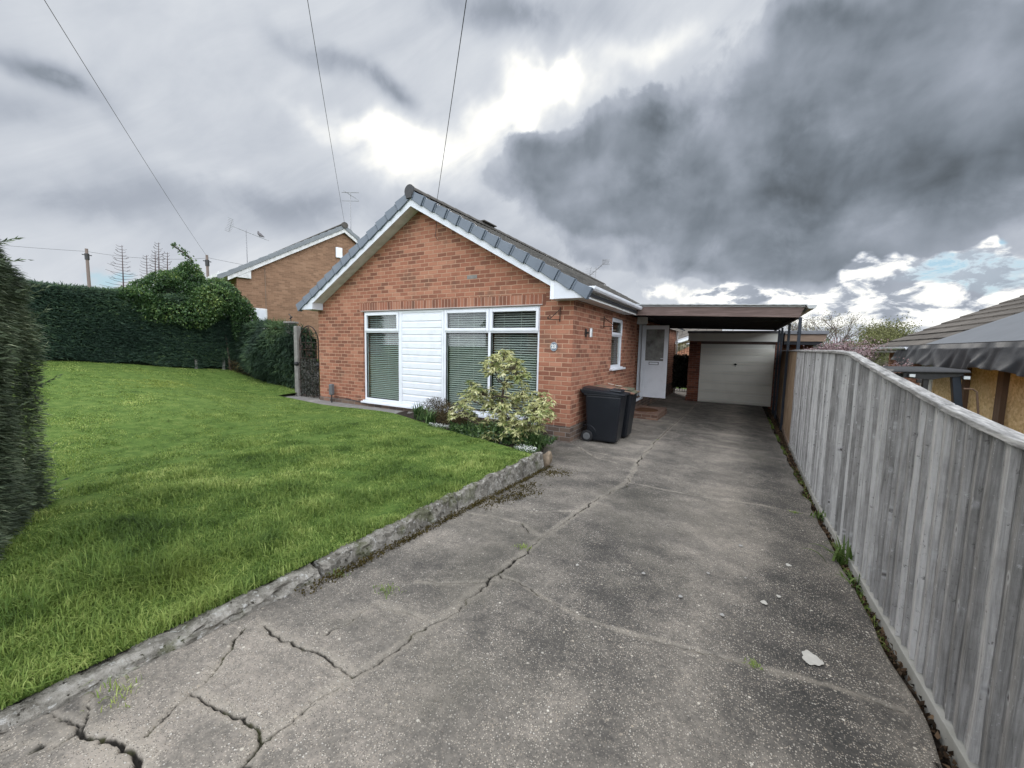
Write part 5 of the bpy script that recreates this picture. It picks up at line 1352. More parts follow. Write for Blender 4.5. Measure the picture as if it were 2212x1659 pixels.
for zz in (-1.15, -.62): 
    for k in range(22):
        y = -3+k*.53; m.box((fence_x(y)+.0205, y, zz), (fence_x(y)+.06, y+.53, zz+.07))
part('rail', m, PALEW, f1)
f2 = empty('wooden_fence', (1.0, 9.5, -1.7), 0, 'browner sheltered fence behind the carport posts', 'fence')
board_run('boards', 8.78, 15.05, FENCEB, f2); fence_cap('capping_rail', 8.78, 15.05, CAPR, f2); gravel(8.78, 15.05, f2, PALEW)

# ================================================================== neighbour's building site on the right
nb = empty('house_under_renovation', (4.2, 12, -2.45), 0, 'brown tiled house under renovation with board walls and black sheeting behind the fence', 'house')
NX = 4.25; EXn = 3.9; EZ = .24; NS = .49
def nz(x): return EZ+NS*(x-EXn)
m = MB(); m.prism([(EXn, 13.6, EZ), (9.5, 13.6, nz(9.5)), (9.5, 13.6, nz(9.5)-.12), (EXn, 13.6, EZ-.10)], (0, 4.3, 0)); 
rf = m.build('roof', TILES2, None); adopt(rf, nb)
me = rf.data; uvl = me.uv_layers[0].data
for l in me.loops:
    c_ = me.vertices[l.vertex_index].co; uvl[l.index].uv = (c_.y, (c_.x-EXn)*1.11)
# course steps so the tiling reads in relief
m = MB()
for k in range(15):
    x = EXn+.40*k-.03; z = nz(x)+.018
    m.hexa([(x, 13.62, z-.02), (x+.40, 13.62, nz(x+.40)-.005), (x+.40, 17.88, nz(x+.40)-.005), (x, 17.88, z-.02)], [(x, 13.62, z+.014), (x+.40, 13.62, nz(x+.40)+.004), (x+.40, 17.88, nz(x+.40)+.004), (x, 17.88, z+.014)])
tc_ = m.build('tile_courses', TILES2, None); adopt(tc_, nb)
me = tc_.data; uvl = me.uv_layers[0].data
for l in me.loops:
    c_ = me.vertices[l.vertex_index].co; uvl[l.index].uv = (c_.y, (c_.x-EXn)*1.11)
m = MB(); m.prism([(EXn-.02, 2.0, EZ+.02), (9.5, 2.0, nz(9.5)+.035), (9.5, 2.0, nz(9.5)-.1), (EXn-.02, 2.0, EZ-.05)], (0, 11.6, 0)); part('roof_membrane', m, MEMB, nb)
m = MB(); m.box((EXn-.05, 2.0, EZ-.10), (EXn-.02, 13.6, EZ+.035)); part('eaves_batten', m, BLACKM, nb)
m = MB(); m.box((EXn-.02, 14.9, EZ-.16), (EXn+.0, 17.9, EZ-.02)); part('fascia', m, PAINT, nb)
g = gutter(EXn-.14, EXn-.025, 14.4, 17.95, EZ-.02); part('gutter', g, UPVC, nb)
m = MB(); m.box((NX, 14.7, -2.6), (NX+.2, 17.6, EZ+.05)); part('wall', m, BRICK, nb)
m = MB(); m.box((NX, 13.9, -2.6), (NX+.2, 14.695, EZ)); m.box((NX+.02, 2.0, -2.6), (NX+.2, 13.9, EZ)); part('board_wall', m, OSB, nb)
m = MB(); m.box((NX-.02, 14.5, -2.6), (NX, 14.72, .1)); m.box((NX-.02, 13.98, -2.6), (NX, 14.15, .0)); part('white_upright', m, PAINT, nb)
for yy, w_ in ((12.15, .14), (10.75, .20), (5.6, .15)):
    m = MB(); m.box((NX-.06, yy, -2.6), (NX+.018, yy+w_, .1)); part('stud', m, BROWNW, nb)
# infill pillar and board strip
V = []; F = []; n = 22
for i in range(n+1):
    z = -2.6+2.7*i/n
    for k, yy in enumerate((9.05, 9.15, 9.27, 9.40)):
        V.append((NX-.06-random.uniform(0, .05)*(k in (1, 2)), yy+random.uniform(-.03, .03), z))
for i in range(n):
    for k in range(3): F.append((i*4+k, i*4+k+1, (i+1)*4+k+1, (i+1)*4+k))
m = MB(); m.add(V, F); part('rubble_pillar', m, RUBBLE, nb)
m = MB(); m.box((NX-.03, 9.42, -2.6), (NX+.017, 9.55, .0)); m.box((NX-.03, 8.72, -2.6), (NX+.017, 9.03, .0)); part('pale_board_strip', m, PINKP, nb)
# black sheeting draped from the eaves: pinned at points along the top, creases run down between the pins
n, k_ = 260, 30; V = []; F = []
rs = np.random.default_rng(4)
pins = np.sort(rs.uniform(2.8, 15.4, 15)); lows = np.sort(rs.uniform(2.8, 15.4, 19))
for i in range(n+1):
    y = 3.0+12.2*i/n
    for k in range(k_+1):
        t = k/k_; L_ = .50+.035*math.sin(y*2.3)+.02*math.sin(y*7)-(.12*(y-14.4) if y > 14.4 else 0)
        z = EZ+.02-L_*t
        dt = np.min(np.abs(pins-y)); db = np.min(np.abs(lows-y-.15*(1-t)))
        x = EXn-.05-.16*min(dt, .35)*(1-t)**.5*min(1, t*5)-.30*min(db, .22)*t-.07*t*t
        # long diagonal creases
        c1 = abs(((y*.62+t*.5) % 1.0)-.5); c2 = abs(((y*.85-t*.45+.3) % 1.0)-.5); x -= .07*max(0, c1-.30)*t*2.2+.09*max(0, c2-.34)*2*(.2+t)
        V.append((x, y, z))
for i in range(n):
    for k in range(k_): F.append((i*(k_+1)+k, (i+1)*(k_+1)+k, (i+1)*(k_+1)+k+1, i*(k_+1)+k+1))
m = MB(); m.add(V, F); tp = part('plastic_sheeting', m, TARPM, nb, smooth=True)

# ---- site machine with roll-over canopy
dg = empty('site_dumper', (2.7, 9.0, -2.45), 0, 'dark canopied site dumper with two work lights behind the fence', 'dumper')
m = MB(); m.hexa([(2.18, 8.85, -.285), (3.12, 8.85, -.255), (3.12, 10.1, -.23), (2.18, 10.1, -.26)], [(2.22, 8.87, -.235), (3.10, 8.87, -.205), (3.08, 10.05, -.19), (2.26, 10.05, -.215)]); part('canopy', m, BLACKM, dg, bevel=.02)
m = MB(); m.prism([(2.35, 8.9, -.28), (3.06, 8.9, -.26), (3.02, 8.9, -.31), (2.83, 8.9, -.34), (2.70, 8.9, -.38), (2.55, 8.9, -.38), (2.35, 8.9, -.36)], (0, .06, 0)); part('canopy_brace', m, BLACKM, dg)
m = MB(); m.box((2.60, 8.92, -2.2), (2.67, 9.0, -.30)); part('upright', m, BLACKM, dg, bevel=.008)
m = MB(); m.hexa([(3.10, 8.92, -1.6), (3.20, 8.92, -1.6), (3.20, 9.02, -1.6), (3.10, 9.02, -1.6)], [(2.92, 8.92, -.27), (3.02, 8.92, -.27), (3.02, 9.02, -.27), (2.92, 9.02, -.27)]); part('upright', m, POSTM, dg, bevel=.01)
m = MB(); m.box((2.30, 9.0, -2.2), (2.38, 9.08, -.30)); part('upright', m, BLACKM, dg)
for x in (2.40, 3.02):
    m = MB(); m.box((x, 8.84, -.355), (x+.085, 8.89, -.295)); wl = part('work_light', m, BLACKM, dg, bevel=.004)
    m = MB(); m.box((x+.008, 8.832, -.348), (x+.077, 8.8395, -.302)); part('lens', m, LENS, wl)
m = MB(); m.box((2.515, 8.88, -.44), (2.58, 8.93, -.385)); part('mirror', m, BLACKM, dg, bevel=.006)
m = MB(); m.tube([(3.06, 8.9, -.50), (3.16, 8.9, -.50), (3.21, 8.9, -.54), (3.27, 8.9, -1.0), (3.27, 8.9, -1.6)], .014, 8); part('grab_rail', m, BROWNW, dg)
m = MB(); m.box((2.2, 8.8, -2.1), (3.4, 10.6, -1.25)); m.hexa([(2.1, 10.0, -1.6), (3.5, 10.0, -1.6), (3.5, 11.2, -1.6), (2.1, 11.2, -1.6)], [(2.0, 9.9, -1.0), (3.6, 9.9, -1.0), (3.6, 11.4, -1.0), (2.0, 11.4, -1.0)]); part('body', m, ORANGE, dg, bevel=.04)
m = MB(); m.box((2.80, 8.95, -1.25), (2.88, 9.03, -.66)); part('filler_cap', m, ORANGE, dg, bevel=.01)
for x in (2.15, 3.35):
    for y in (9.0, 10.6):
        m = MB(); m.lathe((x, y, -2.08), [(.20, -.13), (.36, -.12), (.38, 0), (.36, .12), (.20, .13)], 22, 'x'); part('wheel', m, RUBBER, dg)

# ================================================================== neighbouring house on the left
LX, LY = -17.4, 8.5; th = R(12.6)
d1 = Vector((math.sin(th), math.cos(th), 0)); n1 = Vector((-math.cos(th), math.sin(th), 0))
n2h = empty('neighbouring_house', (LX, LY, -.9), 0, 'buff brick gabled house beyond the hedge, white meter box on its wall', 'house')
def Q(t, s, z): return Vector((LX, LY, 0))+d1*t+n1*s+Vector((0, 0, z))
AP, AZ, S2, W2 = 4.3, 5.13, .605, 8.6
def uz(t): return AZ-S2*abs(t-AP)
def fixuv(o, fn):
    me = o.data; u = me.uv_layers[0].data
    for p in me.polygons:
        for li in p.loop_indices:
            u[li].uv = fn(me.vertices[me.loops[li].vertex_index].co, p.normal)
def wuv(c, nn):
    r = Vector((c.x-LX, c.y-LY, 0))
    return (r.dot(d1), c.z) if abs(nn.dot(n1)) > .5 else (r.dot(n1), c.z)
m = MB(); m.prism([Q(0, .02, -1.4), Q(W2, .02, -1.4), Q(W2, .02, uz(W2)+.05), Q(AP, .02, AZ+.05), Q(0, .02, uz(0)+.05)], n1*.25)
m.prism([Q(0, .27, -1.4), Q(.25, .27, -1.4), Q(.25, .27, uz(0)), Q(0, .27, uz(0))], n1*9)
w = m.build('wall', BRICKN, None); fixuv(w, wuv); adopt(w, n2h)
for sgn, te in ((-1, -.62), (1, W2+.6)):
    m = MB(); m.prism([Q(AP, -.10, AZ+.16), Q(te, -.10, uz(te)+.16), Q(te, -.10, uz(te)+.30), Q(AP, -.10, AZ+.30)], n1*9.4)
    o = m.build('roof', ROOFT, None); adopt(o, n2h)
    m = MB(); m.prism([Q(AP, -.135, AZ+.0), Q(te if te > 0 else te+.3, -.135, uz(te if te > 0 else te+.3)), Q(te if te > 0 else te+.3, -.135, uz(te if te > 0 else te+.3)+.17), Q(AP, -.135, AZ+.17)], n1*.03); o = m.build('barge_board', PAINT, None); adopt(o, n2h)
    # verge: lapped mortar-grey tile ends
    m = MB(); L_ = abs(te-AP); nt = 14
    for k in range(nt):
        a, b_ = AP+sgn*L_*k/nt, AP+sgn*L_*(k+1)/nt
        m.prism([Q(a, -.17, uz(a)+.165), Q(b_+sgn*.02, -.18, uz(b_+sgn*.02)+.155), Q(b_+sgn*.02, -.18, uz(b_+sgn*.02)+.365), Q(a, -.17, uz(a)+.335)], n1*.14)
    o = m.build('verge_tiles', VERGEN, None, bevel=.01); adopt(o, n2h)
m = MB(); pr = [Q(AP+.15*math.cos(a), -.22, AZ+.32+.13*math.sin(a)) for a in np.linspace(0, 2*math.pi, 19)[:-1]]; m.prism(pr, n1*.09); m.prism([Q(AP+.13*math.cos(a), -.12, AZ+.32+.10*math.sin(a)) for a in np.linspace(0, math.pi, 9)], n1*9.4); o = m.build('ridge_tiles', RIDGEM, None); adopt(o, n2h)
m = MB(); m.prism([Q(.47, -.12, 2.50), Q(-.62, -.12, 2.50), Q(-.60, -.12, 2.62), Q(.47, -.12, 2.88)], n1*.15); o = m.build('box_end', PAINT, None); adopt(o, n2h)
m = MB(); m.prism([Q(-.5, .03, 2.50), Q(.02, .03, 2.50), Q(.02, .03, 2.54), Q(-.5, .03, 2.54)], n1*9.2); m.prism([Q(-.6, .03, 2.42), Q(-.5, .03, 2.42), Q(-.5, .03, 2.60), Q(-.6, .03, 2.60)], n1*9.2); o = m.build('eaves', PAINT, None); adopt(o, n2h)
m = MB(); m.prism([Q(.41, -.03, .50), Q(1.03, -.03, .50), Q(1.03, -.03, 1.35), Q(.41, -.03, 1.37)], n1*.05); o = m.build('meter_box', PAINT, None, bevel=.02); adopt(o, n2h)
m = MB(); m.prism([Q(.47, -.04, .56), Q(.97, -.04, .56), Q(.97, -.04, 1.29), Q(.47, -.04, 1.31)], n1*.01); o = m.build('meter_box_door', UPVCG, None); adopt(o, n2h)
m = MB(); m.prism([Q(3.93, -.06, 3.95), Q(4.23, -.06, 3.95), Q(4.23, -.06, 4.42), Q(3.93, -.06, 4.42)], n1*.08); o = m.build('alarm_box', UPVC, None, bevel=.02); adopt(o, n2h)
m = MB(); m.tube([Q(1.0, -.0, 3.05), Q(1.0, -.0, 1.35)], .012, 5); m.tube([Q(3.95, 0, 3.95), Q(3.95, 0, 2.6)], .008, 5); o = m.build('cable', PALEW, None); adopt(o, n2h)
m = MB(); m.prism([Q(-.01, .8, 1.2), Q(-.01, 1.9, 1.2), Q(-.01, 1.9, 2.15), Q(-.01, .8, 2.15)], -d1*.04); o = m.build('window', UPVC, None); adopt(o, n2h)
m = MB(); m.prism([Q(-.052, .88, 1.28), Q(-.052, 1.82, 1.28), Q(-.052, 1.82, 2.07), Q(-.052, .88, 2.07)], -d1*.006); w_ = m.build('pane', OBSC, None); w_.parent = o; w_.matrix_parent_inverse = Matrix.Identity(4)
a1, c1, dd1 = antenna_yagi(tuple(Q(2.2, 7.0, 4.05)), 6.05, Q(3, 6.2, .0)-Q(2.2, 7.0, .42), 'tv_aerial', 'tall tv aerial with a grid reflector, pigeon perched on its boom', True, 9, 1.9)
a2, c2, dd2 = antenna_yagi(tuple(Q(AP+.35, -.05, 5.0)), 7.05, Vector((.9, .1, -.55)), 'tv_aerial', 'slim tv aerial beside the peak of the neighbouring gable', False, 8, .95)
m = MB(); m.tube([c2+Vector((-.35, -.2, .10)), c2+Vector((.35, .2, .10))], .012, 5); m.tube([c2+Vector((-.35, -.2, -.28)), c2+Vector((.35, .2, -.28))], .010, 5)
q = m.build('cross_arms', GALV, None); q.parent = a2; q.matrix_parent_inverse = Matrix.Translation(a2.location).inverted()
# pigeon on the boom
pc = c1+dd1*.80+Vector((0, 0, .09))
def pigeon(c):
    bm = bmesh.new(); bmesh.ops.create_uvsphere(bm, u_segments=16, v_segments=10, radius=1)
    for v in bm.verts:
        x, y, z = v.co
        tail = max(0, -x)
        v.co = Vector((x*.16+(-.07*tail*tail), y*.062*(1-.55*tail), z*.070*(1-.45*tail)+.03*max(0, x)-.035*tail))
    hd = bmesh.ops.create_uvsphere(bm, u_segments=12, v_segments=8, radius=.034)
    for v in hd['verts']: v.co += Vector((.135, 0, .085))
    bk = bmesh.ops.create_cone(bm, segments=8, radius1=.011, radius2=.001, depth=.03)
    for v in bk['verts']: v.co = Vector((v.co.z+.178, v.co.y, v.co.x+.080))
    nk = bmesh.ops.create_cone(bm, segments=10, radius1=.05, radius2=.028, depth=.08)
    for v in nk['verts']: v.co = Vector((v.co.x+.10+v.co.z*.4, v.co.y, v.co.z+.05))
    for s in (-1, 1):
        lg = bmesh.ops.create_cone(bm, segments=6, radius1=.007, radius2=.006, depth=.06)
        for v in lg['verts']: v.co += Vector((.01, s*.022, -.085))
    for f in bm.faces: f.smooth = True
    me = bpy.data.meshes.new('pigeon'); bm.to_mesh(me); bm.free(); me.materials.append(BIRD)
    o = bpy.data.objects.new('pigeon', me); COL.objects.link(o); o.location = c; o.rotation_euler = (0, -.35, R(200)); o.scale = (1.25, 1.25, 1.25)
    tagd(o, 'grey pigeon perched on the boom of the tall aerial', 'pigeon')
pigeon(pc+Vector((0, 0, .05)))

# house on the opposite side of the road, behind the viewpoint: what the front windows mirror
oh = empty('opposite_house', (-14, -24, -1.0), 0, 'red brick house with tiled roof across the road, mirrored in the front windows', 'house')
m = MB(); m.box((-24, -31, -1.6), (8, -24, 2.2)); part('wall', m, BRICK, oh)
m = MB(); m.prism([(-24.4, -23.6, 2.1), (8.4, -23.6, 2.1), (8.4, -27.5, 5.2), (-24.4, -27.5, 5.2)], (0, 0, .12)); m.prism([(-24.4, -31.4, 2.1), (8.4, -31.4, 2.1), (8.4, -27.5, 5.2), (-24.4, -27.5, 5.2)], (0, 0, .12)); part('roof', m, TILES2, oh)
for x in (-21, -15, -9, -3, 4):
    m = MB(); frame_rect(m, x, x+2.2, -.3, 1.6, -23.99, -23.9, .08); f_ = part('window', m, UPVC, oh)
    m = MB(); m.box((x+.08, -23.97, -.22), (x+2.12, -23.95, 1.52)); part('pane', m, BLACKM, f_)

# house far behind, seen between bungalow and garage
bh = empty('neighbouring_house', (-3.0, 26, -1.9), 0, 'orange brick house with tiled roof seen through the gap beside the garage', 'house')
def bhq(x, z): return (x, 26, z)
m = MB(); m.prism([bhq(-6, -2.2), bhq(-.8, -2.2), bhq(-.8, .62), bhq(-2.0, .62), bhq(-4.2, -.75+.2), bhq(-6, -.75)], (0, 4, 0)); part('wall', m, BRICK, bh)
m = MB(); m.prism([(-6.0, 25.7, -.62), (-2.0, 25.7, .92), (-2.0, 25.7, 1.06), (-6.0, 25.7, -.48)], (0, 3.0, 0)); part('barge_board', m, UPVC, bh)
m = MB(); m.prism([(-6.2, 25.75, -.45), (-2.0, 25.75, 1.15), (-1.0, 25.75, 1.15), (-1.0, 28.9, 2.3), (-2.2, 28.9, 2.3), (-6.2, 28.9, 1.6)], (0, .05, .05)); part('roof', m, TILES2, bh)
# roof behind the hedge far left
fr = empty('neighbouring_house', (-30, 16, -.5), 0, 'low brown roofed house far behind the climbing shrub', 'house')
m = MB(); m.prism([(-31, 15.2, 2.0), (-26, 17.0, 2.0), (-27.5, 19, 4.75), (-33.5, 17, 4.75)], (0, 0, .1)); part('roof', m, TILES2, fr)
m = MB(); m.prism([(-30.8, 15.6, -1.5), (-26.2, 17.2, -1.5), (-26.2, 17.2, 2.0), (-30.8, 15.6, 2.0)], (-1.5, 4, 0)); part('wall', m, BRICKN, fr)

# ================================================================== poles and wires
def pole(p, top_z, label):
    o = empty('telegraph_pole', p, 0, label, 'pole', 'telegraph poles beyond the hedge')
    m = MB(); m.tube([p, (p[0], p[1], top_z)], [.14, .10], 10); part('shaft', m, POLEW, o)
    m = MB(); m.lathe((p[0], p[1], top_z-.9), [(.15, 0), (.15, .5)], 10); m.box((p[0]-.02, p[1]-.3, top_z-.55), (p[0]+.02, p[1]+.3, top_z-.48)); part('fittings', m, BLACKM, o)
    return o
p1 = (-48, 12.0, -1.0); p2 = (-39.5, 17.07, -1.0)
pole(p1, 7.42, 'telegraph pole standing alone left of the climbing shrub'); pole(p2, 7.15, 'telegraph pole just left of the buff brick house')
def wire(a, b, sag, r, label, group=None, n=24):
    a = Vector(a); b = Vector(b); pts = [a.lerp(b, k/n)-Vector((0, 0, sag*4*(k/n)*(1-k/n))) for k in range(n+1)]
    m = MB(); m.tube(pts, r, 5, False)
    o = m.build('overhead_wire', BLACKM, None)
    tagd(o, label, 'wire', group)
T_ = Vector((.6549, -.6171, .4361))*17.0
WG = 'telephone wires overhead'
wire(T_, (-5.10, 5.93, 2.42), .30, .0042, 'dark telephone wire running down to the front gable', WG)
wire(T_, tuple(Q(AP, -.15, AZ+.45)), .55, .0055, 'telephone wire running to the peak of the neighbouring gable', WG)
wire(Vector((.6311, -.5940, .4989))*17.0, (p2[0], p2[1], 7.05), .55, .0075, 'long telephone wire sweeping down to the right hand pole', WG)
wire((p1[0], p1[1], 7.2), (p2[0], p2[1], 6.9), .30, .011, 'wire slung between the two telegraph poles', WG)
wire((p1[0], p1[1], 7.2), (-60, -6, 8.2), .5, .011, 'wire leaving the left hand pole behind the near hedge', WG)
wire((p2[0], p2[1], 6.95), (-30, 24, 5.6), .2, .011, 'wire running from the right hand pole behind the buff house', WG)
m = MB(); m.tube([(-5.10, 5.94, 2.43), (-5.10, 6.02, 2.40)], .01, 6); m.tube([(-5.10, 6.0, 2.42), (-5.14, 5.99, 2.05), (-5.10, 6.01, 1.98)], .005, 5); tagd(m.build('cable_hook', BLACKM, None), 'small black cable hook near the top of the front gable', 'hook')

# ================================================================== hedges and shrubs
def spray_box(n, faces):
    """random points on given rectangular faces: (origin, edge u, edge v, outward dir, weight)"""
    P = []; D = []
    tot = sum(f[4] for f in faces)
    for o_, u, v, d, w in faces:
        k = int(n*w/tot); a = rng.random((k, 1)); b = rng.random((k, 1))
        P.append(np.array(o_)+a*np.array(u)+b*np.array(v)); D.append(np.tile(d, (k, 1)))
    return np.concatenate(P), np.concatenate(D).astype(float)
def core_box(pts, z0, z1, name, parent, mat=COREM):
    m = MB(); m.prism([(x, y, z0) for x, y in pts], (0, 0, z1-z0)); return part(name, m, mat, parent)
# far hedge: face at x = -14, slightly wavy
fh = empty('conifer_hedge', (-14.4, 4.5, -.8), 0, 'long clipped dark conifer hedge at the far side of the lawn', 'hedge')
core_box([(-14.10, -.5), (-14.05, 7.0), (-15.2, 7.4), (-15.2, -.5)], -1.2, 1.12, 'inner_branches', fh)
P0, D0 = spray_box(135000, [((-14, -.6, -.95), (0, 7.8, 0), (0, 0, 2.16), (1, 0, 0), 10), ((-15.2, -.6, 1.18), (1.2, 0, 0), (0, 7.8, 0), (0, 0, 1), 3.2), ((-15.1, 7.15, -1.1), (1.1, 0, 0), (0, 0, 2.25), (0, 1, 0), 1.5)])
w_ = vnoise(P0, 2.2, 31)*.05+vnoise(P0, 7, 32)*.03
face = D0[:, 0] > .5
P0 = P0+D0*w_[:, None]+D0*rng.uniform(-.10, .05, (len(P0), 1))
zb = lawn_z(P0[:, 0], P0[:, 1])+.05+.10*np.abs(np.sin(P0[:, 1]*3.1))*0+.06*vnoise(P0[:, 1:2], 5, 4)
keep = P0[:, 2] > zb
P0, D0 = P0[keep], D0[keep]
D = D0*.55+rng.normal(size=P0.shape)*np.array([.25, 1.0, .22])+np.array([0, 0, -.05])
up_ = P0[:, 2] > 1.12; D[up_] += np.array([0, 0, .5])
V, F = leaves(P0, D, rng.uniform(.05, .13, len(P0)), rng.uniform(.010, .022, len(P0)), up=np.tile([1.0, 0, .8], (len(P0), 1)))
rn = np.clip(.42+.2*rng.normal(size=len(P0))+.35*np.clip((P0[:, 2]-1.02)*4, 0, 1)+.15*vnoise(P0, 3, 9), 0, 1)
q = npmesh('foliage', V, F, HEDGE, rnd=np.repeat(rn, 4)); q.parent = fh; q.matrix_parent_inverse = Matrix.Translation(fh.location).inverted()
for yy in (5.62, 6.35):
    m = MB(); m.tube([(-13.98, yy, -1.0), (-14.0, yy+.02, -.62), (-14.1, yy+.0, -.3)], [.05, .04, .03], 8); part('stem', m, CONCP, fh)

# near hedge end at the left edge of the view
nh = empty('conifer_hedge', (-4.2, .2, -1.3), 0, 'near conifer hedge end filling the left edge beside the lawn', 'hedge')
HP_ = [(-4.62, .80), (-4.35, .66), (-3.75, .47), (-3.2, .18), (-2.9, -.5), (-3.0, -1.6), (-4.6, -1.6), (-5.3, -.4)]
def htop(x, y): return .46+.34*np.clip((np.asarray(x)+4.55)/1.0, -.3, 1.0)
cx_, cy_ = -4.1, -.2
core = [(cx_+(x-cx_)*.90, cy_+(y-cy_)*.90) for x, y in HP_]
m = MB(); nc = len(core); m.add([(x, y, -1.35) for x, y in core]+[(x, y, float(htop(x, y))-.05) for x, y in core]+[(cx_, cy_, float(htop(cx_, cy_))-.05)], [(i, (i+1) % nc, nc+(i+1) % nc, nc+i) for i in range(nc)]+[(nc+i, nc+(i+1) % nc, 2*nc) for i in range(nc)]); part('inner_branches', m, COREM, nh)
Ps = []; Ds = []
for i in range(len(HP_)):
    a = np.array(HP_[i]); b_ = np.array(HP_[(i+1) % len(HP_)]); e = b_-a; ln = np.linalg.norm(e); nn = np.array([-e[1], e[0]])/ln
    mid = (a+b_)/2
    if nn@(mid-np.array([cx_, cy_])) < 0: nn = -nn
    w = 5.0 if i in (0, 1, 2, 7) else 1.2
    k = int(14000*ln*w/2.2); t = rng.random((k, 1)); h = rng.random(k)
    xy = a+t*e
    tz = htop(xy[:, 0], xy[:, 1]); z = -1.36+h*(tz+1.36)
    Ps.append(np.column_stack([xy, z])); Ds.append(np.tile([nn[0], nn[1], 0], (k, 1)))
k = 16000; xy = np.column_stack([rng.uniform(-5.2, -3.0, k), rng.uniform(-1.4, .75, k)])
ok = (xy[:, 1] < .80+(xy[:, 0]+4.62)*-.42) & (xy[:, 0] > -5.1-.0*xy[:, 1])
xy = xy[ok]; Ps.append(np.column_stack([xy, htop(xy[:, 0], xy[:, 1])])); Ds.append(np.tile([0, 0, 1.0], (len(xy), 1)))
P0 = np.concatenate(Ps); D0 = np.concatenate(Ds)
# batter: the hedge leans in towards its foot and rounds off at the top
inw = np.array([cx_, cy_])-P0[:, :2]; inw /= np.linalg.norm(inw, axis=1, keepdims=True)
rel = (P0[:, 2]+1.36)/1.9
shift = .0*rel+.10*np.clip(rel-.9, 0, 1)
P0[:, :2] += inw*shift[:, None]
P0 += D0*(vnoise(P0, 4, 41)*.05+vnoise(P0, 11, 42)*.03+rng.uniform(-.06, .03, len(P0)))[:, None]
D = D0*.9+rng.normal(size=P0.shape)*np.array([.45, .45, .22])+np.array([.30, .35, -.05])
V, F = leaves(P0, D, rng.uniform(.022, .070, len(P0)), rng.uniform(.005, .011, len(P0)), up=np.tile([0, 0, 1.0], (len(P0), 1)))
rn = np.clip(.44+.22*rng.normal(size=len(P0))+.16*vnoise(P0, 9, 43), 0, 1)
V = [V]; F = [F]; Rn = [np.repeat(rn, 4)]
# longer feathery shoots standing off the top and edge: a stem of small scales
nsh = 150; tot = V[0].shape[0]
for i in range(nsh):
    j = rng.integers(len(P0)); p = P0[j]
    if rng.random() < .3:
        p = P0[rng.choice(np.nonzero(P0[:, 2] > .15)[0])]
    d = D0[j]*.5+np.array([.30, .45, .35])+rng.normal(size=3)*.25; d /= np.linalg.norm(d); L_ = rng.uniform(.08, .20)
    k = 16; t = rng.random(k); pp = p+np.outer(t*L_, d)+np.array([0, 0, 1])*((t*L_)**2*.8)[:, None]
    dd_ = d+rng.normal(size=(k, 3))*.35
    v, f = leaves(pp, dd_, .04, .009)
    V.append(v); F.append(f+tot); tot += len(v); Rn.append(np.repeat(rng.uniform(.3, .9, k), 4))
q = npmesh('foliage', np.concatenate(V), np.concatenate(F), HEDGEN, rnd=np.concatenate(Rn)); q.parent = nh; q.matrix_parent_inverse = Matrix.Translation(nh.location).inverted()

# climbing shrub over the far hedge
def leafy_blob(name, label, cat, blobs, n, size, mat, base, droop=.2, corescale=.5, stems=()):
    o = empty(name, base, 0, label, cat)
    vol = np.array([b[3]*b[4]+b[3]*b[5] for b in blobs]); vol = vol/vol.sum(); P = []; Nn = []
    for (x, y, z, a, b_, c), w in zip(blobs, vol):
        k = int(n*w); u = unit(rng.normal(size=(k, 3))); r = rng.uniform(.55, 1.06, (k, 1))**.7
        P.append(np.array([x, y, z])+u*np.array([a, b_, c])*r); Nn.append(u)
    P = np.concatenate(P); Nn = np.concatenate(Nn)
    cl = vnoise(P, 5.5, 51); keep = rng.random(len(P)) < np.clip(.85+.7*cl, .5, 1); P, Nn, cl = P[keep], Nn[keep], cl[keep]
    P = P+Nn*(cl*.16)[:, None]
    D = Nn*.8+rng.normal(size=P.shape)*.7+np.array([0, 0, -droop])
    V, F = leaves(P, D, rng.uniform(.7, 1.3, len(P))*size, rng.uniform(.4, .62, len(P))*size)
    rn = np.clip(.40+.22*rng.normal(size=len(P))+.22*cl, 0, 1)
    q = npmesh('foliage', V, F, mat, rnd=np.repeat(rn, 4)); q.parent = o; q.matrix_parent_inverse = Matrix.Translation(o.location).inverted()
    bm = bmesh.new()
    for (x, y, z, a, b_, c) in blobs:
        s = bmesh.ops.create_icosphere(bm, subdivisions=2, radius=1)
        for v in s['verts']: v.co = Vector((x+v.co.x*a*corescale, y+v.co.y*b_*corescale, z+v.co.z*c*corescale))
    me = bpy.data.meshes.new('inner_branches'); bm.to_mesh(me); bm.free(); me.materials.append(COREM)
    c_ = bpy.data.objects.new('inner_branches', me); COL.objects.link(c_); c_.parent = o; c_.matrix_parent_inverse = Matrix.Translation(o.location).inverted()
    for s in stems:
        m = MB(); m.tube(s, [.03-.02*k/len(s) for k in range(len(s))], 6); part('branch', m, BARK, o)
    return o
cs = leafy_blob('climbing_shrub', 'bright green climbing shrub mounded over the right end of the clipped hedge', 'shrub',
    [(-14.0, 5.4, .90, .35, 1.30, .48), (-14.3, 5.20, 1.38, .42, .85, .34), (-14.6, 5.66, 1.75, .36, .50, .36), (-13.95, 6.35, 1.18, .38, .75, .52), (-13.7, 6.85, .55, .30, .40, .75), (-14.1, 4.40, 1.06, .36, .70, .20), (-14.3, 6.1, 1.50, .38, .75, .32), (-14.6, 5.80, 2.05, .16, .22, .20)],
    46000, .075, LAUREL, (-14.2, 5.8, -.85),
    stems=[[(-14.5, 5.75, 2.2), (-14.6, 5.9, 2.42), (-14.6, 5.72, 2.58), (-14.6, 5.44, 2.76)], [(-13.9, 6.5, -.9), (-13.95, 6.45, 0), (-14.0, 6.3, 1.2)]])
k = 140; t = rng.random(k); pts = np.array([(-14.5, 5.75, 2.2), (-14.6, 5.9, 2.42), (-14.6, 5.72, 2.60), (-14.6, 5.44, 2.76)])
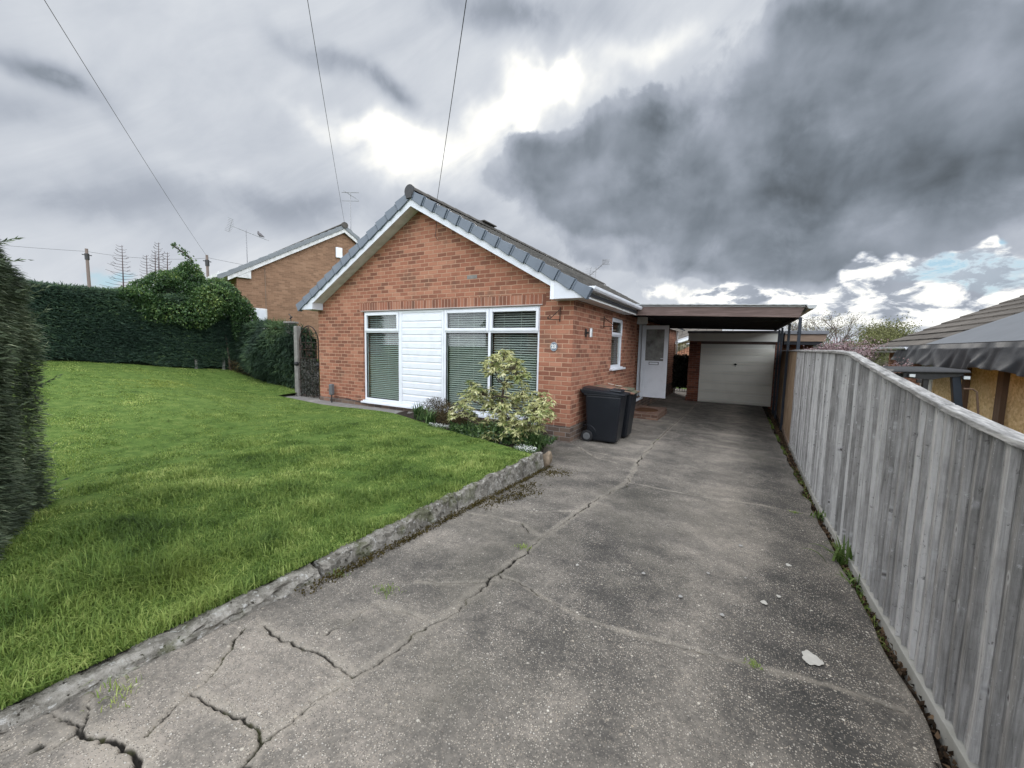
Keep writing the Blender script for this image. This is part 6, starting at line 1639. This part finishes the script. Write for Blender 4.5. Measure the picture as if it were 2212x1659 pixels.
ti = t*2.999; i0 = ti.astype(int); P0 = pts[i0]+(pts[i0+1]-pts[i0])*(ti-i0)[:, None]+rng.normal(size=(k, 3))*.04
V, F = leaves(P0, rng.normal(size=(k, 3)), .085, .045); q = npmesh('shoot_leaves', V, F, LAUREL, rnd=np.repeat(rng.random(k)*.7, 4)); q.parent = cs; q.matrix_parent_inverse = Matrix.Translation(cs.location).inverted()

# bare conifer leaders sticking up behind the hedge
def leader(x, y, z0, z1, label, w=.32):
    o = empty('bare_conifer_tree', (x, y, -.8), 0, label, 'tree', 'bare conifer leaders behind the hedge')
    m = MB(); m.tube([(x, y, -.8), (x, y, z0), (x+.03, y+.02, z1)], [.04, .02, .006], 6); part('trunk', m, TWIG, o)
    m = MB(); n = int((z1-z0)/.075)
    for k in range(n):
        z = z0+(z1-z0)*(k+.5)/n; L_ = w*(1-(k/n))**.8+.05
        for s in (-1, 1):
            a = random.uniform(-.5, .5); d = Vector((math.sin(a)*.7, s*math.cos(a), random.uniform(-.05, .18)))
            l = L_*random.uniform(.55, 1.1); m.tube([(x, y, z), Vector((x, y, z))+d*l*.6, Vector((x, y, z))+d*l+Vector((0, 0, .03))], [.006, .0045, .003], 4)
            if random.random() < .3: continue
            if random.random() < .5: m.tube([Vector((x, y, z))+d*l*.5, Vector((x, y, z))+d*l*.7+Vector((.03, .03*s, .05))], .004, 4)
    part('side_shoots', m, TWIG, o)
leader(-14.75, 4.35, 1.25, 2.52, 'tallest bare conifer leader standing clear above the hedge left of the climbing shrub', .40)
leader(-14.9, 5.20, 1.9, 2.80, 'thin bare leader rising from the left shoulder of the climbing shrub', .20)
leader(-14.75, 4.86, 1.4, 2.36, 'short bare leader between the tallest leader and the climbing shrub', .20)
leader(-14.7, 5.04, 1.7, 2.50, 'small bare leader just left of the thin one on the shrub', .14)
leader(-14.8, 5.36, 1.9, 2.55, 'bare twiggy leader close to the top of the climbing shrub', .14)

# dark leaning conifer along the boundary to the gate
bo = empty('leaning_conifer', (-11.6, 6.7, -1.25), 0, 'dark drooping conifer spreading between the clipped hedge and the gate post', 'conifer')
n = 24000
tx = rng.random(n); X = -13.9+3.75*tx; topz = np.interp(X, [-13.9, -13, -12, -11, -10.4, -10.15], [.40, .55, .56, .50, .36, .20]); botz = lawn_z(X, 6.0)-.02-np.interp(X, [-13, -10.3], [0, .1])
h = rng.random(n)**.8; Z = botz+(topz-botz)*h
bul = np.interp(X, [-13.9, -13, -11.5, -10.6, -10.15], [.05, .25, .50, .42, .10])*np.sin(np.clip(h, .03, 1)*math.pi*.85+.35)
P0 = np.column_stack([X, 6.85-bul-rng.random(n)*.14, Z]); P0 += np.column_stack([np.zeros(n), vnoise(P0, 3, 61)*.09, np.zeros(n)])
D = np.column_stack([.35+rng.normal(size=n)*.5, -.6+rng.normal(size=n)*.4, -.45+rng.normal(size=n)*.35])
tp_ = h > .9; D[tp_] = np.column_stack([rng.normal(size=tp_.sum())*.6, -.3+rng.normal(size=tp_.sum())*.3, .35+rng.normal(size=tp_.sum())*.3])
V, F = leaves(P0, D, rng.uniform(.09, .24, n), rng.uniform(.012, .028, n), up=np.tile([0, -1.0, .6], (n, 1)))
rn = np.clip(.36+.2*rng.normal(size=n)+.3*vnoise(P0, 4, 62)+.15*(h > .85), 0, 1)
q = npmesh('foliage', V, F, BUSHM, rnd=np.repeat(rn, 4)); q.parent = bo; q.matrix_parent_inverse = Matrix.Translation(bo.location).inverted()
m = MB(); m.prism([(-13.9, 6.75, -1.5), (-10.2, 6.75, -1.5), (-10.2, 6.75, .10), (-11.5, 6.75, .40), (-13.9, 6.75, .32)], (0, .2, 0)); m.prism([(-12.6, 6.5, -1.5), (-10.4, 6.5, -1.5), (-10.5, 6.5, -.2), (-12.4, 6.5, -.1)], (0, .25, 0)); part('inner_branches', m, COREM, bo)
n = 900; P0 = np.column_stack([rng.uniform(-13.9, -12.7, n), rng.uniform(6.45, 6.75, n), rng.uniform(-1.05, -.6, n)])
V, F = leaves(P0, rng.normal(size=(n, 3))+np.array([.3, -.5, -.2]), .12, .02); q = npmesh('dead_fronds', V, F, HEATH, rnd=np.repeat(rng.random(n), 4)); q.parent = bo; q.matrix_parent_inverse = Matrix.Translation(bo.location).inverted()

# ================================================================== planting in front of the windows
def rhodo():
    base = Vector((-3.02, 4.95, -1.40)); k0 = 4.92/5.3
    o = empty('variegated_shrub', base, 0, 'yellow and green variegated shrub with open tiers of leaves before the front windows', 'shrub')
    CL = [(-3.2, 5.3, -0.19, 0.22), (-3.39, 5.3, -0.26, 0.16), (-2.99, 5.3, -0.35, 0.21), (-2.84, 5.3, -0.43, 0.13), (-3.41, 5.3, -0.37, 0.1), (-3.76, 5.3, -0.68, 0.13), (-3.85, 5.3, -0.85, 0.14), (-3.58, 5.3, -0.76, 0.18), (-3.27, 5.3, -0.79, 0.18), (-3.94, 5.3, -1.02, 0.14), (-4.09, 5.3, -1.15, 0.11), (-3.4, 5.3, -0.96, 0.16), (-3.18, 5.3, -0.98, 0.14), (-2.98, 5.3, -0.84, 0.14), (-2.82, 5.3, -0.7, 0.14), (-3.05, 5.3, -1.11, 0.18), (-3.26, 5.3, -1.28, 0.2), (-3.52, 5.3, -1.35, 0.16), (-2.96, 5.3, -1.28, 0.2), (-2.73, 5.3, -1.08, 0.2), (-2.54, 5.3, -0.95, 0.18), (-2.47, 5.3, -0.81, 0.16), (-2.58, 5.3, -0.71, 0.11), (-2.42, 5.3, -1.01, 0.11), (-2.8, 5.3, -1.3, 0.18), (-2.61, 5.3, -1.21, 0.13), (-3.39, 5.3, -1.49, 0.14), (-3.04, 5.3, -1.48, 0.11), (-3.71, 5.3, -1.18, 0.1), (-3.11, 5.3, -0.58, 0.06)]
    cls = []
    for (x, y, z, r) in CL:
        dy = random.uniform(-.28, .28); s = (4.92+dy)/5.3
        cls.append((Vector((x*s, y*s, z*s)), r*.92))
    m = MB()
    trunk = [base+Vector((0, 0, -.05)), base+Vector((.03, .02, .22)), base+Vector((.0, .05, .50)), base+Vector((.05, .03, .85))]
    m.tube(trunk, [.035, .030, .022, .014], 7)
    hubs = [trunk[1], trunk[2], trunk[2].lerp(trunk[3], .5), trunk[3]]
    P = []; D = []; RN = []
    for c, r in cls:
        hub = min(hubs, key=lambda h: (h-c).length+max(0, h.z-c.z+.05)*1.5)
        mid = hub.lerp(c, .5)+Vector((random.uniform(-.04, .04), random.uniform(-.04, .04), -.05)); m.tube([hub, mid, c], [.011, .008, .005], 5)
        nr = max(9, int(150*r*r*8))
        for _ in range(nr):
            u = Vector((random.gauss(0, 1), random.gauss(0, 1), random.gauss(0, .75))).normalized(); e = c+u*r*random.uniform(.5, 1.12)*Vector((1, 1, .8)).length/1.62
            m.tube([c, c.lerp(e, .5)+Vector((0, 0, -.01)), e], [.004, .003, .003], 4)
            nl = random.randint(7, 11); br = random.gauss(0, .16); ax = (u*.4+Vector((0, 0, 1))).normalized(); a0 = random.random()*6
            t1 = ax.cross(Vector((.3, .9, .1))).normalized(); t2 = ax.cross(t1)
            for q in range(nl):
                a = a0+q*2*math.pi/nl+random.uniform(-.2, .2); dr = random.uniform(-.55, .25)
                d = (t1*math.cos(a)+t2*math.sin(a)+ax*dr).normalized()
                P.append(e); D.append(d); RN.append(.52+br+random.gauss(0, .14))
    part('branches', m, BARK, o)
    P = np.array([tuple(p) for p in P]); D = np.array([tuple(d) for d in D])
    V, F = leaves(P, D, rng.uniform(.060, .098, len(P)), rng.uniform(.020, .029, len(P)), fold=.12, up=np.tile([0, 0, 1.0], (len(P), 1)))
    q = npmesh('foliage', V, F, RHODO, rnd=np.repeat(np.clip(RN, 0, 1), 4)); q.parent = o; q.matrix_parent_inverse = Matrix.Translation(o.location).inverted()
rhodo()
def strap_plant(name, x, y, z, n, L_, label, mat=STRAP, w=.022, group='strap leaved clumps in the flower bed', arch=.5):
    o = empty(name, (x, y, z), 0, label, 'plant', group)
    V = []; F = []; rn = []
    for i in range(n):
        a = random.random()*6.283; l = L_*random.uniform(.55, 1.1); ln = random.uniform(.15, 1.0)*arch*1.5; d = Vector((math.cos(a), math.sin(a), 0)); s = Vector((-d.y, d.x, 0))
        p = Vector((random.gauss(0, .035), random.gauss(0, .035), 0)); ks = 6; b = len(V); c = random.random()
        for k in range(ks+1):
            t = k/ks; q = p+d*l*ln*(t**1.5)*.9+Vector((0, 0, l*(t*(1-.15*ln)-ln*.50*t*t*t)))
            ww = w*.5*(1-t**2.2)+.0005
            V += [tuple(q+s*ww), tuple(q+Vector((0, 0, -ww*.5))), tuple(q-s*ww)]; rn += [c]*3
        for k in range(ks):
            for j in range(2): F.append((b+3*k+j, b+3*k+j+1, b+3*k+j+4, b+3*k+j+3))
    q = npmesh('leaves', V, F, mat, rnd=rn, smooth=True); q.parent = o
    return o
strap_plant('strap_leaved_plant', -5.05, 5.45, -1.36, 90, .36, 'dark strap leaved clump at the left end of the flower bed')
strap_plant('strap_leaved_plant', -4.60, 5.22, -1.36, 90, .34, 'dark strap leaved clump right of the leftmost clump in the bed')
strap_plant('strap_leaved_plant', -3.55, 4.95, -1.38, 70, .32, 'leafy strap clump under the left side of the variegated shrub')
strap_plant('strap_leaved_plant', -2.38, 4.82, -1.42, 120, .40, 'arching strap leaved clump spilling by the stone at the bed corner', arch=.8)
strap_plant('strap_leaved_plant', -2.62, 4.95, -1.42, 80, .36, 'strap leaved clump just behind the arching corner clump', arch=.6)
# brown heather, ground cover, flowers
def twiggy(name, label, blobs, n, mat, base, size=.05, cat='shrub'):
    o = empty(name, base, 0, label, cat); P = []; D = []
    for (x, y, z, a, b_, c) in blobs:
        u = unit(rng.normal(size=(n, 3))); r = rng.random((n, 1))**.4; p = np.array([x, y, z])+u*np.array([a, b_, c])*r; P.append(p); D.append(u*.5+rng.normal(size=(n, 3))*.5+np.array([0, 0, .6]))
    P = np.concatenate(P); D = np.concatenate(D); ok = P[:, 2] > base[2]-.02; P, D = P[ok], D[ok]
    V, F = leaves(P, D, size, size*.12)
    q = npmesh('twigs', V, F, mat, rnd=np.repeat(rng.random(len(P)), 4)); q.parent = o; q.matrix_parent_inverse = Matrix.Translation(o.location).inverted(); return o
twiggy('heather', 'low brown twiggy heather along the foot of the front wall', [(-4.85, 5.72, -1.22, .36, .20, .24), (-4.25, 5.45, -1.25, .42, .25, .24), (-3.85, 5.25, -1.28, .25, .2, .2)], 2600, HEATH, (-4.3, 5.45, -1.36), .06)
P0 = np.column_stack([rng.uniform(-3.9, -2.3, 4200), rng.uniform(4.6, 5.5, 4200), np.zeros(4200)]); P0[:, 1] = np.maximum(P0[:, 1], lawn_top(P0[:, 0])+.04)
P0[:, 2] = -1.36+rng.random(4200)*.14*(1+vnoise(P0[:, :2], 6, 70)); V, F = leaves(P0, rng.normal(size=(4200, 3))+np.array([0, 0, .4]), .05, .026)
tagd(npmesh('ground_cover', V, F, STRAP, rnd=np.repeat(rng.random(4200), 4)), kind='stuff')
def flower_mat(name, label, c, a, b_, n):
    o = empty(name, (c[0], c[1], c[2]), 0, label, 'flowers')
    r = rng.random(n)**.5; t = rng.random(n)*6.28; P = np.column_stack([r*np.cos(t)*a, r*np.sin(t)*b_, rng.uniform(.01, .05, n)])
    V, F = leaves(P, rng.normal(size=(n, 3))*np.array([1, 1, .4])+np.array([0, 0, .2]), .014, .010); q = npmesh('petals', V, F, WHITEF); q.parent = o
    P2 = P*np.array([1.1, 1.1, .6]); V, F = leaves(P2, rng.normal(size=(n, 3)), .03, .012); q = npmesh('leaves', V, F, STRAP, rnd=np.repeat(rng.random(n), 4)); q.parent = o
flower_mat('white_flowers', 'mat of small white flowers behind the end of the kerb', (-2.30, 4.42, -1.31), .16, .10, 420)
flower_mat('white_flowers', 'sparse white flowers at the lawn edge below the brown heather', (-4.1, 4.98, -1.32), .30, .06, 380)
# stone at the kerb end
bm = bmesh.new(); bmesh.ops.create_icosphere(bm, subdivisions=3, radius=1)
for v in bm.verts:
    p = v.co.copy(); nn = .16*math.sin(p.x*4+1)+.12*math.sin(p.y*5+p.z*3)+random.uniform(-.03, .03)
    v.co = Vector((p.x*.075, p.y*.10, p.z*.12))*(1+nn)
me = bpy.data.meshes.new('stone'); bm.to_mesh(me); bm.free(); me.materials.append(STONE); o = bpy.data.objects.new('stone', me); COL.objects.link(o); o.location = (-2.06, 4.55, -1.43); o.rotation_euler = (.1, .25, .4)
tagd(o, 'rounded brown stone at the far end of the kerb', 'stone')
# moss and litter along the kerb foot and joints
def moss(name, pts, n, spread, mat, size=.02, h=.02):
    P = []
    for (x, y, s) in pts:
        k = int(n*s); P.append(np.column_stack([x+rng.normal(size=k)*spread[0], y+rng.normal(size=k)*spread[1], np.zeros(k)]))
    P = np.concatenate(P); P[:, 2] = gz(P[:, 0], P[:, 1])+.001+rng.random(len(P))*h
    V, F = leaves(P, rng.normal(size=(len(P), 3))+np.array([0, 0, .2]), size, size*.6); return tagd(npmesh(name, V, F, mat, rnd=np.repeat(rng.random(len(P)), 4)), kind='stuff')
moss('kerb_moss', [(-1.98, y, .6+.6*math.sin(y*7)**2) for y in np.arange(1.3, 4.5, .12)], 90, (.018, .06), MOSSB, .018, .02)
moss('kerb_moss', [(-1.88, 3.15, 2), (-1.80, 3.35, 2.5), (-1.86, 3.6, 2.2), (-1.72, 3.5, .8), (-1.9, 2.95, 1.2), (-1.86, 4.25, 2), (-1.75, 4.35, 1.2)], 110, (.05, .09), MOSSB, .018, .014)
TUF = [(-1.63, 1.50, .05), (-1.25, 2.42, .04), (-1.99, 1.46, .04), (-1.93, .47, .07), (.55, 4.63, .03), (-1.19, 7.4, .02), (.14, 2.05, .03)]
for (x, y, s) in TUF[:1]: pass
V = []; F = []; rr = []; t0 = 0
for (x, y, s) in TUF:
    k = 60; P = np.column_stack([x+rng.normal(size=k)*s*.7, y+rng.normal(size=k)*s*.5, np.zeros(k)]); P[:, 2] = gz(P[:, 0], P[:, 1])
    v, f, r = grass_blades(P, rng.uniform(.3, 1.0, k)*s*.8, np.full(k, .004), rng.random(k)*.8+.2, 1.4); V.append(v); F.append(f+t0); t0 += len(v); rr.append(r)
tagd(npmesh('crack_weeds', np.concatenate(V), np.concatenate(F), GRASS, rnd=np.concatenate(rr)), kind='stuff')
# weeds and litter below the fence
n = 5200; yy = rng.uniform(-1, 15, n); xx = rng.uniform(.73, .80, n)+np.interp(yy, [5, 15], [0, .12])
P = np.column_stack([xx, yy, gz(xx, yy)-.04+rng.random(n)*.03]); V, F = leaves(P, rng.normal(size=(n, 3))+np.array([0, 0, .1]), .035, .018)
tagd(npmesh('leaf_litter', V, F, LITTER, rnd=np.repeat(rng.random(n), 4)), kind='stuff')
n = 7000; yy = rng.uniform(-1, 13, n); ok = rng.random(n) < np.clip(.35+vnoise(yy[:, None], 3.0, 81), 0, 1); yy = yy[ok]; n = len(yy); xx = rng.uniform(.73, .79, n)
P = np.column_stack([xx, yy, gz(xx, yy)-.05]); v, f, r = grass_blades(P, rng.uniform(.02, .07, n), np.full(n, .006), rng.random(n), 1.3)
tagd(npmesh('fence_foot_weeds', v, f, GRASS, rnd=r), kind='stuff')
strap_plant('strap_leaved_plant', .745, 3.62, -1.52, 34, .24, 'green strap leaved weed growing at the foot of the driveway fence', WEED, .016, None, .7)
strap_plant('strap_leaved_plant', .755, 3.30, -1.51, 18, .12, 'low green weed just nearer than the strap leaved weed by the fence', WEED, .014, None, .9)
strap_plant('strap_leaved_plant', .755, 4.6, -1.55, 26, .12, 'small yellowish weed tuft farther along the fence foot', WEED, .012, None, 1.0)

# ================================================================== blossom and far trees
def tree(name, loc, h, cr, label, leafm, nl, ls, seed, group=None, trunk_r=.12, spread=1.0, bark=TWIG, depth=4, cw=1.0):
    o = empty(name, loc, 0, label, 'tree', group); r_ = random.Random(seed); m = MB(); tips = []
    base = Vector(loc)
    def grow(p, d, l, r, lev):
        q = p+d*l; mid = p.lerp(q, .5)+Vector((r_.uniform(-1, 1), r_.uniform(-1, 1), 0))*l*.06
        m.tube([p, mid, q], [r, r*.85, r*.68], 5 if lev else 7, False)
        if lev >= depth: tips.append((p, q)); return
        if lev >= depth-1: tips.append((mid, q))
        for k in range(r_.choice((2, 3, 3)) if lev else 4):
            a = r_.random()*6.283; sp = r_.uniform(.35, .85)*spread
            e = Vector((math.cos(a)*cw, math.sin(a)*cw, 0)); nd = (d+e*sp).normalized(); nd.z = max(nd.z, -.05)
            grow(q, nd.normalized(), l*r_.uniform(.62, .85), r*.62, lev+1)
    grow(base, Vector((0, 0, 1)), h*.34, trunk_r, 0)
    part('trunk', m, bark, o)
    if nl:
        pts = []; 
        for _ in range(nl):
            a, b_ = r_.choice(tips); t = r_.random(); pts.append(tuple(a.lerp(b_, t)+Vector((r_.gauss(0, cr), r_.gauss(0, cr), r_.gauss(0, cr*.8)))))
        P = np.array(pts); V, F = leaves(P, rng.normal(size=P.shape)+np.array([0, 0, .1]), ls, ls*.6)
        q = npmesh('crown', V, F, leafm, rnd=np.repeat(rng.random(len(P)), 4)); q.parent = o; q.matrix_parent_inverse = Matrix.Translation(o.location).inverted()
tree('blossom_tree', (3.0, 13.6, -2.45), 2.7, .10, 'pink blossom tree just behind the dip in the fence', PINK, 3600, .055, 3, None, .05, 1.0, TWIG, 5, 1.0)
FG = 'trees on the far skyline beyond the fence'
tree('bare_tree', (4.6, 44, -2.4), 5.2, .30, 'pale bare tree above the neighbouring garage roof, left of the others', BUFFL, 900, .10, 5, FG, .10, .9)
tree('bare_tree', (6.4, 42, -2.4), 5.3, .30, 'buff budding tree rising at the end of the garage roof', BUFFL, 1300, .11, 6, FG, .10, .9)
tree('bare_tree', (7.4, 45, -2.4), 4.9, .2, 'thin bare twiggy tree between the buff and the yellow green crowns', BUFFL, 250, .08, 7, FG, .09, .8)
tree('spring_tree', (10.2, 46, -2.5), 5.3, .50, 'rounded yellow green tree just left of the tiled roof', SPRING, 7000, .15, 8, FG, .12, 1.2)
tree('spring_tree', (8.9, 43, -2.5), 4.1, .45, 'lower yellow green bush left of the rounded tree', SPRING, 3800, .14, 9, FG, .10, 1.2)
tree('bare_tree', (-1.6, 48, -2.4), 4.4, .35, 'small far tree seen under the carport roof', BUFFL, 900, .12, 10, FG, .10, .9)
# low garden wall and green bush past the garages
m = MB(); m.box((1.5, 16.6, -2.5), (3.4, 16.8, .16)); m.box((1.45, 16.55, .161), (3.45, 16.85, .23)); tagd(m.build('garden_wall', CONCP, None, bevel=.01), 'low grey capped wall beyond the fence under the neighbouring garage roof', 'wall')
leafy_blob('garden_bush', 'green bush behind the low grey wall', 'bush', [(2.5, 18.3, .12, .75, .4, .38), (3.1, 18.6, .0, .5, .4, .3)], 1500, .09, LAUREL, (2.5, 18.3, -2.4))
# far treeline closing the horizon
n = 26000; a = rng.uniform(R(-95), R(60), n); dd = rng.uniform(110, 150, n); hh = 1.2+1.6*np.clip(vnoise(a[:, None]*30, 1.0, 91)+.3, 0, 2)
P = np.column_stack([dd*np.sin(a), dd*np.cos(a), -3.2+rng.random(n)*(hh+2.0)]); V, F = leaves(P, rng.normal(size=(n, 3)), 1.6, 1.1)
tagd(npmesh('far_treeline', V, F, BUFFL, rnd=np.repeat(rng.random(n)*.6, 4)), kind='stuff')
bpy.context.view_layer.update()
